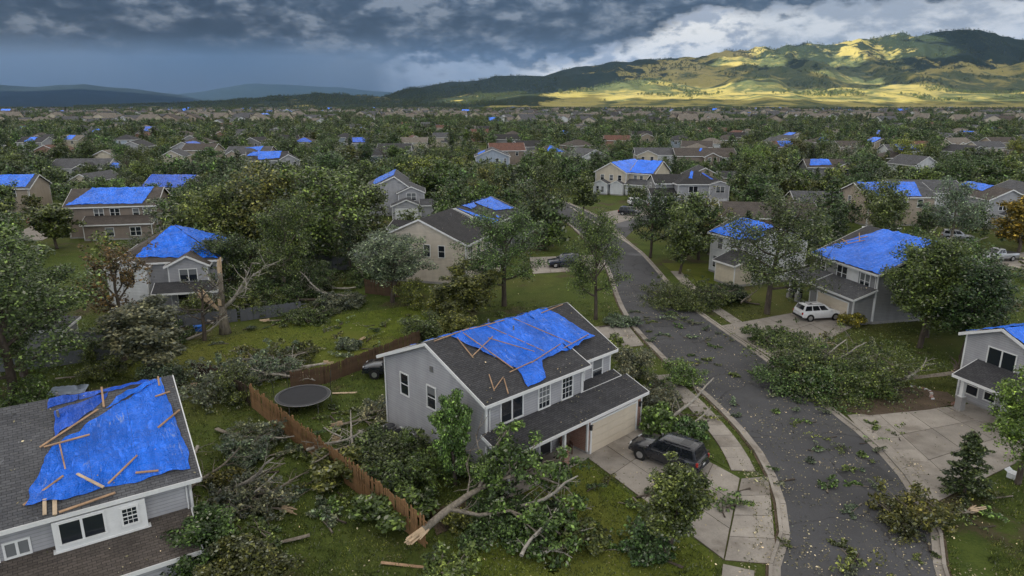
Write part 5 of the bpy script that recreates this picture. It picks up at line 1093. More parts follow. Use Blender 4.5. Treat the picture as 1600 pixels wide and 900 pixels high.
# ================================================================== VEGETATION
def unit(v): return v/np.maximum(np.linalg.norm(v, axis=-1, keepdims=True), 1e-9)
def leaf_cloud(rs, C, rad, per, size, flat=.75, up=.5):
    """leaf-shaped quads gathered in clumps round the centres C"""
    C = np.asarray(C, float); n = len(C); rad = np.broadcast_to(np.asarray(rad, float), (n,)); k = n*per
    c = np.repeat(C, per, 0); off = unit(rs.normal(size=(k, 3)))*(rs.random((k, 1))**.45)
    off[:, 2] *= flat; p = c+off*np.repeat(rad, per)[:, None]
    nr = unit(rs.normal(size=(k, 3))*.75+off*.8+np.array([0, 0, up*1.7])); a = unit(np.cross(nr, rs.normal(size=(k, 3)))); b = np.cross(nr, a)
    s = size*rs.uniform(.6, 1.25, (k, 1)); a = a*s*.5; b = b*s*.29
    V = np.stack([p-a, p-b, p+a, p+b], 1).reshape(-1, 3); F = np.arange(k*4).reshape(-1, 4)
    return V, F
def limb(mb, rs, p, d, L, r, n=4, lift=.12, wob=.16, sides=5):
    pts = [p.copy()]; d = d/np.linalg.norm(d)
    for i in range(n):
        d = d+rs.normal(size=3)*wob+np.array([0, 0, lift]); d /= np.linalg.norm(d); pts.append(pts[-1]+d*L/n)
    mb.tube([Vector(q) for q in pts], [r*(1-.72*i/n) for i in range(n+1)], sides, False); return pts, d
def tree_geo(kind, h, seed, lod=0):
    """returns wood mesh builder, clump centres, clump radius"""
    rs = np.random.RandomState(seed); mb = MB(); mb.smooth = True; C = []
    sub = (6, 4, 0)[lod]; sides = (6, 5, 4)[lod]
    if kind in ('broad', 'tall', 'sparse', 'bare', 'round'):
        tz = {'broad': .24, 'tall': .16, 'sparse': .28, 'bare': .25, 'round': .34}[kind]; wd = {'broad': .44, 'tall': .30, 'sparse': .40, 'bare': .40, 'round': .36}[kind]
        r0 = .022*h+.05; pts, d = limb(mb, rs, np.zeros(3), np.array([rs.normal()*.06, rs.normal()*.06, 1.0]), h*.84, r0, 6, .05, .06, sides+1)
        pts = np.array(pts); nl = {'broad': 12, 'tall': 14, 'sparse': 10, 'bare': 11, 'round': 12}[kind]; 
        if lod == 2: nl = 9
        for i in range(nl):
            u = tz+(.80-tz)*(i+rs.random()*.6)/nl; z = u/.84*6; k = min(5, int(z)); p = pts[k]+(pts[k+1]-pts[k])*(z-k)
            a = i*2.4+rs.random()*.7; v = (u-tz)/(1-tz); prof = math.sin(math.pi*min(1, .22+v*.80))**.7; Lm = h*wd*prof*rs.uniform(.72, 1.12); el = R(18+48*v+rs.normal()*8)
            q, dd = limb(mb, rs, p, np.array([math.cos(a)*math.cos(el), math.sin(a)*math.cos(el), math.sin(el)]), Lm, r0*(.46-.28*v), 4, .08, .13, sides)
            C += [q[-1], (q[3]+q[2])/2]
            if lod < 2 and kind != 'bare': C.append(q[2])
            for j in range(sub):
                t = 1+3*(j+rs.random())/max(1, sub); k = min(3, int(t)); pp = q[k]+(q[min(4, k+1)]-q[k])*(t-k); a2 = a+rs.choice([-1, 1])*rs.uniform(.5, 1.3); e2 = el+rs.normal()*.35
                q2, _ = limb(mb, rs, pp, np.array([math.cos(a2)*math.cos(e2), math.sin(a2)*math.cos(e2), math.sin(e2)]), Lm*rs.uniform(.32, .58), r0*.11, 3, .08, .2, 4)
                C.append(q2[-1]); C.append(q2[2]) if rs.random() < .5 else None
        C.append(pts[-1]+np.array([0, 0, h*.08])); C.append(pts[-1])
        for _ in range((0 if kind in ('sparse', 'bare') else (30, 26, 9)[lod])):      # inner crown
            a = rs.random()*6.28; C.append(np.array([math.cos(a)*h*wd*.62*rs.random(), math.sin(a)*h*wd*.62*rs.random(), h*rs.uniform(tz+.12, .88)]))
        rad = h*{'broad': .098, 'tall': .085, 'sparse': .075, 'bare': .05, 'round': .095}[kind]*(1, 1.12, 1.5)[lod]
    elif kind == 'conifer':
        r0 = .018*h+.04; limb(mb, rs, np.zeros(3), np.array([0, 0, 1.0]), h, r0, 5, .1, .02, sides); nl = (46, 34, 20)[lod]
        for i in range(nl):
            u = .08+.88*i/nl; a = i*2.4+rs.random(); Lm = h*.235*(1-u)**.8*rs.uniform(.75, 1.15)+.12; p = np.array([0, 0, u*h])
            for t in (.35, .68, 1.0): C.append(p+np.array([math.cos(a)*Lm*t, math.sin(a)*Lm*t, -.20*Lm*t]))
            if lod < 2: mb.tube([Vector(p), Vector(C[-1])], [r0*.22, .01], 3, False)
        C.append(np.array([0, 0, h*.97])); rad = h*.055*(1, 1.15, 1.5)[lod]
    elif kind == 'bush':
        for i in range((9, 7, 5)[lod]):
            a = i*2.4+rs.random(); el = R(rs.uniform(25, 80)); q, _ = limb(mb, rs, np.zeros(3), np.array([math.cos(a)*math.cos(el), math.sin(a)*math.cos(el), math.sin(el)]), h*rs.uniform(.65, .95), .03+.01*h, 3, .05, .16, 4); C += [q[-1], q[-2], (q[-1]+q[-2])/2+rs.normal(size=3)*h*.1, q[1]*1.0]
        for _ in range(14): a = rs.random()*6.28; rr = h*.62*math.sqrt(rs.random()); C.append(np.array([rr*math.cos(a), rr*math.sin(a), h*rs.uniform(.10, .75)*(1-.35*(rr/h/.62)**2)]))
        rad = h*.19*(1, 1.1, 1.25)[lod]
    return mb, np.array(C), rad
LEAFN = {'broad': (108, 52, 28), 'tall': (108, 52, 28), 'round': (110, 52, 28), 'sparse': (38, 18, 14), 'bare': (3, 2, 2), 'conifer': (52, 24, 11), 'bush': (130, 56, 24)}
LEAFS_SZ = (.215, .36, .74)
PROTO = {}
def proto(kind, h, var, lod):
    k = (kind, h, var, lod)
    if k not in PROTO:
        sd_ = hash_i(kind)+int(h*10)*7+var*101+lod*1009; mb, C, rad = tree_geo(kind, h, sd_, lod); rs = np.random.RandomState(sd_+5)
        cr = C[C[:, 2] > .0]; sz = LEAFS_SZ[lod]*(.9 if kind == 'conifer' else 1)*(.85 if h < 5 else 1)
        V, F = leaf_cloud(rs, cr, rad*rs.uniform(.65, 1.3, len(cr)), LEAFN[kind][lod], sz, .7 if kind != 'conifer' else .45, .5)
        PROTO[k] = (mb.mesh('trunk', M['bark']), np_mesh('crown', V, F, [M['leaf_dark']]), h)
    return PROTO[k]
def hash_i(s): return sum(ord(c)*(i+3) for i, c in enumerate(s))
def put_tree(kind, leaf, x, y, h, label, cat='tree', group=None, lod=None, wide=1.0, name=None, bark='bark', var=None, rz=None):
    if lod is None: lod = 0 if y < 80 else 1 if y < 260 else 2
    base = min({'conifer': (5, 9), 'bush': (1.5, 3.2), 'bare': (8,), 'sparse': (8, 11), 'round': (6,)}.get(kind, (5.5, 8, 11)), key=lambda b: abs(math.log(b/h)))
    nv = {0: 2, 1: 3, 2: 3}[lod]; v = rng.randrange(nv) if var is None else var
    tm, cm, hh = proto(kind, base, v, lod)
    nm = name or {'conifer': 'conifer_tree', 'bush': 'shrub', 'bare': 'bare_tree'}.get(kind, 'broadleaf_tree')
    t = thing(nm, label, cat, (x, y, 0), rng.uniform(0, 6.28) if rz is None else rz, group); s = h/hh; t.scale = (s*wide, s*wide, s)
    for n_, me, mt in (('trunk' if kind != 'bush' else 'stem', tm, bark), ('crown' if kind != 'bush' else 'foliage', cm, leaf)):
        o = link(bpy.data.objects.new(n_, me), t)
        if o.material_slots: o.material_slots[0].link = 'OBJECT'; o.material_slots[0].material = M[mt]
    return t
TREE_XY = []
def T(kind, leaf, x, y, h, label, wide=1.0, **k):
    wide *= (1.28 if y < 85 or x < -15 else .95) if y > 45 and kind in ('broad', 'tall') else 1.0; TREE_XY.append((x, y, h*.3)); return put_tree(kind, leaf, x, y, h, label, wide=wide, **k)
T('broad', 'leaf_dark', -36.5, 46.4, 11.8, 'big dark tree at the left edge above the lower left house')
T('broad', 'leaf_mid', -41.0, 53.5, 9.5, 'mid green tree just behind the big dark one at the left edge')
T('broad', 'leaf_dark', -47.0, 60.0, 9.5, 'dark tree crowding the garden shed from the left')
T('sparse', 'leaf_rust', -34.6, 57.2, 9.2, 'rust-brown tree with a tall bare trunk before the hipped tarp house', 1.1, rz=1.0)
T('tall', 'leaf_silver', -29.9, 53.0, 6.6, 'silvery torn tree right of the rust-brown one', 1.2)
T('bush', 'leaf_silver', -27.8, 50.9, 2.6, 'silvery heap of foliage at the foot of the silvery torn tree', 1.2)
T('bush', 'leaf_olive', -37.2, 57.4, 2.4, 'clipped olive shrub hanging over the low grey panel fence')
T('bush', 'leaf_mid', -33.0, 69.6, 3.6, 'round green shrub beside the grey house with the hipped tarp')
T('broad', 'leaf_dark', -32.6, 76.5, 7.4, 'green tree touching the right end of the hipped tarp', .9)
T('broad', 'leaf_olive', -32.0, 92, 12.5, 'tall olive tree with a pale leaning stem left of centre', .95)
T('broad', 'leaf_mid', -25.6, 92.5, 13.2, 'tallest full green tree left of the beige house')
T('broad', 'leaf_dark', -38.0, 99, 11.0, 'dark broad tree behind the broken pale one')
T('broad', 'leaf_dark', -48.5, 121.5, 8.5, 'dark tree standing on the bright far lawn at left')
T('conifer', 'leaf_conifer', -21.4, 88.0, 8.2, 'dark cypress-like tree beside the pale curved fence', .9)
T('broad', 'leaf_dark', -24.5, 112, 8.5, 'dark tree hugging the left wall of the light grey gable-fronted house', .95)
T('bush', 'leaf_bright', -63.0, 136.5, 5.2, 'bright pale-green bushy tree right of the brown house', .9)
T('sparse', 'leaf_silver', -56.0, 109, 7.6, 'grey half-stripped tree before the right end of the brown house', 1.25)
T('broad', 'leaf_silver', -13.8, 75.6, 7.4, 'greyish torn tree leaning against the beige house corner', 1.1)
T('bush', 'leaf_bright', -11.2, 73.8, 3.9, 'upright bright green bush before the beige wall', .72)
T('bush', 'leaf_olive', -7.6, 71.6, 3.6, 'olive-brown bush right of the upright bright one')
T('broad', 'leaf_olive', -5.0, 68.6, 5.0, 'low olive tree spreading over the fence behind the middle house', 1.2)
T('broad', 'leaf_dark', -.9, 74.2, 10.2, 'tall dark tree directly behind the ridge of the middle house', .92)
T('broad', 'leaf_dark', 5.2, 112.5, 11.4, 'broad dark street tree left of the bend', 1.0)
T('round', 'leaf_dark', 14.2, 135.5, 7.2, 'small round lollipop tree on the far verge at the bend', 1.05)
T('tall', 'leaf_mid', 7.4, 180, 9.6, 'pointed fresh green tree near the head of the street', 1.0)
T('broad', 'leaf_dark', 4.6, 176, 8.6, 'dark tree left of the pointed fresh green one')
T('broad', 'leaf_mid', 8.9, 69.2, 10.6, 'street tree with a clear trunk right behind the tarped ridge', .60)
T('tall', 'leaf_mid', -3.4, 36.4, 5.9, 'slim green tree against the gable wall of the middle house', .66, rz=.4)
T('broad', 'leaf_mid', -1.6, 33.9, 3.0, 'feathery bush-like tree at the porch corner of the middle house', .9)
T('broad', 'leaf_mid', 8.1, 30.4, 4.35, 'small leafy tree standing alone on the front lawn of the middle house', 1.05, rz=2.2)
T('broad', 'leaf_dark', 20.6, 99.5, 9.4, 'left tree of the tight dark clump right of the street', 1.0)
T('broad', 'leaf_mid', 22.6, 89.4, 7.6, 'fresh green tree at the front of the dark clump right of the street', 1.05)
T('broad', 'leaf_dark', 24.4, 95.5, 9.2, 'tall dark tree at the back of the clump right of the street')
T('sparse', 'leaf_olive', 27.4, 98.0, 9.4, 'brownish tree shading the pale grey house on the right', 1.1)
T('broad', 'leaf_dark', 27.8, 71.2, 11.2, 'tall dark tree left of the house with the white car', .92)
T('broad', 'leaf_mid', 38.2, 60.4, 9.0, 'big leafy tree leaning over the side wall of the dark grey house', .84)
T('broad', 'leaf_mid', 40.6, 63.4, 8.0, 'leafy tree close against the long side wall of the dark grey house', .9)
T('broad', 'leaf_dark', 42.0, 66.0, 8.6, 'dense dark tree behind the back corner of the dark grey house', .95)
T('broad', 'leaf_dark', 40.4, 57.6, 7.6, 'dark tree between the dark grey house and the one at the right edge')
T('broad', 'leaf_silver', 44.6, 64.2, 6.6, 'silvery torn tree above the bright tarp at the right edge', .95)
T('broad', 'leaf_mid', 46.2, 70.0, 5.6, 'green tree right of the silvery one behind the dark grey house')
T('tall', 'leaf_yellow', 78.0, 103, 8.4, 'yellow tree at the right edge beyond the silver pickup', 1.3)
T('conifer', 'leaf_conifer', 26.2, 35.2, 4.2, 'low dark spruce on the concrete at lower right', 1.35)
T('broad', 'leaf_bright', 30.4, 36.6, 7.0, 'yellow-green tree cut by the lower right edge', .95)
T('broad', 'leaf_mid', -13.9, 26.6, 3.7, 'leafy tree at the bottom edge before the lower left house', 1.25)
T('broad', 'leaf_olive', -11.6, 25.9, 3.3, 'olive scrubby tree at the bottom edge right of the leafy one', 1.4)
T('bush', 'leaf_silver', 9.9, 53.0, 3.2, 'spiky silver-green shrub right of the far corner of the middle house')
T('bush', 'leaf_mid', 13.6, 51.4, 2.6, 'green shrub on the kerb edge beside the spiky silver one')
T('bush', 'leaf_mid', 10.2, 43.6, 2.1, 'low green bush at the right end of the cream garage')
T('bush', 'leaf_dark', 12.0, 42.6, 1.7, 'low dark bush right of the garage, nearest the pavement')
T('bush', 'leaf_mid', -35.0, 45.0, 3.4, 'rounded green bush below the big dark tree at the left edge')
T('bush', 'leaf_yellow', 35.2, 67.2, 1.7, 'small yellowish shrub at the garage corner behind the white car')
T('broad', 'leaf_mid', 33.6, 160.5, 5.0, 'dark leafy clump before the white porches', 1.3)
T('bush', 'leaf_dark', 30.0, 163.0, 4.2, 'dense dark bush left of the leafy clump before the white porches', 1.1)
T('bare', 'leaf_rust', 27.0, 127, 5.0, 'bare grey brushwood tree on the verge before the black car', 1.2)
T('broad', 'leaf_silver', 70.5, 108, 9.5, 'grey-limbed torn tree before the tan house at the right', 1.1, bark='bark_pale')
T('broad', 'leaf_mid', 60.5, 112, 9.8, 'tall bright-leaved tree left of the grey-limbed torn one', 1.1)
T('conifer', 'leaf_conifer', 52.5, 112, 11.0, 'tall dark evergreen behind the tarp of the dark grey house', 1.1)
T('broad', 'leaf_dark', 57.0, 104, 8.6, 'dark tree filling the gap behind the covered boat')
T('broad', 'leaf_dark', -100, 133, 7.4, 'dark tree half hiding the tan house at the left edge', .9)
T('broad', 'leaf_mid', -72, 106, 6.4, 'green tree before the left half of the brown house')
T('bush', 'leaf_dark', -8.8, 62.6, 2.8, 'dark shrub where the plank fence ends behind the middle house', 1.3)
T('bush', 'leaf_olive', -5.6, 64.6, 2.6, 'olive shrub behind the roof ridge of the middle house', 1.4)
T('bush', 'leaf_olive', -2.9, 32.3, 1.3, 'low olive plants in the bed before the porch')
T('bush', 'leaf_mid', -6.4, 35.2, 2.8, 'leafy heap at the foot of the gable wall of the middle house', 1.15)
T('bush', 'leaf_dark', -7.6, 38.4, 2.4, 'dark heap of torn leaves below the lower gable window', 1.4)
T('bush', 'leaf_olive', -10.2, 37.6, 2.0, 'olive heap of leaves just behind the middle of the tall plank fence', 1.4)
T('bush', 'leaf_mid', -6.2, 33.4, 1.9, 'low green heap behind the near end of the tall plank fence', 1.5)
T('bush', 'leaf_dark', -9.2, 39.4, 2.0, 'dark leafy heap by the metal units at the gable wall', 1.3)
T('bush', 'leaf_mid', -21.2, 48.6, 2.8, 'leafy bush growing behind the left end of the tall plank fence')

# ---- trees brought down by the storm
M['bark_bleached'] = barkmat('bark_bleached', (.22, .20, .17), (.42, .385, .33))
def squash(V, up=.62, down=.28, lo=.05):
    V = np.array(V, float); x, y, z = V[:, 0].copy(), V[:, 1].copy(), V[:, 2].copy()
    nx, nz = z, x; nz = np.where(nz > 0, nz*up, -nz*down)+lo; return np.stack([nx, y, nz], 1)
def fallen(label, x, y, ang, L, leaf, kind='broad', wide=1.0, bark='bark', per=None, seed=1, rise=0.0, snapped=True, roots=False, group=None, size=.23, low=1.0, cover=True):
    mb, C, rad = tree_geo(kind, L, seed*31+7, 0); rs = np.random.RandomState(seed); mv = squash(mb.v, .62*low); mv[:, 1] *= wide
    mv[:, 2] += np.maximum(0, 1-mv[:, 0]/(L*.5))*rise; mb.v = [tuple(p) for p in mv]
    spikes = []
    for _ in range(16 if cover else 0):
        u = rs.uniform(.35, .95)*L; a = rs.uniform(0, 6.28); p0 = np.array([u, math.cos(a)*L*.10*wide, abs(math.sin(a))*L*.10*low+.2]); el = rs.uniform(.05, .75); a2 = math.copysign(rs.uniform(.5, 1.9), math.cos(a))
        q, _d = limb(mb, rs, p0, np.array([math.cos(a2)*math.cos(el)+.3, math.sin(a2)*math.cos(el), math.sin(el)*low]), L*rs.uniform(.18, .36), .045, 4, -.03, .2, 4)
        for k in (2, 3, 4):
            q2, _d = limb(mb, rs, q[k], rs.normal(size=3)+np.array([.3, 0, .2]), L*.09, .016, 2, 0, .3, 3); spikes.append(q2[-1])
        spikes.append(q[-1])
    t = thing('fallen_tree', label, 'fallen tree', (x, y, .02), R(ang), group); mb.build('trunk', M[bark], t)
    Cc = squash(C, .62*low, .30, .12); Cc[:, 1] *= wide; Cc[:, 2] += np.maximum(0, 1-Cc[:, 0]/(L*.5))*rise
    if cover:
        n = int(len(Cc)*.45); E_ = Cc[rs.randint(0, len(Cc), n)]+rs.normal(size=(n, 3))*np.array([L*.06, L*.06, .12]); E_[:, 2] = np.abs(E_[:, 2]); Cc = np.vstack([Cc, E_])
    V, F = leaf_cloud(rs, Cc, rad*rs.uniform(.55, 1.2, len(Cc)), int((per or LEAFN[kind][0])*1.7), size*.74, .55, .6)
    if spikes: V2, F2 = leaf_cloud(rs, np.array(spikes), .30, 22, size, .6, .3); F = np.vstack([F, F2+len(V)]); V = np.vstack([V, V2])
    V[:, 2] = np.abs(V[:, 2])+.02
    link(bpy.data.objects.new('crown', np_mesh('crown', V, F, [M[leaf]])), t)
    if snapped:
        s = MB(); r = .022*L+.06
        for k in range(22): a = k*.7; f_ = .3+.5*(k % 3)/2; q = Vector((.25, math.cos(a)*r*f_, rise+.08+.05+math.sin(a)*r*f_)); s.prism([q+Vector((0, -.03, -.02)), q+Vector((0, .03, -.02)), q+Vector((0, 0, .03))], (-rng.uniform(.2, 1.0)**1.3, rng.gauss(0, .08), rng.gauss(0, .05)))
        s.build('splintered_end', M['split_wood'], t)
    if roots:
        s = MB(); s.smooth = True; r = .03*L+.1
        for k in range(11): a = k*.6; s.tube([Vector((.1, 0, rise+.3)), Vector((-.25, math.cos(a)*r*1.6, rise+.35+math.sin(a)*r*1.3)), Vector((-.1+rng.uniform(-.3, .2), math.cos(a)*r*3.2, max(.03, rise+.35+math.sin(a)*r*2.4)))], [.12, .07, .02], 5, False)
        s.build('root_plate', M['bark'], t)
    return t
FG = 'trees brought down by the storm'
fallen('big green tree fallen across the right lane, its pale trunk pointing at the right house', 35.8, 51.4, 176, 13.5, 'leaf_mid', wide=1.05, bark='bark_pale', seed=3, rise=1.0, roots=True, group=FG, per=70)
fallen('dark crown piled at the left end of the big fallen tree on the road', 30.0, 52.4, 190, 8.0, 'leaf_dark', wide=1.3, seed=5, snapped=False, group=FG, per=66)
fallen('mid green crown heaped over the near side of the big fallen tree', 32.0, 49.8, 165, 7.0, 'leaf_mid', wide=1.2, seed=41, snapped=False, group=FG, per=64)
fallen('yellow-green crown lying across the street edge beyond the driveway pad', 27.2, 76.0, 190, 10.5, 'leaf_olive', wide=1.25, seed=7, group=FG, per=60)
fallen('dark green crown filling the gap before the brick planter at the tall dark tree', 28.2, 74.6, 150, 6.5, 'leaf_dark', wide=1.3, seed=8, snapped=False, group=FG)
def snapped_trunk():
    t = thing('fallen_tree', 'pale snapped trunk with forking bare limbs lying toward the porch', 'fallen tree', (-4.5, 30.4, 0), 0, FG); mb = MB(); mb.smooth = True; rs = np.random.RandomState(4); C = []
    A = lambda *p: [Vector(q) for q in p]
    main = A((0, .0, 1.1), (1.0, 1.0, 1.5), (2.1, 2.1, 1.75), (2.9, 2.7, 1.9)); mb.tube(main, [.21, .19, .16, .14], 9)
    arms = [A((2.9, 2.7, 1.9), (4.0, 2.9, 2.3), (5.2, 3.0, 2.6), (6.4, 2.5, 2.5), (7.6, 2.2, 2.1)), A((2.7, 2.6, 1.9), (3.2, 3.6, 2.6), (3.6, 4.4, 3.5), (4.2, 4.9, 4.2)), A((1.3, 1.2, 1.5), (2.8, 1.0, 1.3), (4.4, 1.1, 1.5), (5.8, .6, 1.2), (7.0, .1, .8)),
            A((4.0, 2.9, 2.3), (4.9, 3.6, 3.1), (6.0, 4.3, 3.7)), A((4.4, 1.1, 1.5), (5.4, .0, 1.3), (6.6, -.9, .8)), A((3.2, 3.6, 2.6), (2.6, 4.4, 3.4), (2.4, 5.0, 4.0)), A((5.2, 3.0, 2.6), (6.3, 3.5, 3.0), (7.2, 3.6, 3.1)), A((2.1, 2.1, 1.75), (2.2, 3.0, 2.3), (1.9, 4.0, 2.6))]
    for i, a in enumerate(arms):
        n = len(a); mb.tube(a, [(.14, .11, .12, .07, .06, .06, .05, .06)[i]*(1-.75*k/(n-1)) for k in range(n)], 6)
        for k in range(1, n):
            for _ in range(4):
                q, d = limb(mb, rs, np.array(a[k].lerp(a[k-1], rs.random())), np.array(a[k]-a[k-1])*.5+rs.normal(size=3)*.6, rs.uniform(.7, 1.6), .028, 3, .02, .22, 4)
                if a[k].x > 3.2: C += [q[-1], q[-2]]
    mb.build('trunk', M['bark_pale'], t)
    for i in range(46): a = rs.random()*6.28; rr = 2.4*math.sqrt(rs.random()); C.append(np.array([6.4+rr*math.cos(a)*1.1, .9+rr*math.sin(a)*.9, max(.2, 1.7*(1-(rr/2.5)**2)*rs.random()+.2)]))
    V, F = leaf_cloud(rs, np.array(C), rs.uniform(.3, .62, len(C)), 60, .23, .6, .4); V[:, 2] = np.maximum(V[:, 2], .03); link(bpy.data.objects.new('crown', np_mesh('crown', V, F, [M['leaf_mid']])), t)
    s = MB()
    for k in range(34): a = k*.55; f_ = .35+.65*(k % 4)/3; g_ = rng.uniform(.15, 1.0); q = Vector((.14, .14, 1.15))+Vector((math.cos(a)*.13*f_, -math.cos(a)*.13*f_, math.sin(a)*.16*f_)); s.prism([q+Vector((-.03, .03, -.02)), q+Vector((.03, -.03, -.02)), q+Vector((0, 0, .035))], Vector((-.95*g_+rng.gauss(0, .05), -.95*g_+rng.gauss(0, .05), -.30*g_)))
    s.build('splintered_end', M['split_wood'], t)
snapped_trunk()
def snag():
    t = thing('broken_tree', 'broken pale tree with a torn orange top at the lawn edge', 'broken tree', (-28.6, 64.6, 0)); mb = MB(); mb.smooth = True; rs = np.random.RandomState(9); A = lambda *p: [Vector(q) for q in p]; C = []
    mb.tube(A((0, 0, 0), (-.05, .05, 1.6), (.0, .05, 2.8)), [.62, .42, .36], 10); mb.tube(A((0, .05, 2.7), (.05, .1, 4.4), (.12, .1, 6.2)), [.30, .25, .22], 9)
    lim = [A((0, 0, 2.5), (1.2, .2, 3.6), (2.2, .6, 5.2), (3.0, 1.0, 7.0)), A((1.2, .2, 3.6), (2.4, -.2, 4.6), (3.4, -.5, 6.0)), A((2.2, .6, 5.2), (3.4, .9, 6.0), (4.2, 1.5, 6.6)), A((.05, .1, 4.4), (-.9, .3, 5.2), (-1.4, .4, 6.4))]
    mb.build('trunk', M['bark_pale'], t); mb = MB(); mb.smooth = True
    for i, a in enumerate(lim):
        mb.tube(a, [(.24, .10, .10, .06)[i]*(1-.7*k/(len(a)-1)) for k in range(len(a))], 6)
        for k in range(1, len(a)):
            for _ in range(5): q, d = limb(mb, rs, np.array(a[k].lerp(a[k-1], rs.random())), np.array(a[k]-a[k-1])*.4+rs.normal(size=3)*.7, rs.uniform(.8, 2.0), .05, 3, .05, .25, 4); C += [q[-1]]
    mb.build('bare_limbs', M['bark_bleached'], t); s = MB()
    for k in range(10): a = k*.63; q = Vector((.12+math.cos(a)*.14, .1+math.sin(a)*.14, 6.1)); s.prism([q+Vector((-.08, -.04, 0)), q+Vector((.08, -.04, 0)), q+Vector((0, .08, 0))], (rng.gauss(0, .05), rng.gauss(0, .05), rng.uniform(.5, 1.7)))
    s.build('splintered_end', M['split_wood'], t); s = MB()
    for k in range(7): q = Vector((-.3, 0, 2.4)); s.prism([q+Vector((-.09, -.1, 0)), q+Vector((.09, -.08, 0)), q+Vector((0, .1, .06))], (-1.3-rng.random()*.7, rng.gauss(0, .2), 1.3+rng.random()*.8))
    s.build('torn_limb', M['split_wood'], t); s = MB(); s.box(-.22, .12, -.37, -.33, 3.0, 3.7); s.build('bark_scar', M['split_wood'], t)
    V, F = leaf_cloud(rs, np.array(C), .4, 14, .23); link(bpy.data.objects.new('crown', np_mesh('crown', V, F, [M['leaf_olive']])), t)
snag()
fallen('grey bare crown toppled over the dark weathered fence, limbs pointing at the trampoline', -22.2, 55.0, 250, 7.8, 'leaf_silver', 'bare', 1.1, 'bark_pale', 9, 12, .6, group=FG)
fallen('grey-twigged crown lying on the bright lawn above the trampoline', -16.0, 55.2, 190, 6.5, 'leaf_silver', 'sparse', 1.1, 'bark_bleached', 16, 13, .4, group=FG)
fallen('leafy limb sprawled left of the grey-twigged crown on the bright lawn', -19.8, 57.2, 215, 5.5, 'leaf_olive', 'sparse', 1.2, 'bark_pale', 20, 14, .2, group=FG)
fallen('dark mound of toppled crowns along the far side of the bright lawn', -22.0, 76.0, 200, 9.5, 'leaf_dark', 'broad', 1.2, 'bark', 60, 15, .2, snapped=False, group=FG)
fallen('second dark crown heaped between the broken tree and the pale curved fence', -27.5, 79.0, 160, 9.0, 'leaf_dark', 'broad', 1.3, 'bark_pale', 55, 16, .2, group=FG)
for i, (x, y, a, L, lf, lab) in enumerate([(-30.5, 76.5, 30, 9.0, 'leaf_dark', 'dark crown toppled right behind the grey panel fence end'), (-24.5, 73.8, 200, 7.0, 'leaf_mid', 'mid green crown spilling onto the far edge of the bright lawn'), (-19.2, 81.0, 180, 9.5, 'leaf_dark', 'dark crown heaped below the pale curved fence'), (-14.6, 82.5, 140, 6.5, 'leaf_dark', 'dark crown pushed against the left corner of the beige house'), (-25.0, 86.5, 190, 9.0, 'leaf_olive', 'olive crown toppled left of the pale curved fence'), (-33.5, 84.5, 150, 9.5, 'leaf_dark', 'dark crown lying under the tall olive tree left of centre')]):
    fallen(lab, x, y, a, L, lf, 'broad', 1.25, 'bark_bleached', 58, 80+i, .2, snapped=False, group=FG, low=1.25)
fallen('silvery crown slumped against the short brown fence before the beige house', -17.2, 77.5, 240, 6.0, 'leaf_silver', 'broad', 1.2, 'bark', 50, 17, .2, snapped=False, group=FG)
fallen('leafy crown heaped between the tall plank fence and the gable wall', -8.6, 37.6, 20, 6.2, 'leaf_mid', 'broad', 1.25, 'bark', 55, 18, .2, group=FG)
fallen('brown-twigged crown crushed behind the middle of the tall plank fence', -11.5, 41.5, -20, 5.2, 'leaf_dark', 'sparse', 1.3, 'bark', 34, 19, .2, group=FG)
fallen('leafy crown lying under the snapped trunk behind its splintered end', -3.9, 33.3, -10, 5.6, 'leaf_dark', 'broad', 1.1, 'bark', 55, 20, .1, snapped=False, group=FG)
fallen('flattened leafy crown on the verge between the garage bush and the street', 12.6, 45.6, 115, 4.6, 'leaf_silver', 'sparse', 1.3, 'bark', 34, 21, .0, snapped=False, group=FG, low=.5)
fallen('uprooted grey crown on the lawn below the brown house at the left', -52.5, 105.0, 160, 8.0, 'leaf_silver', 'sparse', 1.2, 'bark_pale', 30, 22, .2, group=FG)
fallen('torn crown under the grey-limbed tree beyond the silver pickup', 69.5, 104.5, 190, 8.0, 'leaf_silver', 'sparse', 1.2, 'bark_pale', 30, 23, .3, group=FG)
fallen('limb with leaves dragged over the verge left of the spiky shrub', 8.9, 66.5, 20, 3.6, 'leaf_silver', 'sparse', 1.3, 'bark', 34, 24, 0, snapped=False, group=FG, low=.6)
fallen('green crown spilled over the lawn above the big fallen tree', 29.5, 60.8, 165, 6.5, 'leaf_mid', 'sparse', 1.3, 'bark_pale', 40, 25, .1, group=FG, low=.7)
fallen('toppled crown beside the light grey gable-fronted house garage', -19.0, 118.0, 150, 7.5, 'leaf_olive', 'broad', 1.2, 'bark', 40, 26, .2, snapped=False, group=FG, size=.34)
fallen('leafy limb on the kerb at the lower right with its pale stem on the grass', 25.6, 33.4, 188, 5.2, 'leaf_olive', 'sparse', .9, 'bark_pale', 16, 27, .15, group=FG, low=.6)
fallen('dark brush heap at the foot of the lone lawn tree', 8.4, 28.8, 140, 2.6, 'leaf_dark', 'sparse', 1.2, 'bark', 40, 28, .0, snapped=False, group=FG, low=.6)
fallen('brown twig heap left of the front lawn under the snapped trunk', 1.6, 31.4, -20, 3.0, 'leaf_olive', 'bare', 1.3, 'bark_pale', 30, 29, .1, snapped=False, group=FG)
fallen('pale leafy heap beside the left half of the tall plank fence', -14.8, 40.2, 200, 3.2, 'leaf_silver', 'sparse', 1.2, 'bark_pale', 40, 30, .1, snapped=False, group=FG)
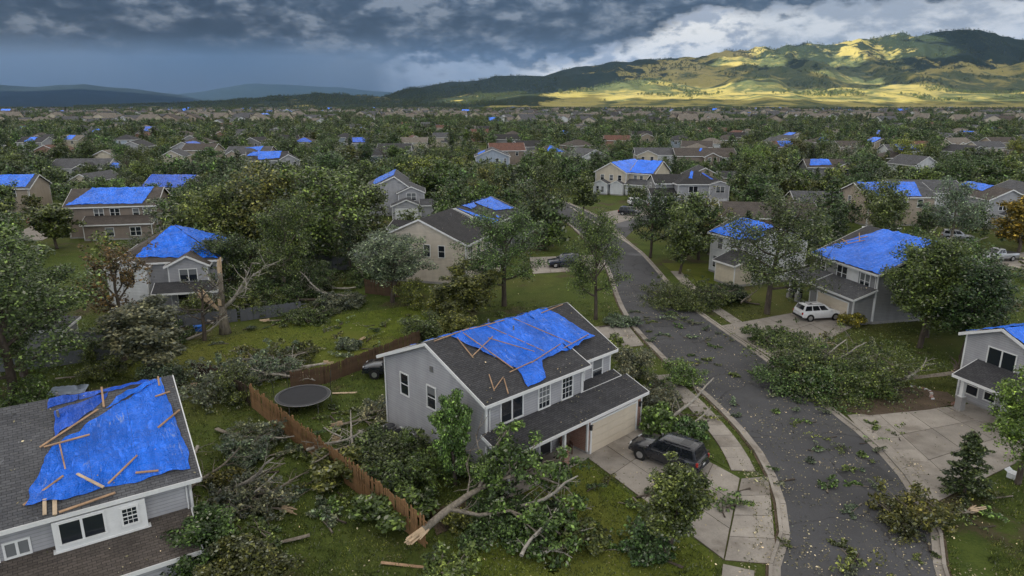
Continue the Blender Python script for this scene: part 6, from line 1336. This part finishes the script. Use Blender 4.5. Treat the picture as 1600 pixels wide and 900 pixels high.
fallen('long bare limb lying on the grass right of the lower left house', -17.6, 36.4, -32, 5.2, 'leaf_silver', 'bare', .7, 'bark_pale', 6, 31, .1, group=FG, low=.6)
fallen('thin bare limb with few leaves before the lower left house', -12.6, 33.6, 160, 4.2, 'leaf_silver', 'bare', .8, 'bark_pale', 8, 32, .1, group=FG, low=.6)
fallen('weedy brush heap at the bottom edge below the snapped trunk', -5.2, 27.7, 10, 3.2, 'leaf_olive', 'sparse', 1.2, 'bark_pale', 36, 33, .05, snapped=False, group=FG, low=.7)
for i, (x, y, a, L, lf, kd, per, lab) in enumerate([(-17.8, 53.2, 200, 6.5, 'leaf_silver', 'bare', 10, 'tangle of grey limbs right behind the trampoline'), (-23.8, 56.0, 20, 6.0, 'leaf_olive', 'bare', 12, 'bleached limbs spread on the lawn left of the leafy limb'), (-25.5, 51.0, 60, 4.5, 'leaf_silver', 'sparse', 30, 'torn crown pressed on the dark weathered fence'),
    (-20.6, 43.4, -30, 5.0, 'leaf_silver', 'bare', 10, 'pale limbs lying between the lower-left roof and the plank fence'), (-15.2, 35.6, 150, 2.6, 'leaf_olive', 'sparse', 26, 'leafy torn limb in the middle of the near left yard'), (-10.6, 31.2, 200, 4.6, 'leaf_olive', 'bare', 14, 'bare forked limb near the bottom edge left of the plank fence'),
    (-12.2, 44.0, 30, 5.0, 'leaf_silver', 'bare', 12, 'grey limbs in the grass between the trampoline and the metal units'), (-8.0, 35.8, 70, 5.0, 'leaf_dark', 'bare', 14, 'bent bare limbs rising behind the plank fence at the gable wall'), (-14.5, 62.0, 250, 2.6, 'leaf_silver', 'sparse', 26, 'small silvery crown alone in the middle of the bright lawn'),
    (-36.0, 60.6, 30, 5.0, 'leaf_dark', 'sparse', 34, 'dark brush piled along the grey panel fence'), (-25.6, 68.0, 10, 6.0, 'leaf_dark', 'sparse', 34, 'brush pile right of the broken pale tree'), (-37.6, 52.4, 20, 4.5, 'leaf_olive', 'sparse', 26, 'scrubby brush below the low grey panel fence'), (31.6, 57.0, 200, 6.0, 'leaf_silver', 'bare', 12, 'bleached limbs jutting above the big fallen tree'), (10.8, 58.0, 120, 3.4, 'leaf_olive', 'bare', 12, 'twisted pale limb at the far end of the verge by the pad')]):
    fallen(lab, x, y, a, L, lf, kd, 1.2, 'bark_pale', per, 50+i, .15, snapped=i % 2 == 0, group=FG, low=.75)
# ---- broken branches on the road and the lawns
BP = []; BRANCHES = {}
for k in range(6):
    rs = np.random.RandomState(60+k); mb = MB(); mb.smooth = True; C = []; L = (1.0, 1.4, 1.9, .8, 2.4, 1.6)[k]
    pts, d = limb(mb, rs, np.array([-L/2, 0, .06]), np.array([1.0, .1, .02]), L, .035+.012*L, 4, .0, .12, 5)
    for j in range(6):
        p = np.array(pts[1+j % 4]); a = rs.choice([-1, 1])*rs.uniform(.4, 1.1); q, _ = limb(mb, rs, p, np.array([math.cos(a), math.sin(a), .12]), L*rs.uniform(.25, .5), .016, 2, .0, .15, 3); C += [q[-1], q[-2]]
    C.append(pts[-1]); V, F = leaf_cloud(rs, np.array(C), .20, (14, 20, 16, 24, 8, 26)[k], .20, .4, .6); V[:, 2] = np.abs(V[:, 2])+.01
    BP.append((mb.mesh('branch', M['bark_pale' if k % 2 else 'bark']), np_mesh('leaves', V, F, [M['leaf_mid']])))
def branch(x, y, z, label, group, leaf, s):
    k = rng.randrange(6); t = thing('broken_branch', 'broken branch lying '+label, 'branch', (x, y, z), rng.uniform(0, 6.28), group); t.scale = (s, s, s); BRANCHES.setdefault(label, []).append((x/y, t))
    link(bpy.data.objects.new('stem', BP[k][0]), t); o = link(bpy.data.objects.new('leaves', BP[k][1]), t); o.material_slots[0].link = 'OBJECT'; o.material_slots[0].material = M[leaf]
def on_road(y):
    a = min(ROAD_L, key=lambda p: abs(p.y-y)); b = min(ROAD_R, key=lambda p: abs(p.y-y)); return a.x, b.x
for i in range(84):
    y = 26+54*rng.random()**1.1; a, b = on_road(y); u = rng.random(); u = u**1.6 if rng.random() < .5 else 1-u**1.6*.6
    side = 'by the left kerb' if u < .33 else 'by the right kerb' if u > .67 else 'out on the open lane'; dist = 'near' if y < 40 else 'middle' if y < 56 else 'farther'
    branch(a+.3+(b-a-.6)*u, y, .06, f'{side} on the {dist} road', f'branches on the {dist} road {side}', rng.choice(['leaf_silver', 'leaf_mid', 'leaf_silver', 'leaf_olive']), rng.uniform(.45, 1.0))
for (cx, cy, rx, ry, n, words) in [(-14, 35, 5.5, 5, 20, 'on the grass left of the plank fence'), (5, 33, 5, 4, 12, 'on the front lawn of the middle house'), (12.2, 47, 1.4, 5, 14, 'on the verge right of the middle house'), (-19, 63, 9, 6, 20, 'on the bright lawn behind the trampoline'), (-14, 44, 2.5, 4, 11, 'on the grass beside the trampoline'), (27, 33, 3, 5, 10, 'on the grass at the lower right'), (29.5, 61, 5, 4, 14, 'before the white-car house'), (30, 43, 5, 3, 5, 'on the concrete of the right edge house'), (12.4, 38, 1.4, 6, 7, 'on the pavement along the left kerb'), (-24, 120, 6, 6, 8, 'behind the beige house'), (70, 98, 7, 7, 8, 'around the silver pickup'), (-7, 70, 7, 3, 7, 'along the fence behind the middle house')]:
    for i in range(n):
        a = rng.uniform(0, 6.28); r = math.sqrt(rng.random()); branch(cx+rx*r*math.cos(a), cy+ry*r*math.sin(a), .04, f'{words}', f'branches {words}', rng.choice(['leaf_silver', 'leaf_olive', 'leaf_mid', 'leaf_dark']), rng.uniform(.6, 1.25)*(1.4 if cy > 90 else 1))
NUM = 'no one two three four five six seven eight nine ten eleven twelve thirteen fourteen fifteen sixteen seventeen eighteen nineteen twenty'.split(); ORD = 'first second third fourth fifth sixth seventh eighth ninth tenth eleventh twelfth thirteenth fourteenth fifteenth sixteenth seventeenth eighteenth nineteenth twentieth'.split()
def rank(L, what):                # tell apart things that look alike by their order from left to right
    L.sort(key=lambda p: p[0]); n = len(L)
    for i, (s_, o) in enumerate(L):
        if 1 < n <= 20: o['label'] = f'{ORD[i]} from left of the {NUM[n]} {what}'
for words, L in BRANCHES.items(): rank(L, 'branches '+words)
# ---- long bare limbs, torn off and stripped
LP = []
for k in range(7):
    rs = np.random.RandomState(160+k); mb = MB(); mb.smooth = True; L = (3.2, 4.4, 2.4, 5.2, 3.6, 2.8, 4.0)[k]
    pts, d = limb(mb, rs, np.array([-L/2, 0, .08]), np.array([1.0, 0, rs.uniform(.02, .16)]), L, .035+.022*L, 6, .0, .14, 6)
    for j in range(7):
        q, d = limb(mb, rs, np.array(pts[1+j % 5]), np.array([.7, rs.choice([-1, 1])*rs.uniform(.3, 1.1), rs.uniform(.1, .7)]), L*rs.uniform(.2, .42), .03, 4, -.04, .2, 4)
        for m in (1, 2, 3): limb(mb, rs, np.array(q[m]), rs.normal(size=3)+np.array([.4, 0, .1]), L*.10, .012, 2, 0, .3, 3)
    for v in range(len(mb.v)): mb.v[v] = (mb.v[v][0], mb.v[v][1], max(.0, mb.v[v][2]))
    LP.append(mb.mesh('bare_limb', M['bark_pale']))
for cx, cy, rx, ry, n, z, words in [(-20, 54, 6, 3.5, 14, .3, 'on the lawn left of the trampoline'), (-16, 37, 5, 5, 12, .1, 'in the near left yard'), (-9.5, 38.5, 2.6, 3.5, 9, .7, 'behind the tall plank fence'), (2.5, 32, 3, 2.4, 7, .6, 'around the snapped trunk'), (29, 53, 5, 3, 9, 1.3, 'over the big fallen tree'), (-24, 77, 6, 2.5, 9, .8, 'on the dark mound beyond the lawn'), (24, 75, 3, 2, 4, .9, 'over the yellow-green fallen crown'), (12.3, 46, .8, 3.4, 3, .05, 'on the verge by the garage'), (-33, 66, 4, 4, 7, .5, 'along the grey panel fence'), (68, 106, 6, 4, 7, .8, 'beyond the silver pickup'), (-52, 107, 6, 4, 7, .6, 'below the brown house')]:
    L_ = []
    for i in range(n):
        a = rng.uniform(0, 6.28); r = math.sqrt(rng.random()); o = link(bpy.data.objects.new('bare_limb', rng.choice(LP))); o.location = (cx+rx*r*math.cos(a), cy+ry*r*math.sin(a), z*rng.uniform(.1, 1.0)); o.rotation_euler = (rng.gauss(0, .10), rng.gauss(.0, .05), rng.gauss(.4, .8) if rng.random() < .6 else rng.uniform(0, 6.28))
        if rng.random() < .65: o.material_slots[0].link = 'OBJECT'; o.material_slots[0].material = M['bark_bleached']
        tag(o, f'pale bare limb lying {words}', 'limb', f'bare limbs {words}'); L_.append((o.location.x/o.location.y, o))
    rank(L_, 'bare limbs '+words)
# ---- leaf litter and grass: nobody could count these
def litter():
    rs = np.random.RandomState(2); P = []
    for i in range(27000):
        if rs.random() < .42:
            y = 24+60*rs.random()**1.5; a, b = on_road(y); u = rs.random(); u = u if rs.random() < .4 else (u**2 if rs.random() < .6 else 1-u**2); x = a-1.5+(b-a+3)*u; z = .085
        else: y = 25+60*rs.random()**1.3; x = rs.uniform(-.85, .85)*(y*.9+4); z = .06
        P.append((x, y, z))
    for hs, bl, k in ((h1, H1B, 260), (h2, H2B, 300), (h3, H3B, 160), (h8, H8B, 220)):
        for b_ in bl:
            for n_, pl in planes_of(b_).items():
                if n_ in 'fl':
                    for _ in range(int(k*pl[2]/14)): a_, s_ = rs.random()*pl[2], rs.random(); w_ = to_world(hs, plane_pt(pl, a_, s_, .03)); P.append(tuple(w_))
    P = np.array(P); cl = np.array([noise.noise((p[0]*.35, p[1]*.35, 3)) for p in P]); P = P[cl+rs.normal(size=len(P))*.25 > -.02]
    n = len(P); nr = unit(rs.normal(size=(n, 3))*.5+np.array([0, 0, 1])); a = unit(np.cross(nr, rs.normal(size=(n, 3)))); b = np.cross(nr, a); s = rs.uniform(.025, .08, (n, 1))
    V = np.stack([P-a*s, P-b*s*.6, P+a*s, P+b*s*.6], 1).reshape(-1, 3); m1 = leafmat('leaf_litter', (.10, .115, .06), (.30, .30, .21), .5, .1, (.30, .32, .24))
    tag(link(bpy.data.objects.new('leaf_litter', np_mesh('leaf_litter', V, np.arange(n*4).reshape(-1, 4), [m1]))), kind='stuff')
litter()
def in_poly(x, y, P):
    c = False; n = len(P)
    for i in range(n):
        x1, y1 = P[i]; x2, y2 = P[(i+1) % n]
        if (y1 > y) != (y2 > y) and x < (x2-x1)*(y-y1)/(y2-y1)+x1: c = not c
    return c
HARD = [[(4.6, 40.2), (9.35, 44.2), (13.9, 37.2), (10.6, 29.5)], [(24.6, 46.0), (34.1, 47.6), (38, 41), (23.3, 34.0)], [(35.9, 74.0), (37.2, 68.6), (23.6, 56.2), (21.6, 67.0)], [(8.3, 66.6), (12.0, 67.4), (12.5, 61.0), (9.2, 60.0)]]
HARD += [[tuple((Matrix.Rotation(R(43.5), 3, 'Z') @ Vector(p)+Vector((-1.5, 36.4, 0))).xy) for p in ((-.2, -2, 0), (13, -2, 0), (13, 11, 0), (-.2, 11, 0))], [tuple((Matrix.Rotation(R(33.5), 3, 'Z') @ Vector(p)+Vector((-20.5, 24.2, 0))).xy) for p in ((-9, -2, 0), (7.4, -2, 0), (7.4, 12, 0), (-9, 12, 0))]]
def grass():
    rs = np.random.RandomState(3); n = 70000; y = 24+52*rs.random(n)**1.35; x = (rs.random(n)*1.72-.86)*(y*.92+4); keep = np.ones(n, bool); z = np.zeros(n)
    RL = np.array([(p.x, p.y) for p in ROAD_L]); RR = np.array([(p.x, p.y) for p in ROAD_R]); L = np.interp(y, RL[:, 1], RL[:, 0]); Rr = np.interp(y, RR[:, 1], RR[:, 0]); keep &= (x < L-.2) | (x > Rr+.2); keep &= ~((x > L-2.3) & (x < L-.7) & (y < 60.5))
    keep &= ~((x > Rr+.85) & (x < Rr+2.4) & (y < 47))
    for i in np.nonzero(keep)[0]:
        xx, yy = x[i], y[i]
        if any(in_poly(xx, yy, q) for q in HARD) or noise.noise((xx*.13, yy*.13, 1.0)) > .33: keep[i] = False
    x, y = x[keep], y[keep]; n = len(x); k = 4; X = np.repeat(x, k)+rs.normal(size=n*k)*.09; Y = np.repeat(y, k)+rs.normal(size=n*k)*.09; P = np.stack([X, Y, np.full(n*k, .02)], 1)
    h = rs.uniform(.06, .17, (n*k, 1))*np.repeat(1+.5*(rs.random(n) < .08), k)[:, None]; d = unit(np.concatenate([rs.normal(size=(n*k, 2))*.5, np.ones((n*k, 1))], 1)); sd_ = unit(np.cross(d, rs.normal(size=(n*k, 3))))*.024
    V = np.stack([P-sd_, P+sd_, P+d*h], 1).reshape(-1, 3); m1 = leafmat('grass_blade', (.034, .060, .012), (.085, .115, .028), .1, .3)
    tag(link(bpy.data.objects.new('lawn_grass', np_mesh('lawn_grass', V, np.arange(n*k*3).reshape(-1, 3), [m1]))), kind='stuff')
grass()

# ================================================================== THE REST OF THE SUBURB
def relation(x, y, m=None):
    best = min(LANDMARKS[:m], key=lambda l: math.hypot(l[0]-x, (l[1]-y)*.8)-l[2]); lx, ly, r, words = best; s1 = x/y-lx/ly; w = (r+2)/ly
    d = math.hypot(lx-x, ly-y)
    pos = ('left of' if s1 < -w else 'right of' if s1 > w else 'in front of' if y < ly else 'behind')
    if d > r+26: pos = {'left of': 'well left of', 'right of': 'well right of', 'in front of': 'some way before', 'behind': 'far behind'}[pos]
    return pos, words
def road_clear(x, y, m=3.2):
    if y > 395: return True
    a = np.interp(y, [p.y for p in ROAD_L], [p.x for p in ROAD_L]); b = np.interp(y, [p.y for p in ROAD_R], [p.x for p in ROAD_R]); return x < a-m or x > b+m
OPEN = [[(-13, 60), (-12, 81), (9, 78), (9, 60)], [(-34, 53), (-33, 59), (-23, 68.5), (-10, 75), (-4, 72), (-8, 62), (-12.3, 56.6), (-20.5, 50.5)], [(-52, 130), (-50, 112), (-38, 104), (-40, 128)], [(16, 106), (18, 142), (40, 160), (52, 148), (30, 134)], [(60, 90), (62, 103), (85, 106), (78, 90)], [(2, 86), (2, 104), (13, 104), (13, 86)], [(21, 96), (36, 86), (32, 78), (21, 84)], [(-92, 133), (-83, 133), (-78, 112), (-88, 112)], [(14, 112), (24, 128), (34, 137), (72, 150), (70, 159), (30, 146), (14, 138)], [(-30, 128), (-18, 128), (-14, 108), (-28, 112)]] + HARD
def hidden_house(x, y, h):
    for lx, ly, r, w in LANDMARKS:
        dx, dy = x-lx, y-ly
        if math.hypot(dx, dy) < r*.82+1.5: return True
        D = math.hypot(lx, ly); ux, uy = -lx/D, -ly/D; al = dx*ux+dy*uy; pe = abs(dx*uy-dy*ux)
        if 0 < al < max(0, (h-4.0)*D/18) and pe < r*.80*(D-al)/D+h*.22: return True
    return False
CLEAR = [(7.4, 93.8, 2.4), (71, 97.6, 3), (24.4, 140.2, 2.6), (28.6, 154.6, 2.6), (-26.2, 124.8, 2.5), (-89.2, 128.5, 2), (74.8, 113, 2.4), (64.5, 117.8, 2.5), (-24, 136, 6.5), (-67, 112, 6), (42, 148, 6), (24, 168, 6), (1, 86, 4)]
def hides_car(x, y, h):
    for lx, ly, r in CLEAR:
        D = math.hypot(lx, ly); ux, uy = -lx/D, -ly/D; dx, dy = x-lx, y-ly; al = dx*ux+dy*uy; pe = abs(dx*uy-dy*ux)
        if -1 < al < (h-.8)*D/21 and pe < r+h*.3: return True
    return False
def spaced(x, y, d, L): return all((x-a)**2+(y-b)**2 > (d+c)**2*.5 for a, b, c in L)
SINGLES = []; TOBJ = []
tries = 0; n_single = 0
while n_single < 215 and tries < 40000:
    tries += 1; y = 58+182*rng.random()**.75; x = rng.uniform(-.80, .80)*y
    if x < 0 and y < 62: continue
    kind, leaf = rng.choices([('broad', 'leaf_dark'), ('broad', 'leaf_mid'), ('broad', 'leaf_olive'), ('conifer', 'leaf_conifer'), ('sparse', 'leaf_silver'), ('broad', 'leaf_bright'), ('sparse', 'leaf_olive'), ('bush', 'leaf_mid'), ('bush', 'leaf_dark'), ('tall', 'leaf_dark'), ('tall', 'leaf_mid'), ('bare', 'leaf_silver')], [30, 18, 9, 9, 9, 4, 2, 5, 4, 9, 6, 3])[0]
    h = rng.uniform(5.5, 10.8) if kind != 'bush' else rng.uniform(2.2, 4.2)
    if not road_clear(x, y) or any(in_poly(x, y, q) for q in OPEN) or hidden_house(x, y, h) or hides_car(x, y, h) or not spaced(x, y, h*.30, TREE_XY): continue
    TREE_XY.append((x, y, h*.3)); n_single += 1; pos, words = relation(x, y)
    kw = {'leaf_dark': 'dark green leafy', 'leaf_mid': 'mid green leafy', 'leaf_olive': 'olive green', 'leaf_conifer': 'dark pointed evergreen', 'leaf_silver': 'silvery half-stripped', 'leaf_bright': 'bright green', 'leaf_rust': 'brownish thin'}[leaf]
    SINGLES.append((x/y, kw, 'shrubs' if kind == 'bush' else 'trees', pos, words))
    lab = f'{kw} {"shrub" if kind == "bush" else "tree"} {pos} {words}'
    o = put_tree(kind, leaf, x, y, h, lab, 'tree' if kind != 'bush' else 'shrub', f'{kw} trees {pos} {words}', wide=rng.uniform(.95, 1.4), bark=rng.choice(['bark', 'bark', 'bark_pale'])); TOBJ.append(o)

by = {}
for (s_, kw, pl, pos, words), o in zip(SINGLES, TOBJ): by.setdefault((kw, pl, pos, words), []).append((s_, o))
for (kw, pl, pos, words), L in by.items():
    rank(L, f'{kw.replace(" leafy", "").replace("mid green", "mid-green").replace("dark pointed evergreen", "evergreen").replace("silvery half-stripped", "silvery").replace("dark green", "dark-green")} {pl} {pos} {words}')
# ---- houses of the middle distance: copies of ten kinds, each with its parts
KINDS = []
def kindhouse(label, *a, **k): h = house(label, *a, **k); KINDS.append(h); return h
WN = [(0, 'f', 2.5, 4.2, 1.3, 1.3, 'pair'), (0, 'f', 8.5, 4.2, 1.3, 1.3, 'pair'), (0, 'l', 3, 4.2), (0, 'l', 7, 4.2), (0, 'r', 5, 4.2)]
spec = [('beige', 'grey gable', 'siding_beige', 'roof_grey', 'gx', 0), ('grey', 'dark gable', 'siding_grey', 'roof_dark', 'gy', 1), ('tan', 'brown gable', 'siding_tan', 'roof_brown', 'gx', 1), ('white', 'grey cross-gable', 'siding_white', 'roof_grey', 'gy', 0), ('blue-grey', 'dark hip', 'siding_blue', 'roof_dark', 'hip', 0),
        ('brown', 'brown hip', 'siding_brown', 'roof_brown', 'hip', 1), ('cream', 'tan gable', 'siding_cream', 'roof_tan', 'gx', 1), ('dark grey', 'black gable', 'siding_darkgrey', 'roof_black', 'gx', 0), ('brick', 'red-brown gable', 'brick', 'roof_red', 'gy', 0), ('pale', 'light grey hip', 'siding_white', 'roof_tan', 'hip', 1)]
BL = {}; WNAME = {}
for wn, rn, wm, rm, rt, wing in spec:
    Wx, Wy = (12, 9.5) if rt != 'gy' else (9.5, 12.5); b = [blk((-Wx/2, Wx/2), (-Wy/2, Wy/2), 5.3, rt, wm, rm, pitch=.46, ov=.4)]
    if wing: b.append(blk((-Wx/2+.6, -Wx/2+5.2), (-Wy/2-2.6, -Wy/2+3), 4.6 if wing and rt == 'gx' else 2.8, 'gy', wm, rm, pitch=.5, ov=.3))
    else: b.append(blk((.2, Wx/2-.2), (-Wy/2-2.2, -Wy/2), 2.7, 'shed', wm, rm, pitch=.35, ov=.3))
    h = kindhouse(f'{wn} house with a {rn} roof', (0, 0), 0, b, [w for w in WN if w[2] < Wx-1], group=f'distant {wn} houses', vents=False); BL[h.name] = b[0]; WNAME[h.name] = wn
FARH = {}; far_houses = []; first = set(); hn = 0
def far_house(x, y, ang):
    global hn
    p = rng.choice(KINDS); k = p if p.name not in first else copy_tree(p); first.add(p.name); k.location = (x, y, 0); k.rotation_euler = (0, 0, ang); hn += 1
    pos, words = relation(x, y, NL); wn = k['label'].split(' house')[0]; FARH.setdefault((wn, pos, words), []).append((x/y, k)); far_houses.append((x, y)); LANDMARKS.append((x, y, 7.5, 'a distant house'))
    return p, k
NL = len(LANDMARKS)
tarps_far = 0
for iy in range(14):
    for ix in range(-19, 20):
        y = 236+iy*29+rng.uniform(-8, 8); x = ix*27+rng.uniform(-7, 7)+(13 if iy % 2 else 0)
        if abs(x) > .78*y+8 or rng.random() > .74: continue
        if not road_clear(x-6, y) or not road_clear(x+6, y) or min(math.hypot(x-l[0], y-l[1])-l[2] for l in LANDMARKS[:NL]) < 9: continue
        p, k = far_house(x, y, rng.choice([0, 0, math.pi/2, -math.pi/2, math.pi])+rng.gauss(0, .18)+.15)
        if rng.random() < .17 and tarps_far < 26:
            Pn = planes_of(BL[p.name]); 
            for n in Pn:      # the slope that faces the street side
                O, u, L, v, c = Pn[n]; nw = Matrix.Rotation(k.rotation_euler.z, 3, 'Z') @ u.cross(v)
                if nw.y < -.1:
                    a, bq = L*rng.uniform(.05, .3), L*rng.uniform(.6, .95); tr = c[2] != c[3]
                    tarp(k, [(Pn[n], [(a, .15), (bq, .1), (bq*.9 if 'hip' not in p['label'] else L*.52, .95), (a+.5 if 'hip' not in p['label'] else L*.48, .95)])], 'blue tarp on a distant %s house %s %s' % (WNAME[p.name], *relation(x, y, NL)), 'blue tarps on distant roofs', seed=70+hn, mat=rng.choice(['tarp', 'tarp_dull'])); tarps_far += 1; break
TL = {}
for o in S.objects:
    if o.get('group') == 'blue tarps on distant roofs': TL.setdefault(o['label'], []).append((o.location.x/o.location.y, o))
for k, L in TL.items(): rank(L, k.replace(' the ', ' ').replace('blue tarp on a distant', 'tarps on').replace(' house ', ' houses ', 1))
for (wn, pos, words), L in FARH.items():
    L[0][1]['label'] = f'distant {L[0][1]["label"]} {pos} {words}'; rank(L, f'{wn} houses {pos} {words}')
for p in KINDS:
    if p.name not in first:
        for ch in list(p.children):
            for g in list(ch.children): bpy.data.objects.remove(g)
            bpy.data.objects.remove(ch)
        bpy.data.objects.remove(p)

# ---- beyond that nobody could count: one mass of trees, one of roofs
def scatter_nodes(name, pts, protos, kind='stuff'):
    col = bpy.data.collections.new(name+'_kinds')
    for o in protos: col.objects.link(o)
    me = bpy.data.meshes.new(name); me.vertices.add(len(pts)); me.vertices.foreach_set('co', np.array([p[:3] for p in pts], np.float32).ravel())
    for nm, i, ty in (('turn', 3, 'FLOAT'), ('size', 4, 'FLOAT'), ('which', 5, 'INT')):
        a = me.attributes.new(nm, ty, 'POINT'); a.data.foreach_set('value', np.array([p[i] for p in pts], np.float32 if ty == 'FLOAT' else np.int32))
    o = link(bpy.data.objects.new(name, me)); tag(o, kind=kind)
    ng = bpy.data.node_groups.new(name, 'GeometryNodeTree'); ng.interface.new_socket('Geometry', in_out='INPUT', socket_type='NodeSocketGeometry'); ng.interface.new_socket('Geometry', in_out='OUTPUT', socket_type='NodeSocketGeometry')
    nn, ll = ng.nodes, ng.links; gi, go = nn.new('NodeGroupInput'), nn.new('NodeGroupOutput'); ci = nn.new('GeometryNodeCollectionInfo'); ci.inputs['Collection'].default_value = col; ci.inputs['Separate Children'].default_value = True; ci.inputs['Reset Children'].default_value = True
    ip = nn.new('GeometryNodeInstanceOnPoints'); ip.inputs['Pick Instance'].default_value = True
    def at_(nm, ty): a = nn.new('GeometryNodeInputNamedAttribute'); a.data_type = ty; a.inputs['Name'].default_value = nm; return next(s for s in a.outputs if s.enabled and s.name == 'Attribute')
    cx = nn.new('ShaderNodeCombineXYZ'); ll.new(at_('turn', 'FLOAT'), cx.inputs[2]); ll.new(cx.outputs[0], ip.inputs['Rotation']); ll.new(at_('size', 'FLOAT'), ip.inputs['Scale']); ll.new(at_('which', 'INT'), ip.inputs['Instance Index'])
    mp = nn.new('GeometryNodeMeshToPoints'); ll.new(gi.outputs[0], mp.inputs[0]); ll.new(mp.outputs[0], ip.inputs['Points']); ll.new(ci.outputs[0], ip.inputs['Instance']); ll.new(ip.outputs[0], go.inputs[0])
    md = o.modifiers.new('scatter', 'NODES'); md.node_group = ng; return o
def far_tree_mesh(name, kind, h, seed, leaf, lod=2):
    mb, C, rad = tree_geo(kind, h, seed, lod); rs = np.random.RandomState(seed); V, F = leaf_cloud(rs, C, rad*rs.uniform(.7, 1.3, len(C)), LEAFN[kind][lod], LEAFS_SZ[lod], .75)
    return bpy.data.objects.new(name, np_mesh(name, V, F, [M[leaf]]))
tp = []
for i, (k, h, lf) in enumerate([('broad', 9, 'leaf_dark'), ('broad', 9, 'leaf_dark'), ('broad', 8, 'leaf_mid'), ('broad', 10, 'leaf_mid'), ('broad', 8, 'leaf_olive'), ('conifer', 11, 'leaf_conifer'), ('conifer', 12, 'leaf_conifer'), ('tall', 10, 'leaf_dark'), ('broad', 7, 'leaf_bright'), ('sparse', 9, 'leaf_silver'), ('broad', 10, 'leaf_dark')]):
    tp.append(far_tree_mesh(f'tree_kind_{i:02d}', k, h, 300+i, lf))
WT = [20, 18, 14, 10, 6, 8, 7, 9, 1, 4, 12]
pts = []; ins = rng
near = [(a, b, 1.5) for a, b, c in TREE_XY if b > 190]
fh = np.array(far_houses); grid = {}
for a, b in far_houses: grid.setdefault((int(a//30), int(b//30)), []).append((a, b, 6.6))
for l in LANDMARKS[:NL]: grid.setdefault((int(l[0]//30), int(l[1]//30)), []).append((l[0], l[1], l[2]))
def house_gap(x, y, h):
    i, j = int(x//30), int(y//30)
    for a in (-1, 0, 1):
        for b in (-1, 0, 1, 2):
            for hx, hy, r in grid.get((i+a, j+b), ()):
                dx, dy = x-hx, y-hy
                if math.hypot(dx, dy) < r+1.0: return True
                if -34 < dy < 0 and abs(dx-dy*hx/hy) < r*.8 and h > 5.2 and ((hx*7+hy*3) % 1 < .6): return True
    return False
tg = {}
def far_tree(y0, y1, n, dmin, hr, pw):
    m = 0; t = 0
    while m < n and t < n*9:
        t += 1; y = y0+(y1-y0)*rng.random()**pw; x = rng.uniform(-.82, .82)*y; w = rng.choices(range(len(WT)), WT)[0]; h = rng.uniform(*hr)
        if noise.noise((x*.012, y*.012, 4)) < -.34: continue
        if y < 640 and ((y < 130 and (hides_car(x, y, h) or hidden_house(x, y, h))) or house_gap(x, y, h) or not road_clear(x, y, 4.5) or (y < 260 and (hidden_house(x, y, h) or hides_car(x, y, h))) or any(in_poly(x, y, q) for q in OPEN[2:10])): continue
        c = (int(x//dmin), int(y//dmin))
        if tg.get(c, 0) >= 2: continue
        tg[c] = tg.get(c, 0)+1; m += 1; pts.append((x, y, -.1, rng.uniform(0, 6.28), h/9.0, w))
far_tree(88, 262, 1700, 6, (4, 8), .8); far_tree(255, 640, 4600, 8, (5, 10), .8); far_tree(640, 1500, 7000, 10, (6, 10.5), .8); far_tree(1500, 3700, 7000, 16, (8, 14), .8)
scatter_nodes('far_woods', pts, tp)
hp = []
for i, (wm, rm) in enumerate([('siding_beige', 'roof_grey'), ('siding_white', 'roof_tan'), ('siding_tan', 'roof_brown'), ('siding_white', 'roof_grey'), ('siding_cream', 'roof_tan'), ('siding_grey', 'roof_dark'), ('siding_white', 'tarp')]):
    b = blk((-7, 7), (-5, 5), 4.6, 'gx' if i % 2 else 'gy', wm, 'roof_dark' if rm == 'tarp' else rm, pitch=.5); mb = MB(); wall_add(mb, b); me = mb.mesh(f'house_kind_{i}', [M[wm], M[rm]]); bm = bmesh.new(); bm.from_mesh(me); n0 = len(bm.faces); bm.from_mesh(roof_mesh(b)); bm.faces.ensure_lookup_table()
    for f in bm.faces[n0:]: f.material_index = 1
    bm.to_mesh(me); bm.free(); hp.append(bpy.data.objects.new(f'house_kind_{i}', me))
hpts = []
for _ in range(3800):
    y = 650+2900*rng.random()**.9; x = rng.uniform(-.82, .82)*y
    if noise.noise((x*.004, y*.004, 9)) < -.12: continue
    hpts.append((x, y, 0, rng.choice([0, 1.57])+rng.gauss(0, .3), rng.uniform(1.0, 1.7), rng.choices(range(7), [5, 7, 4, 7, 6, 3, 1.0])[0]))
scatter_nodes('far_rooftops', hpts, hp)
def hill_trees():
    P = []; rs = random.Random(5)
    t0 = far_tree_mesh('hill_tree_0', 'broad', 11, 400, 'leaf_dark'); t1 = far_tree_mesh('hill_tree_1', 'broad', 13, 401, 'leaf_conifer')
    for _ in range(30000):
        y = 4000+3900*rs.random(); s = rs.uniform(-.62, .78); x = s*y
        d = noise.noise((x*.0022, y*.0022, 1))+.5*noise.noise((x*.008, y*.008, 2))
        if d < .30-.20*(y > 6300)-.15*(s > .58)-.3*(s < .02): continue
        P.append((x, y, hill_h(x, y)-.5, rs.uniform(0, 6.28), rs.uniform(.9, 1.9), rs.randrange(2)))
    scatter_nodes('hillside_woods', P, [t0, t1])
hill_trees()
